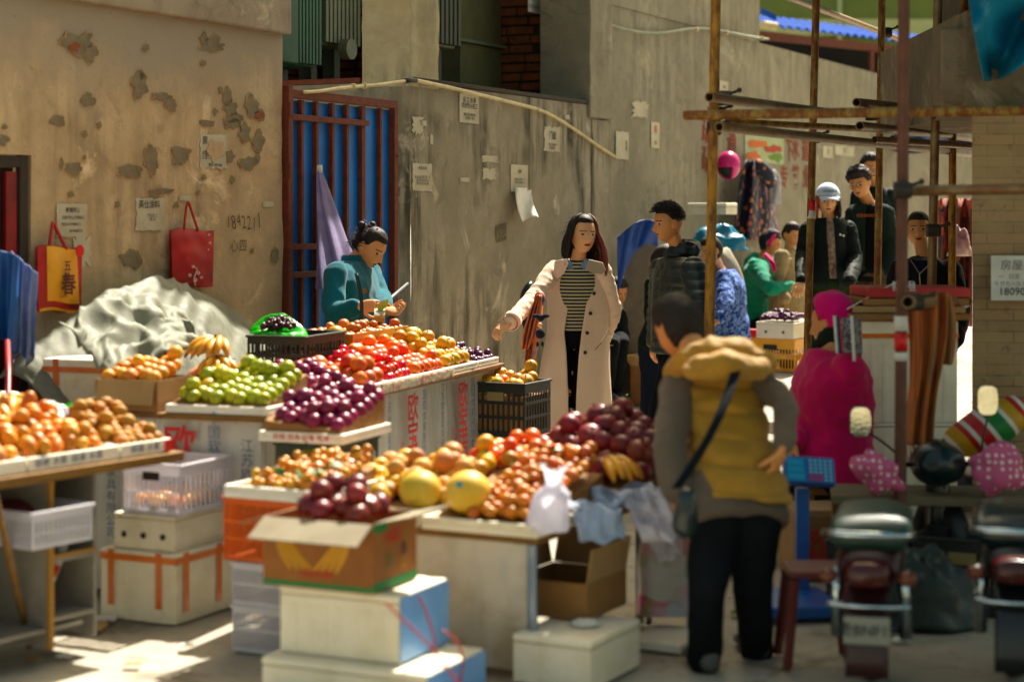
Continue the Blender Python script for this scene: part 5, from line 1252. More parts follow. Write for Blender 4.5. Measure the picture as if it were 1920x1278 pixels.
# orange crate stack with small oranges
oc = P(566, HY, 522); oc.z = 0
DO, LO = frame(2700)
crate('white mesh crate on the ground at the bottom of the orange crate stack', oc + DO * .0, .34, .30, .17, MCRW, DO, LO, nx=(18, 14), rows=((.1, .5), (.56, .9)), group='crates left of the banana carton', bar=.45, handle=False)
crate('white mesh crate directly under the orange crate', oc + UP * .172, .34, .30, .155, MCRW, DO, LO, nx=(18, 14), rows=((.1, .5), (.56, .9)), group='crates left of the banana carton', bar=.45, handle=False)
crate('bright orange mesh crate half hidden by the banana carton', oc + UP * .33 - LO * .0 , .34, .34, .235, MCRO, DO, LO, nx=(22, 18), rows=((.08, .34), (.38, .62), (.66, .92)), group='crates left of the banana carton', bar=.5, handle=False)
ot = P(612, HY, 530); ot.z = .568
foam_tray('wide foam lid of small oranges over the orange crate', ot, DO, LO, .40, .44, .045, MFOAMW, (lambda u, v: .02 + .07 * u, 0), group='foam trays on the foreground cart')
heap('small_orange', 'tiny orange in the glittering heap on the foam lid at left of the carton', 'tiny oranges on the foam lid', ot + DO * .015 + LO * .015 + UP * .02, DO, LO, .37, .36, lambda u, v: .01 + .09 * u * (1 - .5 * v), 1.05, .95, extra=50, jit=.3)
MLEAF = M('leaf', '2f4a1a', .5, '3f6424', 9)
lfm = MB(); lfm.grid(lambda u, v: V(((u - .5) * .022 * math.sin(v * 3.1 + .05), (v - .5) * .05, .006 * math.sin(v * 3))), 4, 6); lme = lfm.mesh('leaf', MLEAF, V((0, 0, 0)), True)
def leaves(n, fn, label, group):
    for _ in range(n):
        o = bpy.data.objects.new('leaf', lme); COL.objects.link(o); o.location = fn(); o.rotation_euler = (U_(-1, 1), U_(-1, 1), U_(0, 6.28)); o.scale = (U_(.8, 1.4),) * 3
        tag(o, label, 'leaf', group)
leaves(22, lambda: (lambda u, v: C(.02 + .5 * u, .02 + .26 * v, .56 + .18 * u))(R(), R()), 'green leaf among the mandarins on the foreground cart', 'leaves among the mandarins')
leaves(10, lambda: (lambda u, v: ot + DO * (.05 + .3 * u) + LO * (.03 + .3 * v) + UP * (.09 + .08 * u))(R(), R()), 'green leaf among the tiny oranges', 'leaves among the tiny oranges')
# ======================= right foreground =======================
MSB = M('scale_blue', '125a9e', .35, '0f4e8c', 4); MKEY = M('scale_keys', '7fb4cc', .4)
sc0 = P(1504, HY, 455); sc0.z = 0
scl = thing('platform_scale', 'blue platform scale with a keypad head on a square post behind the man in yellow', 'scale', sc0)
m = MB(); m.cbox(sc0 + UP * .24, .055, .04, .46); m.build('post', MSB, scl, bevel=.004)
m = MB(); m.cbox(sc0 + V((-.06, -.18, .035)), .32, .40, .05, .15); m.build('platform', MSB, scl, bevel=.01)
hd = sc0 + V((.02, -.05, .535)); ex, ey = V((1, 0, -.06)).normalized(), V((0, .45, .89)).normalized(); ez = ex.cross(ey)
m = MB(); m.box(hd - ex * .11 - ey * .058 , ex * .21, ey * .118, ez * -.05 if ez.y > 0 else ez * .05); m.build('head', MSB, scl, bevel=.012)
fz = ez if ez.y < 0 else -ez
def onh(x, y): return hd + ex * x + ey * y + fz * .0515
m = MB(); m.box(onh(-.10, -.05) - fz * .001, ex * .075, ey * .095, fz * .0015); m.build('display', M('scale_screen', '2a7fae', .2), scl)
for i in range(3):
    m = MB(); m.box(onh(-.095, -.042 + i * .03) + fz * .001, ex * .065, ey * .022, fz * .001); m.build('display_window', M('lcd', '3f93b8', .2), scl)
for i in range(5):
    for j in range(6):
        m = MB(); m.box(onh(-.008 + i * .02, -.046 + j * .016), ex * .014, ey * .01, fz * .003); m.build('key', MKEY if not (i < 3 and j < 2) else M('key_red', 'b04060', .5), scl)
# plank bench and cartons beneath
MPLK = M('plank_grey', '6f6650', .85, '5a523f', 6, .4, 30, stretch=(.4, 3, 3))
bn = thing('plank_bench', 'weathered grey plank bench in front of the motorcycle with pink covers', 'bench', P(1750, 1000, 440))
pA = P(1560, HY, 455); pA.z = .40
m = MB(); m.box(pA, V((.95, .04, -.02)), V((.05, .34, 0)), UP * .04); m.build('plank', MPLK, bn, bevel=.006)
for x in (.05, .82):
    for y in (.03, .27):
        m = MB(); m.box(V((pA.x + x, pA.y + y, 0)), V((.04, 0, 0)), V((0, .04, 0)), UP * (.38 if x > .5 else .397)); m.build('leg', MWOOD, bn)
cc = P(1490, HY, 430); cc.z = 0
c9 = carton('brown carton with red characters behind the blue scale', cc, .28, .02, .28, V((1, .1, 0)).normalized(), V((-.1, 1, 0)).normalized(), (0, 0, 0, 0))
m = MB(); m.bx(cc + V((0, .03, 0)), .24, .28, .30, V((1, .1, 0)).normalized(), V((-.1, 1, 0)).normalized()); m.build('inner_box', MCARDI, c9, bevel=.003)
lettering('农业\n果品专', cc + V((.13, -.003, .15)), V((1, .1, 0)).normalized(), UP, .07, MTR, c9, bold=.02)
# right foam stack
fd, fl_ = V((.0, 1, 0)), V((-1, 0, 0))
f0 = P(1797, HY, 402); f0.z = 0
MFOAM_ = MFOAM
foam_box('tall foam box at the foot of the right hand stack', f0, .4, .455, .30, fd, fl_, .02, False, group='tall foam boxes at right')
foam_box('tall foam box in the middle of the right hand stack', f0 + UP * .302, .4, .455, .32, fd, fl_, .02, False, group='tall foam boxes at right')
foam_box('tall foam box with amber tape on top of the right hand stack', f0 + UP * .624, .4, .455, .475, fd, fl_, .075, False, group='tall foam boxes at right')
m = MB(); m.box(f0 + V((-.455, -.003, 1.02)), V((.456, 0, 0)), V((0, .002, 0)), UP * .02); m.build('amber_tape', MTAPE, None, label='amber tape line across the top foam box at right', cat='tape')
MRP = M('red_card', '8f1a20', .5, 'b03a3a', 5); kk = f0 + UP * 1.10
for i, (dx, dy, w_, d_, h, rz, mt, lb) in enumerate(((-.24, .2, .56, .46, .03, .05, MCARD, 'lowest flattened brown carton on the right foam stack'), (-.22, .2, .52, .44, .03, -.06, MATS['cardboard_pale'], 'middle flattened carton on the right foam stack'), (-.21, .22, .5, .42, .03, .1, MCARD, 'upper flattened brown carton under the red printed one'), (-.18, .24, .48, .4, .045, .05, MRP, 'red printed flattened carton topping the right foam stack'))):
    m = MB(); m.cbox(kk + V((dx, dy, .018 + i * .034 + (h - .03) / 2)), w_, d_, h, rz); m.build('flattened_carton', mt, None, bevel=.004, label=lb, cat='cardboard', group='flattened cartons on the right foam stack')
lettering('鲜橙', kk + V((-.25, .02, .155)), V((1, .1, 0)).normalized(), V((0, .5, .85)).normalized(), .06, MPAPW, bpy.data.objects['flattened_carton.003'])
m = MB(); m.box(kk + V((-.52, .0, .05)), V((.26, .1, .13)), V((.03, .1, 0)), V((0, 0, .006))); m.build('foam_strip', MFOAMW, None, bevel=.002, label='pale foam strip sticking out left from the flattened cartons', cat='foam strip')
# shawl
t = NT('shawl'); c = t.co(); col = t.ramp(t.noise(t.co((16, 16, 1.4)), 1, 3, .6), [(.35, (.20, .05, .02)), (.48, (.42, .13, .03)), (.58, (.22, .14, .06)), (.7, (.30, .05, .04))]); t.set(.9, 0, .2, col); MSHW = t.m
sh = thing('hanging_shawl', 'brown and orange fringed shawl hanging from the stub tube', 'shawl', P(1735, 860, 440))
m = MB()
def shl(u, v):
    wd = (78 - 34 * min(1, v * 1.6) + 10 * v); x = 1736 + (u - .5) * wd + 6 * math.sin(v * 5) - 6 * v
    p = P(x, 548 + 285 * v, 432); p.y += .03 * math.sin(u * 17 + v * 2) - .04 * math.sin(3.14 * u); return p
m.grid(shl, 40, 30); m.build('cloth', MSHW, sh, smooth=True, solid=.004)
m = MB()
def shl2(u, v):
    x = 1762 + (u - .5) * 44 * (1 + .4 * math.sin(v * 3)); p = P(x, 552 + 130 * v, 425); p.y += -.03 - .03 * math.sin(u * 3.14) + .02 * math.sin(u * 14); return p
m.grid(shl2, 24, 16); m.build('folded_end', MSHW, sh, smooth=True, solid=.004)
for i in range(22):
    p = shl(i / 21, 1); m = MB(); m.tube([p, p + V((U_(-.005, .005), 0, -.04)), p + V((U_(-.01, .01), 0, -.07))], .0018, 4); m.build('fringe', MSHW, sh)
# scooter with pink covers
MPK = NT('pink_dots'); c = MPK.co(); v_ = MPK.new('ShaderNodeTexVoronoi'); v_.inputs['Scale'].default_value = 34; v_.inputs['Randomness'].default_value = .25; MPK.ln(c, v_.inputs['Vector'])
MPK.set(.8, 0, .3, MPK.mix(MPK.fr(v_.outputs['Distance'], .34, .30), (.55, .10, .22, 1), (.75, .55, .55, 1))); MPK = MPK.m
MGLS = M('mirror_glass', 'c9c9b8', .08, 'aaa890', 12, .1, metal=1.0); MBKG = M('gloss_dark', '0e1c1e', .25, '122426')
sct = thing('scooter', 'scooter with pink dotted hand covers and two rear mirrors behind the plank bench', 'scooter', P(1755, 1040, 440))
blobm(P(1758, 868, 450), .115, .12, .095, 1, .1).build('headlight_cowl', MBKG, sct, smooth=True)
blobm(P(1645, 885, 455), .11, .07, .075, 2, .35, .5).build('hand_cover', MPK, sct, smooth=True)
blobm(P(1868, 878, 455), .12, .07, .10, 3, .35, -.1).build('hand_cover', MPK, sct, smooth=True)
m = MB(); m.limb([P(1650, 885, 450), P(1700, 870, 445), P(1758, 880, 445), P(1820, 868, 445), P(1870, 872, 450)], .012, 8); m.build('handlebar', MBKG, sct, smooth=True)
for nm, x, y, pts in (('l', 1613, 790, ((1690, 858), (1665, 836), (1640, 818), (1622, 806))), ('r', 1851, 750, ((1840, 860), (1843, 820), (1850, 790), (1852, 770)))):
    m = MB(); m.limb([P(a, b, 450) for a, b in pts], .005, 6); stk = m.build('mirror_stalk', MBKG, sct, smooth=True)
    m = MB(); c = P(x, y, 452); e = 1.0
    m.loft([(c + V((0, .012, 0)), V((.038, 0, 0)), V((0, 0, .058))), (c + V((0, 0, 0)), V((.046, 0, .0)), V((0, 0, .066))), (c - V((0, .004, 0)), V((.045, 0, .0)), V((0, 0, .065)))], 28, True, 0, .6); m.build('mirror_housing', MBKG, sct, smooth=False)
    m = MB(); m.loft([(c - V((0, .006, 0)), V((.043, 0, .0)), V((0, 0, .062))), (c - V((0, .008, 0)), V((.041, 0, .0)), V((0, 0, .06)))], 28, True, 0, .6); m.build('mirror_glass', MGLS, sct)
m = MB(); m.limb([P(1758, 900, 445), P(1760, 980, 445), P(1762, 1060, 445)], [.05, .06, .04], 12); m.build('front_column', MBKG, sct, smooth=True)
def wheel(c, r, w_, ax, par, mat=None):
    a = ax.normalized(); u = UP; f_ = a.cross(u).normalized(); m = MB(); vs = []; nn = 36; k = 10
    for i in range(nn):
        q = 6.2832 * i / nn; d_ = f_ * math.cos(q) + u * math.sin(q)
        for j in range(k):
            s_ = 6.2832 * j / k; vs.append(c + d_ * (r - w_ + w_ * math.cos(s_)) + a * (w_ * math.sin(s_)))
    m.add(vs, [(i * k + j, ((i + 1) % nn) * k + j, ((i + 1) % nn) * k + (j + 1) % k, i * k + (j + 1) % k) for i in range(nn) for j in range(k)])
    wo = thing_part('wheel', c, par)
    m.build('tyre', MBLK, wo, smooth=True)
    m = MB(); m.tube([c - a * .02, c + a * .02], r * .62, 24); m.build('rim', mat or MALU, wo)
def thing_part(name, loc, par):
    o = bpy.data.objects.new(name, None); WL[o.name] = V(loc); o.parent = par; o.location = V(loc) - WL[par.name]; COL.objects.link(o); return o
wc = P(1765, HY, 442); wc.z = .22; wheel(wc, .2, .05, V((1, .3, 0)), sct)
m = MB(); m.box(P(1700, 1060, 430), V((.3, .1, 0)), V((-.2, .8, 0)), UP * .12); m.build('footboard', MBKG, sct, bevel=.02)
blobm(P(1800, 900, 340), .13, .3, .1, 5, .1).build('seat', MBLK, sct, smooth=True)
# striped bag
t = NT('striped_bag'); c = t.co((1, 1, 1)); sx = t.new('ShaderNodeSeparateXYZ'); t.ln(c, sx.inputs[0]); a = t.new('ShaderNodeMath', operation='MULTIPLY_ADD'); a.inputs[1].default_value = 3.1; t.ln(sx.outputs[0], a.inputs[0])
b = t.new('ShaderNodeMath', operation='MULTIPLY'); b.inputs[1].default_value = 2.6; t.ln(sx.outputs[2], b.inputs[0]); t.ln(b.outputs[0], a.inputs[2]); f_ = t.new('ShaderNodeMath', operation='FRACT'); t.ln(a.outputs[0], f_.inputs[0])
r_ = t.new('ShaderNodeValToRGB'); r_.color_ramp.interpolation = 'CONSTANT'; e = r_.color_ramp.elements; cols = [(0, 'c8c4bc'), (.08, 'a01828'), (.28, 'c8c4bc'), (.36, '1a6a34'), (.62, 'c8c4bc'), (.7, 'b08a1c'), (.9, 'a01828')]
while len(e) < len(cols): e.new(.5)
for q, (p_, h) in zip(e, cols): q.position = p_; q.color = lin(h)
t.ln(f_.outputs[0], r_.inputs[0]); t.set(.5, 0, .4, r_.outputs[0]); MSTR = t.m
m = MB(); c0 = P(1852, 800, 425)
m.sph(V((0, 0, 0)), 1, 32, 20); m.v = [c0 + V((v.x * .20 * (1 + .1 * noise.noise(v * 2)), v.y * .13, (v.z * .105 + .08 * v.x) * (1 + .2 * noise.noise(v * 1.5)))) for v in m.v]
m.build('woven_bag', MSTR, None, smooth=True, label='red, green and white striped woven bag behind the scooter', cat='bag')
# nearest motorcycles seen from the rear
MCHR = M('chrome', 'b8c4cc', .12, 'a0acb4', 6, 0, metal=1); MTL = M('tail_red', '3a0a0e', .25); MGT = M('green_seat', '0c2e26', .5); MAMB = M('amber_lamp', '5a2c0c', .25); MMAR = M('maroon_paint', '2c1012', .4)
def moto(label, x, s, seatmat, pm, plate=True):
    c = P(x, HY, s); c.z = 0
    o = thing('motorcycle', label, 'motorcycle', c, 'motorcycles parked in the near right corner')
    fwd = V((.25, 1, 0)).normalized(); rt = V((fwd.y, -fwd.x, 0))
    def q(a, b, z): return c + rt * a + fwd * b + UP * z
    m = MB(); m.loft([(q(0, .05, .50), rt * .12, UP * .03), (q(0, .12, .53), rt * .14, UP * .045), (q(0, .45, .54), rt * .13, UP * .045), (q(0, .8, .50), rt * .09, UP * .035)], 18, True, 0, .7); m.build('seat', seatmat, o, smooth=True)
    m = MB(); m.limb([q(-.12, .5, .47), q(-.145, .1, .52), q(-.12, -.06, .545), q(0, -.10, .55), q(.12, -.06, .545), q(.145, .1, .52), q(.12, .5, .47)], .013, 10); m.build('grab_rail', MCHR, o, smooth=True)
    m = MB(); m.loft([(q(0, -.02, .41), rt * .09, UP * .05), (q(0, .1, .42), rt * .115, UP * .07), (q(0, .5, .42), rt * .10, UP * .07)], 18, True, 0, .75); m.build('tail_body', pm, o, smooth=True)
    m = MB(); m.loft([(q(0, -.075, .41), rt * .06, UP * .035), (q(0, -.02, .41), rt * .085, UP * .05)], 18, True, 0, .7); m.build('tail_light', MTL, o, smooth=True)
    for s_ in (-1, 1):
        m = MB(); m.sph(q(.13 * s_, -.03, .40), .032, 14, 10, sz=.8); m.build('turn_signal', MAMB, o, smooth=True)
        m = MB(); m.tube([q(.11 * s_, .12, .40), q(.115 * s_, .18, .16)], .022, 10); m.build('shock_absorber', MCHR, o, smooth=True)
    m = MB(); m.limb([q(-.13, .0, .30), q(0, -.05, .305), q(.13, .0, .30)], .010, 8); m.build('lower_bar', MCHR, o, smooth=True)
    m = MB(); m.grid(lambda u, v: q((u - .5) * .14, .12 - .2 * math.sin(v * 1.5), .36 - .28 * v * v), 6, 10); m.build('mudguard', pm, o, smooth=True, solid=.004)
    if plate:
        m = MB(); m.box(q(-.075, -.09, .19), rt * .15, fwd * .003, UP * .09); m.build('number_plate', M('plate_pale', '7d8078', .4), o, bevel=.003)
        lettering('贵BNF17', q(0, -.094, .235), rt, UP, .05, MINK, o, 'plate_number')
    wc = q(0, .22, .21); wheel(wc, .21, .05, rt, o)
    return o
moto('dark red motorcycle seen from the rear at the bottom right, green seat and number plate', 1628, 565, MGT, MMAR)
moto('second motorcycle at the right edge, only its rear in view', 1905, 560, MBKG, M('black_paint', '101416', .3), False)
# pinkish stool beside
MSTL = M('stool_red', '5a2420', .5)
so_ = thing('plastic_stool', 'red plastic stool leg and seat between the scale and the motorcycle', 'stool', P(1520, 1200, 520))
q0 = P(1530, HY, 525); q0.z = 0
m = MB(); m.cbox(q0 + UP * .33, .22, .22, .03); m.build('seat', MSTL, so_, bevel=.012)
for sx_ in (-1, 1):
    for sy in (-1, 1):
        m = MB(); m.loft([(q0 + V((sx_ * .09, sy * .09, .31)), V((.02, 0, 0)), V((0, .02, 0))), (q0 + V((sx_ * .12, sy * .12, 0)), V((.017, 0, 0)), V((0, .017, 0)))], 4); m.build('leg', MSTL, so_)
# ======================= middle ground =======================
y0 = ong(1490, 219)
DM, LM = frame(3300)
crate('yellow slotted crate on the ground in front of the woman in the green coat', y0, .30, .46, .28, MCRY, DM, LM, nx=(16, 10), rows=((.12, .40), (.46, .72)), group='yellow crates by the green coated woman')
crate('second yellow crate half hidden behind the rusty upright', y0 + DM * .06 - LM * .12, .3, .11, .16, MCRY, DM, LM, nx=(4, 10), rows=((.12, .8),), group='yellow crates by the green coated woman', handle=False)
foam_box('open foam box of dark fruit resting on the yellow crate', y0 + UP * .285 + LM * .0 - DM * .02, .34, .36, .14, DM, LM, .02, False, holes=2, group='foam boxes in the middle ground')
heap('plum', 'dark glossy fruit in the foam box on the yellow crate', 'dark fruit on the yellow crate', y0 + UP * .42 + LM * .01, DM, LM, .30, .33, lambda u, v: .01 + .03 * math.sin(u * 3), 1.15, .95, extra=10)
m = MB(); rb_ = y0 + LM * .47 + UP * .285; m.box(rb_ - LM * .13 - DM * .01, LM * .12, DM * .1, UP * .07); m.build('red_tub', MATS['tape_red'], None, bevel=.01, label='small red tub on the left end of the yellow crate', cat='tub')
m = MB(); bw_ = ong(1477, 216); m.loft([(bw_, V((.06, 0, 0)), V((0, .06, 0))), (bw_ + UP * .09, V((.10, 0, 0)), V((0, .10, 0))), (bw_ + UP * .088, V((.09, 0, 0)), V((0, .09, 0)))], 24); m.build('metal_bowl', MBKG, None, smooth=False, label='dark metal bowl on the ground before the yellow crate', cat='bowl')
MVEG = M('greens', '5f8a1e', .5, '86a838', 14)
def greens(label, c, rx, ry, n=70):
    m = MB()
    for _ in range(n):
        q = R() * 6.28; k = math.sqrt(R()); p = c + V((math.cos(q) * k * rx, math.sin(q) * k * ry, .01 + .05 * R())); d_ = V((U_(-1, 1), U_(-1, 1), U_(0, .5))).normalized() * .04; s_ = d_.cross(UP).normalized() * .012
        m.add([p - d_ - s_ * .3, p - s_, p + d_, p + s_], [(0, 1, 2, 3)])
    return m.build('leafy_greens', MVEG, None, label=label, cat='vegetables')
greens('bunch of bright leafy greens on the ground left of the metal bowl', ong(1440, 212), .14, .12, 160)
greens('leafy greens on the ground beside the legs of the man in the dark jacket', ong(1192, 240), .12, .2, 160)
greens('leafy greens partly behind the coat of the standing woman', ong(1165, 232), .1, .1, 90)
bt_ = P(1220, HY, 236); bt_.z = 0
m = MB(); p_ = ong(1163, 242); p_.z = .2; m.box(p_, V((.25, .06, 0)), V((.0, .02, 0)), V((.05, .15, 1.16))); m.build('grey_board', M('board_grey', '6a6254', .8, '585044'), None, label='grey board leaning behind the standing woman and man', cat='board')
m = MB(); m.grid(lambda u, v: P(1158 + 76 * u, 446 - 34 * math.sin(u * 2.2) + (44 + 60 * (1 - u) ** 3) * v, 246 - 2 * v) + V((0, .03 * math.sin(u * 12 + v * 3), 0)), 24, 14)
m.build('blue_cover', thin('blue_cover_cloth', '0d4a9a', .5, .1, '0a3f86', 4, .4, 12), None, smooth=True, solid=.004, label='blue plastic cover thrown over the grey board behind the man', cat='cover')
bdl = onw(1338, 470, .5)
foam_box('foam lid box lying on the bundle pile by the far wall', P(1362, 402, 216), .3, .36, .1, D, L, .04, False, group='foam boxes in the middle ground')
crumple('turquoise_sheet', 'crumpled turquoise plastic sheet over the sacks by the far wall', P(1350, 470, 218), .22, .2, .20, thin('turq_film', '147a98', .4, .2, '0f7fa2', 5, .6, 12), 5, cat='sheet')
blobm(P(1356, 545, 222), .17, .16, .36, 8, .15).build('white_sack', M('sack', '9a9484', .8, '87806f', 5, .4, 20), None, smooth=True, label='off white sack slumped under the turquoise sheet', cat='sack')
carton('open brown carton on the ground behind the standing woman', ong(1196, 238), .3, .22, .22, DM, LM, (1, 1, 1, 1), 1.0, fl=.12)
carton('brown carton with a red dot beside the dark trousers', ong(1216, 246), .25, .16, .30, DM, LM, (1, 0, 0, 1), .8, fl=.1)
# helmet, floral coat, white bag on the far wall
MHEL = M('helmet_pink', 'b8246a', .25, 'c83a80', 5)
hl = thing('motorcycle_helmet', 'glossy pink helmet hanging on the far wall right of the yellow tube', 'helmet', onw(1366, 338, .15))
m = MB(); m.sph(V((0, 0, 0)), 1, 32, 20); hc = onw(1366, 310, .14)
keep = [f for f in m.f if not all((m.v[i].z < -.15 and m.v[i].y < .2 and m.v[i].x < .2) for i in f)]
m.f = keep; m.m = [0] * len(keep); m.v = [hc + V((v.x * .115, v.y * .13, v.z * .135)) for v in m.v]; m.build('shell', MHEL, hl, smooth=True, solid=-.012)
m = MB(); m.sph(hc - UP * .02, .10, 20, 14); m.build('lining', MBLK, hl, smooth=True)
t = NT('floral_dark'); c = t.co(); v_ = t.new('ShaderNodeTexVoronoi'); v_.inputs['Scale'].default_value = 13; t.ln(c, v_.inputs['Vector'])
n2_ = t.ramp(v_.outputs['Color'], [(0, (.5, .05, .04)), (.4, (.55, .2, .03)), (.6, (.03, .06, .12)), (.8, (.3, .03, .08))])
t.set(.8, 0, .3, t.mix(t.fr(v_.outputs['Distance'], .28, .40), n2_, (.008, .014, .03, 1))); MFLD = t.m
m = MB()
def fc(u, v):
    x = 1412 + (u - .5) * (26 + 62 * v ** .6) + 8 * v; y = 300 + 150 * v; p = onw(x, y, .10 + .03 * math.sin(u * 15 + v * 3) + .10 * math.sin(3.14 * u)); return p
m.grid(fc, 40, 30); fco = m.build('hanging_coat', MFLD, None, smooth=True, solid=.006, label='dark floral padded coat hanging on the far wall', cat='coat')
m = MB(); m.limb([onw(1420, 310, .2), onw(1436, 325, .25), onw(1444, 345, .25)], [.07, .07, .05], 12); m.build('sleeve', MFLD, fco, smooth=True)
t = NT('floral_red'); c = t.co(); v_ = t.new('ShaderNodeTexVoronoi'); v_.inputs['Scale'].default_value = 15; t.ln(c, v_.inputs['Vector']); t.set(.8, 0, .3, t.ramp(v_.outputs['Color'], [(0, (.40, .03, .03)), (.35, (.03, .05, .03)), (.6, (.5, .10, .05)), (.85, (.02, .03, .06))])); MFLR = t.m
crumple('white_bag', 'white plastic bag hanging beside the dark floral coat', onw(1452, 383, .2), .07, .07, .30, thin('bag_film', 'b8b4b8', .4, .4, 'cfccd0', 5, .6, 14), 6)
crumple('pink_bag', 'pink and white plastic bag behind the far right upright', P(1800, 480, 270), .08, .08, .18, thin('pink_film', 'c08a96', .4, .4, 'd8d0d0', 5, .6, 14), 9)
m = MB(); m.grid(lambda u, v: P(1758 + 64 * u, 372 + 240 * v, 262 + 2 * math.sin(u * 14)), 30, 14); m.build('floral_cloth', MFLR, None, smooth=True, solid=.006, label='red floral cloth hanging beside the brick building corner', cat='cloth')
# bundle of bright plastic and blue tarps far behind the scaffold
m = MB(); m.box(P(1700, 195, 175), V((.30, .4, .14)), V((.06, .25, -.02)), UP * .05); m.build('white_awning', MPAPW, None, label='small white awning sheet high behind the nearest upright', cat='awning')
m = MB(); m.grid(lambda u, v: P(1560 + 260 * u, 232 + 34 * v + 26 * u - 8 * math.sin(u * 9), 150 + 6 * math.sin(u * 12)), 40, 8); m.build('blue_awning', thin('navy_film', '123a78', .5, .15, '0e3066', 4, .4, 10), None, smooth=True, solid=.01, label='dark blue awning hanging low behind the scaffold', cat='awning')

for i in range(40):
    x, y = U_(-1.6, 3.6), U_(6.6, 14.5); k = U_(.012, .04); p = V((x, y, gz(y) + .003)); m = MB()
    m.grid(lambda u, v: p + V(((u - .5) * k * 2, (v - .5) * k * 1.4, .004 + .02 * abs(noise.noise(V((u * 3, v * 3, i)))))), 4, 4)
    m.build('litter', [MPAPW, MCARDI, MLEAF, MCARD][i % 4], None, solid=.0015, label='small scrap of litter trodden on the street', cat='litter', group='scraps trodden on the street')

crate('black plastic crate added to darken the ground behind the nearest motorcycles', V((P(1668, HY, 470).x, F / 470, 0)), .3, .26, .28, MCRB, nx=(10, 8), group='crates behind the motorcycles')  # dark crates and bag here are added to darken the dim corner
crate('second black crate added as dark filler at the far right behind the motorcycles', V((P(1900, HY, 475).x, F / 475, 0)), .3, .4, .30, MCRB, nx=(10, 8), group='crates behind the motorcycles')
MDBG = M('dark_bag', '15211e', .5, '24302c', 6, .4, 20)
crumple('dark_filler_bag', 'dark crumpled bag added to darken the ground between the scooter and the motorcycles', V((P(1730, HY, 480).x, F / 480, 0)), .22, .16, .26, MDBG, 4)  # added dark filler, like the two crates above
# ======================= people =======================
def skin(name, c): return M(name, c, .5, None, 12, .15, 200, sss=.12)
MSK1 = skin('skin_warm', 'c8946a'); MSK2 = skin('skin_tan', 'be8a60'); MSK3 = skin('skin_fair', 'd4a47e')
MLIP = M('lips', '8a3f36', .4); MBROW = M('brow', '3a281e', .8); MEYE = M('eye_dark', '120c0a', .15); MSCL = M('eye_white', 'c9c0b4', .3)
MHAIR = NT('hair_black'); c = MHAIR.co((60, 60, 6)); MHAIR.set(.6, 0, .2, MHAIR.mix(MHAIR.noise(c, 3, 3), (.008, .006, .006, 1), (.03, .02, .018, 1))); MHAIR.bump(MHAIR.noise(c, 4, 3), .5, .003); MHAIR = MHAIR.m
MHAIRR = NT('hair_sunlit_red'); c = MHAIRR.co((60, 60, 6)); MHAIRR.set(.45, 0, .5, MHAIRR.mix(MHAIRR.noise(c, 3, 3), (.06, .010, .006, 1), (.22, .03, .014, 1))); MHAIRR = MHAIRR.m  # red tone paints the sun glowing through the edge of dark hair
def clamp(x, a=0., b=1.): return max(a, min(b, x))
def ss(a, b, x): t_ = clamp((x - a) / (b - a)); return t_ * t_ * (3 - 2 * t_)
def headpt(th, ph, off=0.0):
    st, ct = math.sin(th), math.cos(th)
    q = st ** .82; x = math.cos(ph) * q; y = math.sin(ph) * q; z = ct
    lo = max(0, -z)
    X = .074 * x * (1 - .24 * lo ** 1.5) ; Y = .092 * y; Z = .112 * z
    if y > 0: Y = .088 * y * (1 + .10 * lo)
    else: Y *= 1 - .30 * lo ** 1.2; Z = Z + (.02 * lo if y < -.3 else 0)
    if y > .2:
        w_ = ss(.2, .6, y); g_ = lambda a, b, s1, s2: math.exp(-((X - a) / s1) ** 2 - ((Z - b) / s2) ** 2)
        nz = clamp((.012 - Z) / .05) if Z > -.038 else clamp(1 - (-.038 - Z) / .008)
        Y += w_ * (.021 * nz * math.exp(-(X / .011) ** 2) + .006 * nz * math.exp(-(X / .02) ** 2) - .007 * (g_(.031, 0, .014, .010) + g_(-.031, 0, .014, .010)) + .004 * (g_(.03, .018, .022, .007) + g_(-.03, .018, .022, .007))
                   + .006 * g_(0, -.060, .022, .009) - .004 * g_(0, -.075, .02, .005) + .007 * g_(0, -.095, .022, .014) + .003 * (g_(.04, -.03, .018, .02) + g_(-.04, -.03, .018, .02)))
    p = V((X, Y, Z))
    return p if not off else p + p.normalized() * off
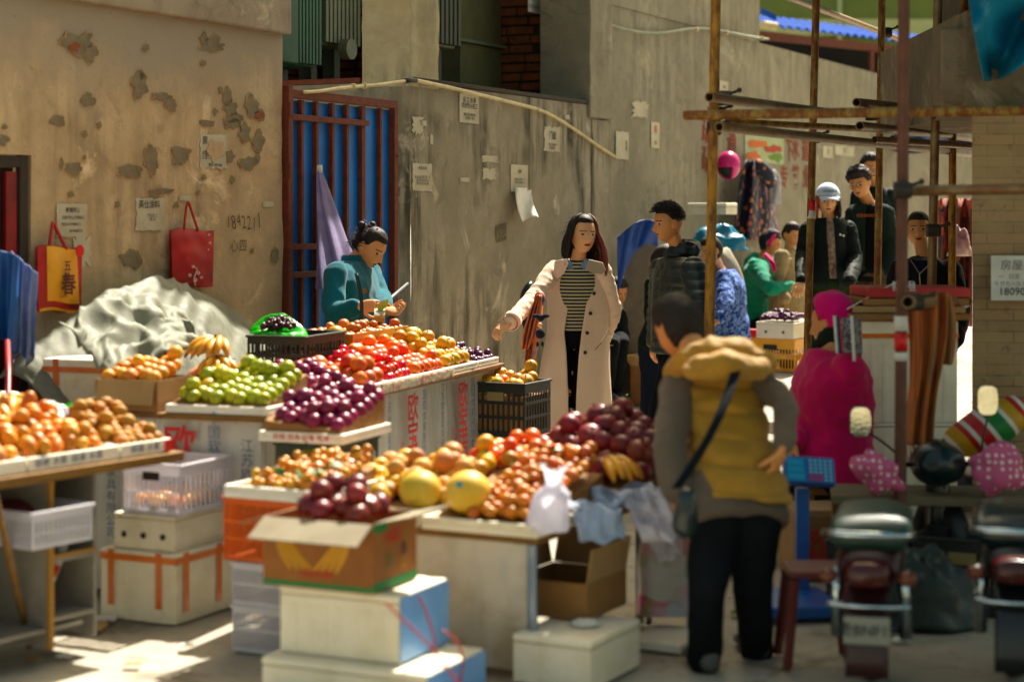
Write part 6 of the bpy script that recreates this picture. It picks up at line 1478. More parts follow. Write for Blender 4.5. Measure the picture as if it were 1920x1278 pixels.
def head_mesh(c, fw, up, k=1.0, mouth=0.0, male=False):
    up = (up - fw * up.dot(fw)).normalized(); rt = fw.cross(up).normalized()
    q = lambda p: c + (rt * p.x + fw * p.y + up * p.z) * k
    m = MB(); nu, nv = 84, 62; vs = []; loc = []
    for j in range(nv + 1):
        for i in range(nu):
            p = headpt(math.pi * (j + .02) / (nv + .04), 2 * math.pi * i / nu); loc.append(p); vs.append(q(p))
    for j in range(nv):
        for i in range(nu):
            f = (j * nu + i, (j + 1) * nu + i, (j + 1) * nu + (i + 1) % nu, j * nu + (i + 1) % nu)
            x = sum(loc[a].x for a in f) / 4; y = sum(loc[a].y for a in f) / 4; z = sum(loc[a].z for a in f) / 4
            mi = 0; ax = abs(x)
            if y > .03:
                if ((ax - .031) / .0145) ** 2 + ((z - .001) / .0048) ** 2 < 1: mi = 3 if abs(ax - .031) > .006 else 4
                if ((ax - .031) / .0165) ** 2 + ((z - .0052) / .0028) ** 2 < 1: mi = 2
                if .012 < ax < .048 and abs(z - .0205 + .06 * abs(ax - .03)) < (.0035 if male else .0026): mi = 2
                lw = .021; lh = .0065 + mouth * .4
                if (x / lw) ** 2 + ((z + .061) / lh) ** 2 < 1: mi = 1
                if (x / (lw * .85)) ** 2 + ((z + .061) / (.0012 + mouth)) ** 2 < 1: mi = 4
            m.add([vs[a] for a in f], [(0, 1, 2, 3)], mi)
    # weld by rebuilding with shared vertices
    m2 = MB(); m2.v = vs; m2.f = [[j * nu + i, (j + 1) * nu + i, (j + 1) * nu + (i + 1) % nu, j * nu + (i + 1) % nu] for j in range(nv) for i in range(nu)]; m2.m = list(m.m)
    for s_ in (-1, 1):
        e = MB(); e.sph(V((0, 0, 0)), 1, 14, 10); e.v = [q(V((s_ * (.0745 + .010 * v.x), -.006 + .018 * v.y - .012 * v.x, -.006 + .030 * v.z + .002))) for v in e.v]; m2.join(e)
    return m2, q
def hair_shell(c, fw, up, k, line, thick=.016, seed=0, spiky=0.0, side=-.25):
    up = (up - fw * up.dot(fw)).normalized(); rt = fw.cross(up).normalized(); m = MB(); nu, nv = 72, 50; vs = []; on_ = []
    for j in range(nv + 1):
        for i in range(nu):
            th = math.pi * (j + .02) / (nv + .04); p = headpt(th, 2 * math.pi * i / nu); y = p.y / .09; z = p.z / .112
            f = side + (line - side) * ss(-.15, .55, y); f = f if y < .1 else f + .0
            if abs(p.x) > .055 and y > -.1: f = max(f, .10)
            on_.append(ss(f - .04, f + .22, z) > 0)
            o = thick * ss(f - .04, f + .22, z) * (1 + .2 * noise.noise(p * 30 + V((seed, 0, 0))) + spiky * abs(noise.noise(p * 90 + V((seed, 3, 0))))) - .005
            d_ = p.normalized(); p = p + d_ * o; vs.append(c + (rt * p.x + fw * p.y + up * p.z) * k)
    m.v = vs; m.f = [q_ for q_ in ([j * nu + i, (j + 1) * nu + i, (j + 1) * nu + (i + 1) % nu, j * nu + (i + 1) % nu] for j in range(nv) for i in range(nu)) if any(on_[a] for a in q_)]; m.m = [0] * len(m.f)
    return m
def hand(mb, wr, d_, nb, curl=.5, k=1.0, side=1, spread=.12):
    """nb: direction of the back of the hand; side +1: thumb on the (d x nb) side"""
    d_ = d_.normalized(); nb = (nb - d_ * nb.dot(d_)).normalized(); sd = d_.cross(nb) * side
    h = MB(); L_ = .092 * k
    h.loft([(wr - d_ * .012 * k, sd * .026 * k, nb * .019 * k), (wr + d_ * .012 * k, sd * .029 * k, nb * .018 * k), (wr + d_ * .05 * k, sd * .040 * k, nb * .016 * k), (wr + d_ * L_, sd * .039 * k, nb * .013 * k), (wr + d_ * (L_ + .008 * k), sd * .034 * k, nb * .009 * k)], 16, True, 0, .85)
    for i, (off, ln) in enumerate(((.029, .072), (.0098, .082), (-.0098, .076), (-.028, .060))):
        b = wr + d_ * (L_ - .006 * k) + sd * off * k; dd = (d_ + sd * (off / .03) * spread).normalized(); pts = [b]; a = curl * .5
        for sg, fr_ in ((.46, 1), (.30, 1), (.24, .8)):
            a2 = a + i * .05; v_ = dd * math.cos(a2) - nb * math.sin(a2); pts.append(pts[-1] + v_ * ln * sg * k); a += curl * fr_
        h.limb(pts, [.0098 * k, .009 * k, .008 * k, .0065 * k], 8, 0, 2)
    b = wr + d_ * .028 * k + sd * .026 * k
    pts = [b, b + (sd * .75 + d_ * .6 - nb * .25).normalized() * .036 * k]; pts.append(pts[-1] + (sd * .35 + d_ * .85 - nb * (.3 + .3 * curl)).normalized() * .030 * k); pts.append(pts[-1] + (d_ * .9 - nb * (.3 + .4 * curl) - sd * .1).normalized() * .024 * k)
    h.limb(pts, [.014 * k, .0115 * k, .010 * k, .007 * k], 8, 0, 2)
    f = fuse(h, .0042 * k, 2); mb.join(f)
def lerp(a, b, t_): return a + (b - a) * t_
def torso_secs(J, off=0.0, t0=0.0, t1=1.0, w=1.0, dp=1.0, n=12, belly=0.0, neck=True):
    """hip (t=0) to shoulders (t=1)"""
    shm = (J['shL'] + J['shR']) / 2; rs = (J['shR'] - J['shL']); hw = rs.length / 2; rs = rs.normalized()
    rh = (J['hipR'] - J['hipL']).normalized(); out = []
    ax = (shm - J['pel']); prof = [(0, .170, .118), (.12, .172, .122), (.35, .145, .108), (.6, .160, .118), (.8, .172, .118), (.92, .168, .105), (1.0, .150, .090), (1.08, .112, .075), (1.15, .078, .064), (1.22, .058, .056)]
    for i in range(n + 1):
        t_ = t0 + (t1 - t0) * i / n
        for (a, x0, y0), (b, x1, y1) in zip(prof, prof[1:]):
            if t_ <= b or b == 1.22: q = clamp((t_ - a) / (b - a)); rx = x0 + (x1 - x0) * q; ry = y0 + (y1 - y0) * q; break
        r_ = lerp(rh, rs, clamp(t_)).normalized(); fwv = r_.cross(ax.normalized()) * -1
        fwv = (UP.cross(r_)).normalized() if fwv.length < .1 else (ax.cross(r_)).normalized()
        c = J['pel'] + ax * t_ + J.get('bend', V((0, 0, 0))) * (4 * t_ * (1 - t_)) + fwv * (belly * math.sin(3.14 * clamp(t_ * 1.2)))
        sc_ = 1 + (hw / .185 - 1) * clamp(t_)
        out.append((c, r_ * ((rx * sc_) * w + off), fwv * (ry * dp + off)))
    return out
def body_base(J, k=1.0):
    m = MB(); m.loft(torso_secs(J, -.03, 0, 1.14, k, k * .9), 16)
    m.limb([J['neck'] - (J['head'] - J['neck']) * .3, J['neck'], J['head'] - (J['head'] - J['neck']) * .15], [.060 * k, .050 * k, .047 * k], 14)
    for s_ in 'LR':
        m.limb([J['sh' + s_], lerp(J['sh' + s_], J['el' + s_], .5), J['el' + s_], lerp(J['el' + s_], J['wr' + s_], .45), J['wr' + s_]], [.050 * k, .043 * k, .036 * k, .034 * k, .025 * k], 12)
        m.limb([J['hip' + s_], lerp(J['hip' + s_], J['kn' + s_], .5), J['kn' + s_], lerp(J['kn' + s_], J['an' + s_], .4), J['an' + s_]], [.078 * k, .068 * k, .050 * k, .048 * k, .034 * k], 12)
    return fuse(m, .014, 3)
def sleeve(m, J, s_, r=(.072, .062, .056, .050), fr_=1.0, sub=5):
    w_ = lerp(J['el' + s_], J['wr' + s_], fr_)
    m.limb([J['sh' + s_], lerp(J['sh' + s_], J['el' + s_], .5), J['el' + s_], w_], r, 16, 0, sub)
def trouser(J, mat, par, r=(.098, .082, .066, .060), vox=.012, name='trousers', amp=.006, cut=1.0):
    m = MB(); m.loft(torso_secs(J, .0, -.04, .2, 1, 1, 4), 18)
    for s_ in 'LR':
        m.limb([J['hip' + s_], lerp(J['hip' + s_], J['kn' + s_], .5), J['kn' + s_], lerp(J['kn' + s_], J['an' + s_], cut)], r, 16)
    wrinkle(f := fuse(m, vox, 3), amp, (9, 9, 7), 3.0); return f.build(name, mat, par, smooth=True)
def shoe(J, s_, mat, par, dirv, k=1.0):
    a = J['an' + s_]; d_ = V((dirv.x, dirv.y, 0)).normalized(); sd = V((d_.y, -d_.x, 0)); g_ = gz(a.y); m = MB()
    z0 = max(g_, a.z - .09); b = V((a.x, a.y, z0))
    m.loft([(b - d_ * .08 * k + UP * .035, sd * .022, UP * .03), (b - d_ * .06 * k + UP * .045, sd * .035, UP * .045), (b + UP * .045, sd * .038, UP * .045), (b + d_ * .09 * k + UP * .03, sd * .045, UP * .03), (b + d_ * .16 * k + UP * .022, sd * .036, UP * .021), (b + d_ * .185 * k + UP * .018, sd * .018, UP * .012)], 16, True, 0, .85)
    m.build('shoe', mat, par, smooth=True)
def person(label, J, skinm, hk=1.0, fw=V((0, -1, 0)), up=UP, mouth=0.0, male=False, hands=(), body_k=1.0):
    g_ = min(J['anL'].z, J['anR'].z) - .08
    root = thing('person', label, 'person', V(((J['anL'].x + J['anR'].x) / 2, (J['anL'].y + J['anR'].y) / 2, g_)))
    fw = fw.normalized(); b = body_base(J, body_k)
    h, q = head_mesh(J['head'], fw, up.normalized(), hk, mouth, male); b.join(h)
    for (s_, d_, nb, curl, side) in hands: hand(b, J['wr' + s_], d_, nb, curl, .95, side)
    b.build('body', [skinm, MLIP, MBROW, MSCL, MEYE], root, smooth=True)
    return root, q
def fillJ(J, s, legs=True):
    J = {k: (P(v[0], v[1], v[2] if len(v) > 2 else s) if not isinstance(v, Vector) else v) for k, v in J.items()}
    r_ = (J['shR'] - J['shL']); r_.z = 0; r_.normalize()
    if 'hipL' not in J: J['hipL'] = J['pel'] - r_ * .09 - UP * .06; J['hipR'] = J['pel'] + r_ * .09 - UP * .06
    g_ = gz(J['pel'].y)
    for s_, q in (('L', -1), ('R', 1)):
        if 'an' + s_ not in J: J['an' + s_] = V((J['hip' + s_].x + r_.x * .02 * q, J['hip' + s_].y + r_.y * .02 * q, g_ + .085))
        if 'kn' + s_ not in J: J['kn' + s_] = lerp(J['hip' + s_], J['an' + s_], .5)
    return J
def fuzz(root, c, fw, up, k, mat, n, ln=.03, side=-.1, line=.5, thick=.016, back=.9, r=.0008, seed=0, name='stray_hair'):
    up = (up - fw * up.dot(fw)).normalized(); rt = fw.cross(up).normalized(); m = MB(); rr = random.Random(seed + 50); i = 0
    while i < n:
        th = math.acos(rr.uniform(-.4, 1)); ph = rr.uniform(0, 6.283); p = headpt(th, ph); y = p.y / .09; z = p.z / .112
        if z < side + (line - side) * ss(-.15, .55, y): continue
        i += 1; d_ = p.normalized(); a = p + d_ * thick * .5; flow = V((d_.x * .3, -back, -.25 * (1 - z)))
        b = a + d_ * thick * .35 + (d_ * .12 + flow + V((rr.uniform(-.25, .25), rr.uniform(-.2, .2), rr.uniform(-.2, .2)))).normalized() * ln * rr.uniform(.5, 1.2)
        e = b + (flow + V((0, 0, -.3)) + d_ * .2).normalized() * ln * rr.uniform(.3, .9)
        m.tube([c + (rt * q.x + fw * q.y + up * q.z) * k for q in (a, b, e)], [r * 1.6, r, r * .4], 4)
    return m.build(name, mat, root, smooth=True)
def hairstrands(root, c, fw, up, k, mat, n, length, ang0, ang1, r=.007, bulge=.03, top=.9, seed=0, fwd=0.0):
    up = (up - fw * up.dot(fw)).normalized(); rt = fw.cross(up).normalized(); m = MB(); rr = random.Random(seed)
    for i in range(n):
        ph = math.radians(ang0 + (ang1 - ang0) * (i + rr.random()) / n); dr = rt * math.cos(ph) + fw * math.sin(ph); pts = []; t0 = rr.uniform(.2, .6)
        for j in range(4): p = headpt(t0 + (1.45 - t0) * j / 3, ph, .008 + .008 * rr.random()); pts.append(c + (rt * p.x + fw * p.y + up * p.z) * k)
        b = pts[-1]; ln = length * rr.uniform(.85, 1.05)
        for j in range(1, 5): q = j / 4; pts.append(b + dr * (bulge * math.sin(q * 2.2)) + fw * (fwd * q) - UP * ln * q + V((rr.uniform(-1, 1), rr.uniform(-1, 1), 0)) * .008 * q)
        P2, R2 = smooth_path(pts, [r * .5, r, r * 1.2, r * 1.3, r * 1.3, r * 1.2, r, r * .3], 3); m.tube(P2, R2, 6, flat=.6)
    return m.build('long_hair', mat, root, smooth=True)
def cloth_mat(name, c, c2=None, rough=.9, bs=260, sc_=5, bump=.25): return M(name, c, rough, c2, sc_, bump, bs, spec=.12, sheen=.0 if int(c[:2], 16) + int(c[2:4], 16) < 90 else .12)
def buttons(par, pts, nrm, r, mat, name='button'):
    for p in pts:
        m = MB(); m.tube([p - nrm * .004, p + nrm * .006], r, 14); m.build(name, mat, par)
# ---------- 1 seller in teal ----------
J = fillJ(dict(head=(693, 464, 318), neck=(662, 490, 318), shR=(630, 512, 330), shL=(694, 512, 306), elR=(626, 586, 334), wrR=(672, 574, 338), elL=(716, 560, 312), wrL=(722, 582, 326), pel=(650, 668, 320)), 320)
fwh = V((.80, -.42, -.50))
root, q = person('seller in a teal wool coat counting banknotes behind the stall', J, MSK1, 1.08, fwh, V((.55, -.15, .8)), .001, False, [('R', V((1, -.1, .05)), V((-.1, -.9, .4)), .7, 1), ('L', V((.95, -.3, -.05)), V((.1, .5, -.8)), .9, 1)])
MTEAL = cloth_mat('teal_wool', '04606b', '034d5a')
m = MB(); m.loft(torso_secs(J, .018, -.25, 1.15, .97, 1.05), 22); sleeve(m, J, 'R', (.070, .066, .062, .054), .80); sleeve(m, J, 'L', (.070, .064, .060, .052), .80)
wrinkle(f := fuse(m, .009, 3), .008, (8, 8, 5), 1.0).build('coat', MTEAL, root, smooth=True)
m = MB()
cn = J['neck'] + UP * .0
def collar(c, rx, ry, h, fwd, open_=.5, flare=.03, n=30, tilt=V((0, 0, 0))):
    rt = fwd.cross(UP).normalized()
    def f(u, v):
        a = open_ + (2 * math.pi - 2 * open_) * u; d_ = fwd * math.cos(a) + rt * math.sin(a)
        return c + fwd * (math.cos(a) * (ry + flare * v)) + rt * (math.sin(a) * (rx + flare * v)) + UP * (h * (1 - v) - .015 * v) + tilt * v
    q_ = MB(); q_.grid(f, n, 6); return q_
tf_ = V((.85, -.5, 0)).normalized()
collar(cn - UP * .02, .075, .075, .055, tf_, .35, .045).build('collar', MTEAL, root, smooth=True, solid=.008)
MYEL = cloth_mat('yellow_knit', 'b8841c', 'a07014')
collar(cn - UP * .02, .058, .058, .06, tf_, .0, .004).build('inner_collar', MYEL, root, smooth=True, solid=.005)
for s_ in 'RL':
    m = MB(); a, b = lerp(J['el' + s_], J['wr' + s_], .76), lerp(J['el' + s_], J['wr' + s_], .93); m.tube([a, b], [.040, .036], 16, cap=False); m.build('cuff', MYEL, root, smooth=True, solid=.003)
m = MB(); a = J['wrR']; dw = (J['wrR'] - J['elR']).normalized()
for k in range(3): m.tube([a - dw * (.004 + .008 * k), a - dw * (.008 + .008 * k)], .031, 18, cap=False)
m.build('bracelets', M('silver', '9a9a9a', .25, metal=1), root, smooth=True, solid=.002)
buttons(root, [P(684, 545, 352), P(642, 602, 350), P(690, 500, 348)][:2], V((.3, -.95, 0)), .013, M('brass', '7a5a20', .3, metal=.7))
m = MB(); m.grid(lambda u, v: P(664 + 8 * v + 7 * u + 6 * math.sin(v * 3), 512 + 100 * v, 343 + 3 * v), 3, 14); m.build('bag_strap', MBKG, root, smooth=True, solid=.004)
hair_shell(J['head'], fwh.normalized(), V((.55, -.15, .8)), 1.08, .50, .014, 1, side=-.45).build('hair', MHAIR, root, smooth=True)
hu = (V((.55, -.15, .8)) - fwh.normalized() * V((.55, -.15, .8)).dot(fwh.normalized())).normalized()
fuzz(root, J['head'], fwh.normalized(), V((.55, -.15, .8)), 1.0, MHAIR, 700, .03, -.3, .5)
m = MB()
for i in range(16):
    qd = V((U_(-.035, .035), U_(-.035, .035), U_(-.02, .03))); m.sph(J['head'] + hu * .085 - fwh.normalized() * .070 + qd, U_(.018, .028), 10, 8)
fuse(m, .006, 2).build('hair_bun', MHAIR, root, smooth=True)
for i in range(9):
    m = MB(); m.sph(J['head'] + hu * (.118 + U_(-.01, .01)) - fwh.normalized() * (.02 + i * .011) + V((U_(-.02, .02), -.03 + U_(-.02, .02), 0)), .007, 8, 6); m.build('hair_pin', M('pin', '7c6aa0', .2, metal=.4), root)
MNOTE = M('banknote', '8a9a3a', .7, 'a8b060', 40); MNOTE2 = M('banknote_pale', 'a89e80', .7, '8a8a78', 40)
o = thing('banknote', 'green banknote held up in the right hand of the seller', 'banknote', P(720, 575, 336))
m = MB(); m.grid(lambda u, v: P(708 + 20 * u, 580 - 12 * u + (18 - 4 * u) * (v - .6), 345) , 5, 4); m.build('note', MNOTE, o, solid=.001)
o = thing('banknote', 'pale banknote hanging below the hand of the seller', 'banknote', P(712, 600, 336))
m = MB(); m.grid(lambda u, v: P(702 + 20 * u, 578 + 26 * v, 344 + 3 * math.sin(v * 3)), 5, 6); m.build('note', MNOTE2, o, solid=.001)
# ---------- 2 woman in the long coat ----------
J = fillJ(dict(head=(1093, 439, 289), neck=(1084, 486, 288), shR=(1040, 506, 288), shL=(1130, 508, 288), elR=(992, 566, 296), wrR=(955, 606, 304), elL=(1150, 586, 286), wrL=(1126, 646, 284), pel=(1076, 642, 286),
    knR=(1072, 752, 284), anR=(1062, 855, 286), knL=(1092, 752, 288), anL=(1094, 858, 282)), 288)
fwh = V((.34, -.94, -.02)).normalized(); uph = V((.05, 0, 1))
root, q = person('young woman in a long pale pink coat and striped sweater holding out her arm', J, MSK3, 1.09, fwh, uph, .0018, False, [('R', V((-.75, -.45, -.5)), V((-.3, -.55, .75)), .75, 1)])
t = NT('striped_knit'); co = t.co(); sx = t.new('ShaderNodeSeparateXYZ'); t.ln(co, sx.inputs[0]); mu = t.new('ShaderNodeMath', operation='MULTIPLY'); mu.inputs[1].default_value = 44; t.ln(sx.outputs[2], mu.inputs[0])
fr_n = t.new('ShaderNodeMath', operation='FRACT'); t.ln(mu.outputs[0], fr_n.inputs[0]); gt_ = t.new('ShaderNodeMath', operation='GREATER_THAN'); gt_.inputs[1].default_value = .5; t.ln(fr_n.outputs[0], gt_.inputs[0])
t.set(.9, 0, .2, t.mix(gt_.outputs[0], lin('a8a48c'), lin('10141c'))); t.bump(t.noise(co, 200, 2), .3, .003); MSTK = t.m
m = MB(); m.loft(torso_secs(J, -.004, -.02, 1.15, .92, .95), 24); wrinkle(f := fuse(m, .009, 3), .004, (10, 10, 8), 2).build('sweater', MSTK, root, smooth=True)
trouser(J, cloth_mat('black_trousers', '0a0b0f'), root, (.085, .07, .055, .045))
for s_ in 'LR': shoe(J, s_, MBKG, root, V((.1, -1, 0)))
MPCO = thin('pink_coat', 'dcc6b2', .9, .08, 'd2baa6', 3, .15, 200)
MCOL = thin('denim_collar', '5a7288', .8, .05)
def coatwoman():
    rows = [(486, 30, 6, 14, 1084), (493, 46, 9, 18, 1084), (515, 60, -4, 22, 1085), (540, 62, -14, 19, 1086), (580, 60, -22, 12, 1086), (620, 58, -28, 5, 1084), (660, 63, -24, 0, 1081), (700, 66, -22, -3, 1078), (740, 69, -20, -5, 1076), (800, 72, -20, -6, 1075)]
    def at(v):
        y = 486 + 314 * v
        for a, b in zip(rows, rows[1:]):
            if y <= b[0] + 1e-6: q = (y - a[0]) / (b[0] - a[0]); return [a[i] + (b[i] - a[i]) * q for i in range(5)]
        return rows[-1]
    def f(u, v):
        y, w_, gl, gr, cx = at(v); s_ = 286; rx = w_ / s_; ry = .135 + .05 * v
        aL = math.asin(clamp((gr + (1084 - cx)) / w_, -.95, .95)); aR = math.asin(clamp((gl + (1084 - cx)) / w_, -.95, .95))
        a = aL + (2 * math.pi + aR - aL) * u; c = P(cx, y, s_)
        rr = 1 + .035 * math.sin(a * 7 + v * 3) * v + .03 * noise.noise(V((math.cos(a) * 2, math.sin(a) * 2, v * 4)))
        p = c + V((math.sin(a) * rx * rr, -math.cos(a) * ry * rr, 0))
        if v < .08: p = lerp(p, V((c.x + math.sin(a) * rx, c.y - math.cos(a) * ry * .55, c.z)), (.08 - v) / .08)
        return p
    return f
f = coatwoman(); m = MB(); m.grid(f, 90, 70); ct1 = m.build('coat', MPCO, root, smooth=True, solid=.009)
m = MB(); sleeve(m, J, 'R', (.064, .056, .052, .048), .93); 
wrinkle(g_ := fuse(m, .008, 3), .007, (12, 12, 12), 4).build('sleeve', MPCO, root, smooth=True)
m = MB(); sleeve(m, J, 'L', (.064, .058, .054, .050), 1.0); wrinkle(g_ := fuse(m, .008, 3), .007, (12, 12, 14), 6).build('sleeve', MPCO, root, smooth=True)
a = lerp(J['elR'], J['wrR'], .80); b = lerp(J['elR'], J['wrR'], .96); m = MB(); m.tube([a, b], [.052, .054], 18, cap=False); m.build('cuff', MPCO, root, smooth=True, solid=.006)
for pts in (((1040, 489), (1062, 485), (1066, 494), (1058, 512), (1046, 522), (1038, 512)), ((1104, 486), (1130, 492), (1136, 506), (1128, 514), (1112, 512), (1098, 506))):
    m = MB(); m.slabpoly([P(x, y, 306 - .12 * abs(x - 1085)) for x, y in pts], V((0, -1, 0)), .010); m.build('lapel', MPCO, root, bevel=.004)
for pts in (((1062, 484), (1072, 492), (1076, 506), (1066, 504), (1058, 496)), ((1100, 484), (1104, 498), (1098, 508), (1088, 500), (1092, 492))):
    m = MB(); m.slabpoly([P(x, y, 303) for x, y in pts], V((0, -1, 0)), .006); m.build('shirt_collar', MCOL, root, bevel=.002)
buttons(root, [f(.015, (y - 486) / 314) + V((.018, -.008, 0)) for y in (548, 585, 621, 657)], V((0, -1, 0)), .012, MBKG)
m = MB(); m.tube([P(1140, 620, 304), P(1128, 642, 306), P(1116, 655, 304)], .004, 6); m.build('pocket_seam', M('seam', '8a6c5c', .9), root)
hair_shell(J['head'], fwh, uph, 1.09, .55, .014, 2, side=-.9).build('hair', MHAIR, root, smooth=True)
fuzz(root, J['head'], fwh, uph, 1.0, MHAIR, 160, .05, -.2, .6, .012, .5)
hairstrands(root, J['head'], fwh, uph, 1.09, MHAIR, 46, .18, -75, 22, .008, .03, seed=1, fwd=-.02)
hairstrands(root, J['head'], fwh, uph, 1.09, MHAIR, 50, .22, 190, 290, .008, .03, seed=2)
hairstrands(root, J['head'], fwh, uph, 1.09, MHAIRR, 44, .27, 150, 205, .008, .05, seed=3, fwd=.02)  # sunlit side of her hair, glow painted by the red strands
m = MB(); m.sph(J['head'] + V((-.068, -.02, -.028)), .008, 10, 8); m.build('earring', M('pearl', 'd8d0c8', .2), root, smooth=True)
bgb = thing('shoulder_bag', 'black shoulder bag with an orange scarf beside the woman in the pink coat', 'bag', P(990, 640, 292))
blobm(P(992, 575, 276), .07, .07, .17, 3, .1).build('bag_body', MBKG, bgb, smooth=True)
t = NT('orange_scarf'); co = t.co(); v_ = t.new('ShaderNodeTexVoronoi'); v_.inputs['Scale'].default_value = 30; t.ln(co, v_.inputs['Vector'])
t.set(.5, 0, .4, t.ramp(v_.outputs['Color'], [(0, (.55, .09, .01)), (.45, (.7, .2, .02)), (.62, (.05, .10, .28)), (.75, (.6, .12, .02))])); MOSC = t.m
for x0, x1, y1, sd in ((1010, 985, 655, 1), (1014, 992, 688, 2)):
    m = MB(); m.grid(lambda u, v: P(x0 + (x1 - x0) * v + (u - .5) * (8 + 16 * math.sin(v * 2.6)) , 552 + (y1 - 552) * v, 304 + 2 * math.sin(u * 9 + sd)), 8, 22); m.build('scarf_tail', MOSC, bgb, smooth=True, solid=.003)
m = MB(); m.sph(P(1012, 560, 303), .035, 14, 10, sz=1.4); m.build('scarf_knot', MOSC, bgb, smooth=True)
MPLU = M('plush', '0a0f18', 1, bump=.8, bs=160, bd=.01); m = MB()
pl = lambda x, y, r, sx=1., sz=1.: m.sph(P(x, y, 312), r, 12, 8, sx=sx, sz=sz)
pl(1014, 596, .022); pl(1013, 625, .030, 1, 1.1); pl(1005, 592, .016, 1.6, .8); pl(1023, 592, .016, 1.6, .8); pl(1008, 645, .011, .8, 1.6); pl(1017, 645, .011, .8, 1.6)
fuse(m, .005, 1).build('plush_charm', MPLU, bgb, smooth=True)
m = MB(); m.sph(P(1012, 609, 322), .013, 10, 8); m.build('charm_face', MSK3, bgb, smooth=True)
# ---------- 3 man in the dark puffer ----------
J = fillJ(dict(head=(1254, 419, 300), neck=(1274, 474, 300), shL=(1300, 506, 314), shR=(1240, 504, 288), elL=(1316, 590, 320), wrL=(1316, 650, 318), elR=(1232, 580, 284), wrR=(1226, 640, 286), pel=(1266, 652, 300),
    knL=(1240, 752, 304), anL=(1215, 850, 300), knR=(1262, 752, 296), anR=(1252, 850, 290)), 300)
fwh = V((-.95, -.30, -.06)).normalized()
root, q = person('man in a dark hooded puffer jacket seen in profile, facing the woman in the coat', J, MSK2, 1.04, fwh, V((-.02, 0, 1)), 0, True, [('L', V((-.1, 0, -1)), V((.9, -.3, 0)), .5, 1), ('R', V((-.1, 0, -1)), V((-.9, -.3, 0)), .5, -1)])
MPUF = M('puffer_dark', '0d1a18', .5, '14231f', 6, .1)
def quilt(f, pitch, amp, ax=UP):
    for i, v in enumerate(f.v): f.v[i] = v + f.n[i] * (amp * (abs(math.sin(v.dot(ax) * math.pi / pitch)) ** .5 - .7))
    return f
m = MB(); m.loft(torso_secs(J, .03, -.06, 1.15, 1.0, 1.05), 22); sleeve(m, J, 'L', (.085, .078, .070, .058), .98); sleeve(m, J, 'R', (.080, .074, .066, .056), .98)
quilt(wrinkle(fuse(m, .010, 3), .006, (9, 9, 9), 5), .055, .010).build('jacket', MPUF, root, smooth=True)
m = MB(); hc_ = J['neck'] + V((.045, .01, .015)); m.sph(hc_, .10, 18, 12, sx=1.0, sy=1.05, sz=.75); m.sph(J['neck'] + V((-.03, -.02, -.02)), .075, 14, 10, sz=.8); wrinkle(fuse(m, .009, 3), .012, (14, 14, 14), 2).build('hood', MPUF, root, smooth=True)
trouser(J, cloth_mat('dark_trousers', '0b0f16'), root)
for s_ in 'LR': shoe(J, s_, MBKG, root, V((-1, -.3, 0)))
hair_shell(J['head'] + UP * .004, fwh, V((-.02, 0, 1)), 1.04, .52, .020, 7, .6, side=.05).build('hair', MHAIR, root, smooth=True)
fuzz(root, J['head'] + UP * .004, fwh, V((-.02, 0, 1)), 1.04, MHAIR, 900, .020, .2, .55, .022, -.35, .001)
m = MB(); m.tube([P(1226, 505, 326), P(1222, 560, 326), P(1221, 640, 326)], .003, 6); m.build('zip', M('zip_grey', '6a6e6c', .4), root)
# ---------- 4 man in the yellow vest ----------
J = fillJ(dict(head=(1271, 614, 494), neck=(1312, 664, 502), shL=(1276, 722, 512), shR=(1414, 712, 508), elL=(1256, 836, 528), wrL=(1268, 925, 536), elR=(1470, 756, 524), wrR=(1470, 838, 536), pel=(1378, 945, 530),
    hipL=(1345, 975, 532), hipR=(1412, 975, 530), knL=(1325, 1110, 540), anL=(1322, 1238, 532), knR=(1412, 1110, 528), anR=(1418, 1225, 515)), 530)
fwh = V((-.55, .72, -.42)).normalized(); uph = V((-.25, .25, .93)).normalized()
root, q = person('man in a mustard yellow padded vest leaning forward with his back to the camera', J, MSK2, 1.02, fwh, uph, 0, True, [('L', V((.15, 0, -1)), V((-.9, -.3, 0)), .45, -1), ('R', V((-.35, .35, -1)), V((.8, -.6, 0)), .8, 1)])
MGSW = cloth_mat('grey_knit', '5f564c', '544c44')
m = MB(); m.loft(torso_secs(J, .012, -.16, .2, 1.05, 1.05, 6), 24); m.loft(torso_secs(J, -.02, .1, 1.12, .9, .9), 24); sleeve(m, J, 'L', (.078, .066, .060, .050), .95); sleeve(m, J, 'R', (.066, .055, .050, .042), .92)
wrinkle(fuse(m, .010, 3), .008, (8, 8, 8), 1).build('sweater', MGSW, root, smooth=True)
MVST = M('mustard_vest', '9c780a', .75, '866606', 4, .3, 120, sheen=.1)
m = MB(); secs = []
for y, xl, xr, ry, s_ in ((652, 1296, 1356, .06, 535), (668, 1270, 1400, .10, 538), (695, 1248, 1434, .13, 540), (740, 1264, 1442, .15, 540), (800, 1280, 1446, .165, 538), (850, 1290, 1462, .18, 535), (890, 1298, 1478, .19, 532), (918, 1302, 1486, .195, 530), (926, 1306, 1482, .18, 530)):
    cc_ = P((xl + xr) / 2, y, 509 + (y - 717) * .092); secs.append((cc_, V(((xr - xl) / 2 / s_, 0, -.02)), V((0, ry, 0))))
m.loft(secs, 28, True, 0, .85)
quilt(wrinkle(fuse(m, .010, 3), .012, (6, 6, 7), 8), .085, .020, V((.06, 0, 1)).normalized()).build('vest', MVST, root, smooth=True)
m = MB()
m.limb([P(1262, 692, 512), P(1300, 674, 522), P(1372, 662, 524), P(1436, 682, 516)], [.04, .055, .062, .04], 16); m.limb([P(1300, 692, 530), P(1360, 684, 536), P(1425, 690, 528)], [.04, .05, .04], 14); m.sph(P(1356, 676, 515), .085, 18, 12, sx=1.6, sz=.6)
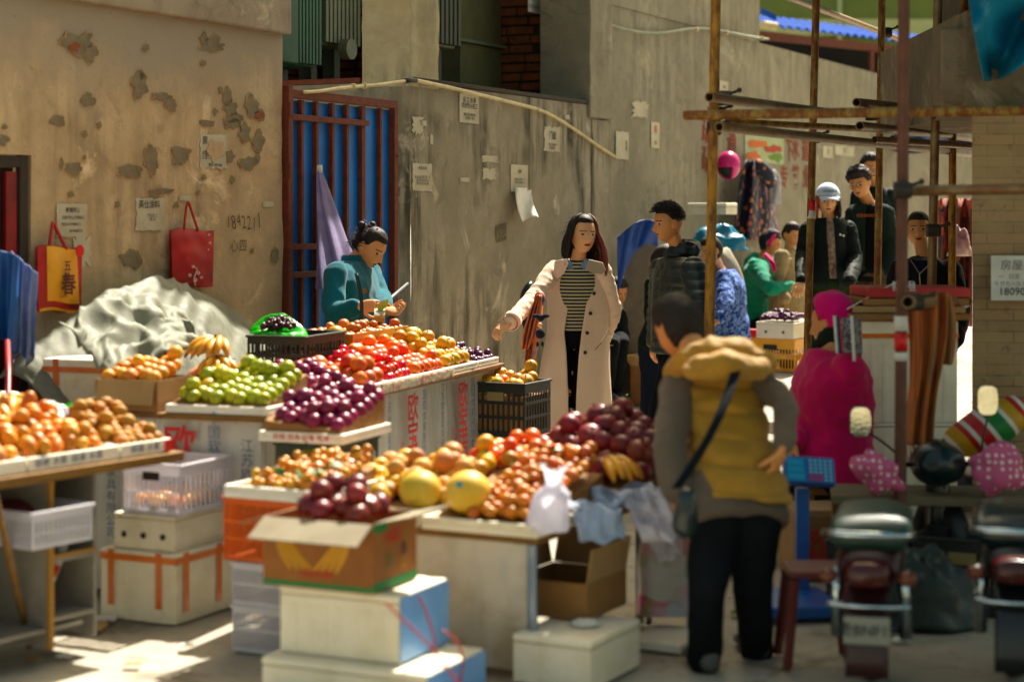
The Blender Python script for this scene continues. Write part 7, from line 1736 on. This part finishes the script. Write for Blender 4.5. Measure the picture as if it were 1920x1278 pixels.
wrinkle(fuse(m, .009, 4), .014, (9, 9, 12), 3).build('hood', MVST, root, smooth=True)
m = MB(); m.grid(lambda u, v: P(1372 + 18 * u - 100 * v - 14 * v * v + 10 * math.sin(v * 3), 690 + 225 * v, 538 + 8 * math.sin(v * 3.14) + 16 * v), 4, 24); m.build('bag_strap', cloth_mat('navy_strap', '0c141c'), root, smooth=True, solid=.006)
trouser(J, cloth_mat('black_jeans', '0a0d10', '12161a'), root, (.105, .088, .070, .060))
for s_ in 'LR': shoe(J, s_, M('shoe_grey', '4a4a48', .7), root, V((-.2, 1, 0)))
hair_shell(J['head'], fwh, uph, 1.04, .52, .020, 11, .4, side=-.75).build('hair', MHAIR, root, smooth=True)
m = MB(); m.limb([P(1288, 930, 560), P(1284, 985, 560)], [.035, .045], 12); m.build('pouch', MBKG, root, smooth=True)
# ---------- 5 woman in magenta ----------
J = fillJ(dict(head=(1556, 606, 396), neck=(1560, 644, 400), shL=(1532, 688, 390), shR=(1590, 690, 412), elL=(1510, 780, 398), wrL=(1492, 826, 408), elR=(1592, 780, 402), wrR=(1570, 840, 398), pel=(1562, 868, 402),
    knL=(1500, 905, 380), anL=(1498, 1030, 380), knR=(1540, 915, 385), anR=(1530, 1035, 385)), 402)
fwh = V((-.80, .55, -.15)).normalized()
root, q = person('seated woman in a magenta wool coat and pink headscarf, seen from behind', J, MSK2, 1.0, fwh, UP, 0, False, [('L', V((-.5, 0, -.8)), V((-.8, -.4, .3)), .5, -1)])
MMAG = cloth_mat('magenta_wool', 'b4255c', '9c1a4c')
m = MB(); m.loft(torso_secs(J, .045, -.18, 1.2, 1.12, 1.2), 24); sleeve(m, J, 'L', (.078, .070, .062, .052), .95); sleeve(m, J, 'R', (.078, .070, .062, .052), .95)
wrinkle(fuse(m, .010, 3), .016, (7, 7, 6), 7).build('coat', MMAG, root, smooth=True)
trouser(J, cloth_mat('black_skirt', '0c0a0e'), root, (.10, .09, .07, .06))
for s_ in 'LR': shoe(J, s_, MBKG, root, V((-1, .3, 0)))
hair_shell(J['head'], fwh, UP, 1.0, .55, .012, 4, side=-.6).build('hair', MHAIR, root, smooth=True)
MPKS = cloth_mat('pink_scarf', 'c8146e', 'b01060')
m = MB(); m.limb([J['head'] + V((-.05, .02, -.115)), J['head'] + V((.0, -.05, -.12)), J['head'] + V((.06, .02, -.115))], [.04, .05, .04], 12); m.sph(J['neck'] + UP * .01, .07, 14, 10); wrinkle(fuse(m, .008, 3), .01, (20, 20, 20)).build('neck_scarf', cloth_mat('dark_green_scarf', '1a241c'), root, smooth=True)
hair_shell(J['head'] - fwh * .014 + UP * .006, fwh, UP, 1.10, .62, .028, 14, side=-.85).build('head_wrap', MPKS, root, smooth=True)
m = MB(); m.tube([J['head'] + V((.02, .0, .02)) + V((math.cos(a) * .085 * -.3 + math.cos(a) * .05, math.cos(a) * .08, math.sin(a) * .115)) for a in [6.2832 * i / 24 for i in range(25)]], .020, 10); m.build('wrap_roll', MPKS, root, smooth=True)
t = NT('embroidered'); co = t.co(); v_ = t.new('ShaderNodeTexVoronoi'); v_.inputs['Scale'].default_value = 45; t.ln(co, v_.inputs['Vector']); t.set(.9, 0, .2, t.ramp(v_.outputs['Distance'], [(.2, (.06, .07, .09)), (.4, (.42, .42, .42)), (.6, (.12, .10, .12))])); MEMB = t.m
m = MB(); m.grid(lambda u, v: P(1578 + 38 * u + 3 * v, 596 + 66 * v, 416 - 6 * u) + V((0, .02 * math.sin(u * 8), 0)), 12, 14); m.build('embroidered_cloth', MEMB, root, smooth=True, solid=.005)
for i, (x, mt) in enumerate(((1562, MPAPW), (1570, MATS['tape_red']), (1567, M('ribbon_blue', '1a6a9a', .6)), (1594, MPAPW))):
    m = MB(); m.grid(lambda u, v: P(x + 6 * u + 5 * v, 592 + (70 if i < 3 else 85) * v, 424), 2, 10); m.build('ribbon', mt, root, smooth=True, solid=.002)
st_ = thing('low_stool', 'low wooden stool under the woman in magenta', 'stool', V((J['pel'].x, J['pel'].y, 0)))
m = MB(); m.cbox(V((J['pel'].x, J['pel'].y, .32)), .3, .25, .03); m.build('seat', MWOOD, st_, bevel=.004)
for a, b in ((-1, -1), (1, -1), (1, 1), (-1, 1)):
    m = MB(); m.cbox(V((J['pel'].x + a * .12, J['pel'].y + b * .1, .152)), .03, .03, .302); m.build('leg', MWOOD, st_)
# ---------- 6 girl with the cap ----------
J = fillJ(dict(head=(1552, 376, 243), neck=(1552, 406, 243), shR=(1518, 430, 243), shL=(1588, 430, 243), elR=(1507, 485, 245), wrR=(1504, 528, 252), elL=(1601, 488, 244), wrL=(1592, 528, 250), pel=(1556, 540, 242)), 243)
fwh = V((-.08, -1, -.06)).normalized()
root, q = person('girl in a white and blue cap and black bomber jacket behind the rusty upright', J, MSK3, 1.0, fwh, UP, 0, False, [('R', V((-.3, -.6, -.5)), V((0, -.4, 1)), .6, 1)])
MBOM = cloth_mat('bomber_black', '0b1413', '101c1a', .7)
t = NT('patterned_shirt'); co = t.co(); v_ = t.new('ShaderNodeTexVoronoi'); v_.inputs['Scale'].default_value = 40; t.ln(co, v_.inputs['Vector']); t.set(.9, 0, .2, t.ramp(v_.outputs['Color'], [(.2, (.5, .40, .32)), (.5, (.30, .12, .10)), (.7, (.55, .45, .36))])); MPSH = t.m
m = MB(); m.loft(torso_secs(J, -.002, -.10, 1.15, .9, .95), 20); fuse(m, .011, 3).build('shirt', MPSH, root, smooth=True)
def openjacket(J, root, mat, s, gl, gr, y0, y1, hw0, hw1, cx, ry=.14, amp=.03):
    def f(u, v):
        hw = hw0 + (hw1 - hw0) * v; l_ = gl[0] + (gl[1] - gl[0]) * v; r_ = gr[0] + (gr[1] - gr[0]) * v
        aL = math.asin(clamp(r_ / hw, -.95, .95)); aR = math.asin(clamp(l_ / hw, -.95, .95)); a = aL + (2 * math.pi + aR - aL) * u
        c = P(cx, y0 + (y1 - y0) * v, s); k = 1 + amp * noise.noise(V((math.cos(a) * 2, math.sin(a) * 2, v * 5 + s))) + (0 if v > .1 else -(.1 - v) * 2.2) + (0 if v < .94 else -(v - .94) * 2.5)
        return c + V((math.sin(a) * hw / s * k, -math.cos(a) * ry * k, 0))
    m = MB(); m.grid(f, 60, 40); m.build('jacket', mat, root, smooth=True, solid=.008)
    m = MB(); sleeve(m, J, 'L', (.078, .074, .068, .052), .97); wrinkle(fuse(m, .010, 3), .007, (12, 12, 12), s).build('sleeve', mat, root, smooth=True)
    m = MB(); sleeve(m, J, 'R', (.078, .074, .068, .052), .97); wrinkle(fuse(m, .010, 3), .007, (12, 12, 12), s + 1).build('sleeve', mat, root, smooth=True)
    return f
openjacket(J, root, MBOM, 243, (-12, -4), (3, 10), 408, 538, 34, 45, 1555)
trouser(J, cloth_mat('olive_trousers', '1f2a14', '273318'), root, (.10, .09, .08, .075))
for s_ in 'LR': shoe(J, s_, MBKG, root, V((0, -1, 0)))
hair_shell(J['head'], fwh, UP, 1.0, .6, .010, 5, side=-.9).build('hair', MHAIR, root, smooth=True)
hairstrands(root, J['head'], fwh, UP, 1.0, MHAIR, 22, .16, 150, 230, .008, .01, seed=5); hairstrands(root, J['head'], fwh, UP, 1.0, M('hair_ginger', '8a3c10', .4), 24, .17, -50, 25, .008, .02, seed=6)
MCAPW = M('cap_white', 'c0ccdf', .8, bump=.2, bs=200)
m = MB(); m.sph(V((0, 0, 0)), 1, 26, 16); m.f = [f_ for f_ in m.f if all(m.v[i].z > -.12 for i in f_)]; m.m = [0] * len(m.f); hcx = J['head'] + UP * .035
m.v = [hcx + V((v.x * .092, v.y * .108, v.z * .10)) for v in m.v]; m.build('cap', MCAPW, root, smooth=True, solid=.004)
m = MB(); m.grid(lambda u, v: hcx + V(((u - .5) * .17 * (1 - .25 * v), -.09 - .075 * v * (1 - (2 * u - 1) ** 2 * .6), .008 - .030 * v - .018 * (2 * u - 1) ** 2)), 14, 6); m.build('cap_peak', MCAPW, root, smooth=True, solid=.005)
lettering('STUDIOUS', hcx + V((0, -.107, .035)), V((1, 0, 0)), UP, .022, MINK, root, 'cap_word', bold=.03)
buttons(root, [P(1576, 440, 268), P(1582, 442, 268)], V((0, -1, 0)), .008, MPAPW, 'embroidery')
# ---------- 7 young man with glasses, 8 man behind ----------
J = fillJ(dict(head=(1612, 344, 236), neck=(1626, 376, 235), shR=(1602, 400, 234), shL=(1660, 400, 236), elR=(1592, 455, 236), wrR=(1596, 505, 238), elL=(1672, 460, 237), wrL=(1668, 510, 239), pel=(1632, 515, 234)), 235)
fwh = V((-.50, -.82, -.20)).normalized()
root, q = person('bareheaded young man in glasses and black shirt looking down beside the cap girl', J, MSK2, 1.02, fwh, V((-.2, 0, 1)), 0, True)
MBLS = cloth_mat('black_shirt', '0b0f12'); MDJK = cloth_mat('dark_jacket', '1c2623', '222e2a')
m = MB(); m.loft(torso_secs(J, .0, -.08, 1.15, .95, 1), 20); fuse(m, .011, 3).build('shirt', MBLS, root, smooth=True)
openjacket(J, root, MDJK, 235, (-14, -16), (16, 20), 382, 505, 36, 42, 1631)
lettering('coooooo', P(1630, 403, 258), V((1, 0, 0)), UP, .05, M('print_orange', 'b8621a', .7), root, 'chest_print')
trouser(J, cloth_mat('grey_trousers', '4a4136', '40382e'), root, (.10, .09, .075, .07))
for s_ in 'LR': shoe(J, s_, MBKG, root, V((0, -1, 0)))
hair_shell(J['head'], fwh, V((-.2, 0, 1)), 1.15, .5, .022, 8, .9, side=.0).build('hair', MHAIR, root, smooth=True)
m = MB()
for sgn in (-1, 1):
    rr_ = [q(V((sgn * .031 + .019 * math.cos(a), .100, -.002 + .014 * math.sin(a)))) for a in [6.2832 * i / 16 for i in range(17)]]; m.tube(rr_, .0014, 5)
m.build('glasses', MBKG, root)
J = fillJ(dict(head=(1632, 314, 218), neck=(1640, 343, 218), shR=(1610, 366, 218), shL=(1670, 366, 218), elR=(1600, 420, 218), wrR=(1602, 470, 220), elL=(1680, 420, 218), wrL=(1676, 470, 220), pel=(1640, 475, 218)), 218)
fwh = V((.25, -.93, -.1)).normalized()
root, q = person('dark haired man standing behind the young man in glasses, mostly hidden', J, MSK2, 1.0, fwh, UP, 0, True)
m = MB(); m.loft(torso_secs(J, .015, -.08, 1.15, 1, 1), 20); sleeve(m, J, 'L'); sleeve(m, J, 'R'); wrinkle(fuse(m, .012, 3), .006).build('jacket', MBOM, root, smooth=True)
trouser(J, MBLS, root); hair_shell(J['head'], fwh, UP, 1.02, .5, .02, 9, .6, side=.0).build('hair', MHAIR, root, smooth=True)
for s_ in 'LR': shoe(J, s_, MBKG, root, V((0, -1, 0)))
# ---------- 9 woman in black zip jacket ----------
J = fillJ(dict(head=(1722, 430, 288), neck=(1732, 480, 290), shR=(1690, 504, 292), shL=(1780, 506, 292), elR=(1672, 575, 294), wrR=(1676, 640, 298), elL=(1800, 580, 294), wrL=(1790, 640, 298), pel=(1735, 648, 290)), 290)
fwh = V((-.22, -.97, .02)).normalized()
root, q = person('woman with tied back hair in a black zip jacket behind the red cartons', J, MSK2, 1.02, fwh, UP, .002, False)
MBJK = cloth_mat('black_jacket', '080d14', '0c131c', .7)
m = MB(); m.loft(torso_secs(J, .025, -.06, 1.15, 1.05, 1.05), 22); sleeve(m, J, 'L', (.08, .074, .066, .055)); sleeve(m, J, 'R', (.08, .074, .066, .055)); wrinkle(fuse(m, .010, 3), .009, (9, 9, 7), 4).build('jacket', MBJK, root, smooth=True)
m = MB(); m.slabpoly([P(x, y, 334) for x, y in ((1706, 482), (1722, 494), (1744, 494), (1758, 482), (1742, 512), (1722, 512))], V((0, -1, 0)), .01); m.build('inner_shirt', cloth_mat('navy_knit', '0c1838'), root)
m = MB(); m.tube([P(1708, 488, 336), P(1724, 512, 336), P(1726, 560, 334)], .003, 6); m.build('zip', M('brass_zip', '8a7a50', .3, metal=.6), root)
m = MB(); m.tube([P(1752, 486, 336), P(1726, 512, 336)], .003, 6); m.build('zip', MATS['brass_zip'], root)
trouser(J, MBLS, root); hair_shell(J['head'], fwh, UP, 1.02, .45, .012, 10, side=-.5).build('hair', MHAIR, root, smooth=True)
for s_ in 'LR': shoe(J, s_, MBKG, root, V((0, -1, 0)))
# ---------- 10 woman in green coat ----------
J = fillJ(dict(head=(1446, 456, 197), neck=(1430, 483, 197), shR=(1416, 500, 204), shL=(1436, 498, 188), elR=(1446, 540, 208), wrR=(1486, 536, 206), elL=(1456, 550, 190), wrL=(1476, 556, 196), pel=(1412, 598, 197),
    knL=(1446, 606, 192), anL=(1448, 668, 192), knR=(1440, 612, 202), anR=(1440, 672, 202)), 197)
fwh = V((.86, -.38, -.36)).normalized(); uph = V((.3, 0, 1)).normalized()
root, q = person('woman in a green hooded coat and floral headscarf bending over the yellow crate', J, MSK2, 1.0, fwh, uph, 0, False, [('R', V((1, 0, -.1)), V((0, -.3, 1)), .5, 1), ('L', V((1, -.2, -.3)), V((0, -.3, 1)), .6, 1)])
MGCO = cloth_mat('green_coat', '06705c', '058066')
m = MB(); m.loft(torso_secs(J, .03, -.12, 1.15, 1.05, 1.25), 22); sleeve(m, J, 'R', (.082, .074, .068, .056), .92); sleeve(m, J, 'L', (.08, .072, .066, .056), .92)
secs = [(J['pel'] + V((.0, 0, .1)), V((.16, 0, 0)), V((0, .16, 0))), (J['pel'] + V((.02, 0, -.05)), V((.19, 0, 0)), V((0, .18, 0))), (J['pel'] + V((.02, 0, -.10)), V((.19, 0, 0)), V((0, .18, 0)))]; m.loft(secs, 20)
m.limb([J['neck'] + V((-.07, .02, .0)), J['neck'] + V((-.10, 0, -.06)), J['neck'] + V((-.06, -.04, -.13))], [.06, .085, .05], 12)
wrinkle(fuse(m, .011, 3), .010, (9, 9, 9), 3).build('coat', MGCO, root, smooth=True)
trouser(J, MBLS, root)
for s_ in 'LR': shoe(J, s_, MBKG, root, V((1, -.3, 0)))
hair_shell(J['head'], fwh, uph, 1.0, .5, .010, 4, side=-.6).build('hair', MHAIR, root, smooth=True)
m = hair_shell(J['head'] - fwh * .012, fwh, uph, 1.08, .75, .020, 14, side=-1.0); m.build('headscarf', MFLD, root, smooth=True)
hu = (uph - fwh * uph.dot(fwh)).normalized(); hr = fwh.cross(hu)
pts = [J['head'] + hu * (.115 * math.cos(a)) + hr * (.088 * math.sin(a)) + fwh * .01 for a in [-1.9 + 3.8 * i / 14 for i in range(15)]]
m = MB(); m.tube(pts, .022, 10, flat=.6); m.build('pink_band', M('hot_pink', 'd81478', .8), root, smooth=True)
m = MB(); m.limb([P(1436, 478, 232), P(1448, 492, 234), P(1452, 506, 234)], .018, 8); m.build('neck_scarf', MPKS, root, smooth=True)
bd_ = thing('low_stool', 'low stool under the woman in the green coat', 'stool', V((J['pel'].x, J['pel'].y, gz(J['pel'].y))))
gg = gz(J['pel'].y); m = MB(); m.cbox(V((J['pel'].x, J['pel'].y, gg + .235)), .3, .25, .03); m.build('seat', MWOOD, bd_)
for a, b in ((-1, -1), (1, -1), (1, 1), (-1, 1)):
    m = MB(); m.cbox(V((J['pel'].x + a * .12, J['pel'].y + b * .1, gg + .11)), .03, .03, .218); m.build('leg', MWOOD, bd_)
# ---------- 11 person in blue patterned coat ----------
J = fillJ(dict(head=(1334, 470, 232), neck=(1346, 500, 228), shL=(1358, 522, 236), shR=(1352, 522, 216), elL=(1360, 570, 240), wrL=(1348, 600, 242), elR=(1352, 560, 214), wrR=(1342, 545, 216), pel=(1364, 620, 226),
    knL=(1374, 660, 230), anL=(1388, 690, 226), knR=(1366, 660, 222), anR=(1372, 680, 220)), 226)
fwh = V((-.9, -.3, -.3)).normalized()
root, q = person('person in a blue patterned coat behind the man in the dark jacket', J, MSK2, 1.0, fwh, UP, 0, False, [('L', V((-.9, -.2, -.3)), V((0, -.5, .8)), .6, 1), ('R', V((-.9, -.2, .3)), V((0, -.5, .8)), .6, 1)])
t = NT('batik_blue'); co = t.co(); t.set(.9, 0, .2, t.mix(t.fr(t.noise(co, 26, 4, .7, .8), .47, .53), lin('1c3878'), lin('6f86bd'))); MBAT = t.m
m = MB(); m.loft(torso_secs(J, .03, -.5, 1.15, 1.0, 1.3, 16), 22); sleeve(m, J, 'L', (.08, .074, .068, .05), .9); sleeve(m, J, 'R', (.08, .074, .068, .05), .9); wrinkle(fuse(m, .011, 3), .010, (9, 9, 9), 3).build('coat', MBAT, root, smooth=True)
trouser(J, cloth_mat('denim', '1a2f66', '24407c'), root)
for s_ in 'LR': shoe(J, s_, MPAPW, root, V((.3, -1, 0)))
hair_shell(J['head'], fwh, UP, 1.0, .5, .014, 4, side=-.7).build('hair', MHAIR, root, smooth=True)
# ---------- 12 beige coat ----------
J = fillJ(dict(head=(1484, 440, 202), neck=(1480, 466, 202), shR=(1466, 480, 206), shL=(1500, 482, 196), elR=(1460, 530, 206), wrR=(1474, 560, 208), elL=(1508, 530, 196), wrL=(1500, 560, 198), pel=(1478, 575, 202)), 202)
J['anL'].z = J['anR'].z = gz(J['pel'].y) + .085; fwh = V((.6, -.7, -.3)).normalized()
root, q = person('person in a beige coat bending between the green coated woman and the cap girl', J, MSK2, 1.0, fwh, UP, 0, False)
m = MB(); m.loft(torso_secs(J, .03, -.2, 1.15, 1.05, 1.25), 22); sleeve(m, J, 'L'); sleeve(m, J, 'R'); wrinkle(fuse(m, .012, 3), .010, (9, 9, 9), 6).build('coat', cloth_mat('beige_coat', '8f8062', '84765a'), root, smooth=True)
trouser(J, MBLS, root); hair_shell(J['head'], fwh, UP, 1.02, .5, .014, 4, side=-.6).build('hair', MHAIR, root, smooth=True)
for s_ in 'LR': shoe(J, s_, MBKG, root, V((0, -1, 0)))
# ---------- 13 crouching person behind the coat woman ----------
J = fillJ(dict(head=(1156, 548, 240), neck=(1146, 574, 240), shL=(1126, 592, 240), shR=(1160, 592, 240), elL=(1120, 640, 242), wrL=(1140, 655, 246), elR=(1168, 636, 242), wrR=(1156, 656, 248), pel=(1132, 676, 240),
    hipL=(1126, 680, 240), hipR=(1142, 680, 240), knL=(1146, 642, 250), anL=(1136, 728, 248), knR=(1164, 640, 248), anR=(1152, 728, 246)), 240)
fwh = V((.5, -.8, -.3)).normalized()
root, q = person('crouching person in black half hidden behind the woman in the coat', J, MSK2, 1.0, fwh, UP, 0, False)
m = MB(); m.loft(torso_secs(J, .02, -.05, 1.15, 1, 1.1), 20); sleeve(m, J, 'L'); sleeve(m, J, 'R'); wrinkle(fuse(m, .012, 3), .008).build('jacket', MBOM, root, smooth=True)
trouser(J, MBLS, root)
for s_ in 'LR': shoe(J, s_, M('trainer', '20242c', .6), root, V((.5, -.9, 0)))
hair_shell(J['head'], fwh, UP, 1.02, .5, .016, 6, side=-.8).build('hair', MHAIR, root, smooth=True)
# ---------- 14 person in black behind the puffer man ----------
J = fillJ(dict(head=(1246, 490, 262), neck=(1246, 516, 262), shL=(1262, 534, 262), shR=(1226, 534, 262), elL=(1266, 575, 262), wrL=(1256, 610, 266), elR=(1222, 575, 262), wrR=(1224, 620, 266), pel=(1244, 640, 262)), 262)
J['anL'].z = J['anR'].z = .09; fwh = V((.8, .3, -.3)).normalized()
root, q = person('person in black standing close behind the man in the dark puffer jacket', J, MSK2, 1.0, fwh, UP, 0, False)
m = MB(); m.loft(torso_secs(J, .015, -.15, 1.15, 1, 1), 20); sleeve(m, J, 'L', (.07, .06, .055, .05)); sleeve(m, J, 'R', (.07, .06, .055, .05)); wrinkle(fuse(m, .012, 3), .008).build('jacket', MBOM, root, smooth=True)
trouser(J, cloth_mat('blue_trousers', '0c1422'), root); hair_shell(J['head'], fwh, UP, 1.02, .6, .018, 6, side=-.8).build('hair', MHAIR, root, smooth=True)
for s_ in 'LR': shoe(J, s_, MBKG, root, V((0, -1, 0)))
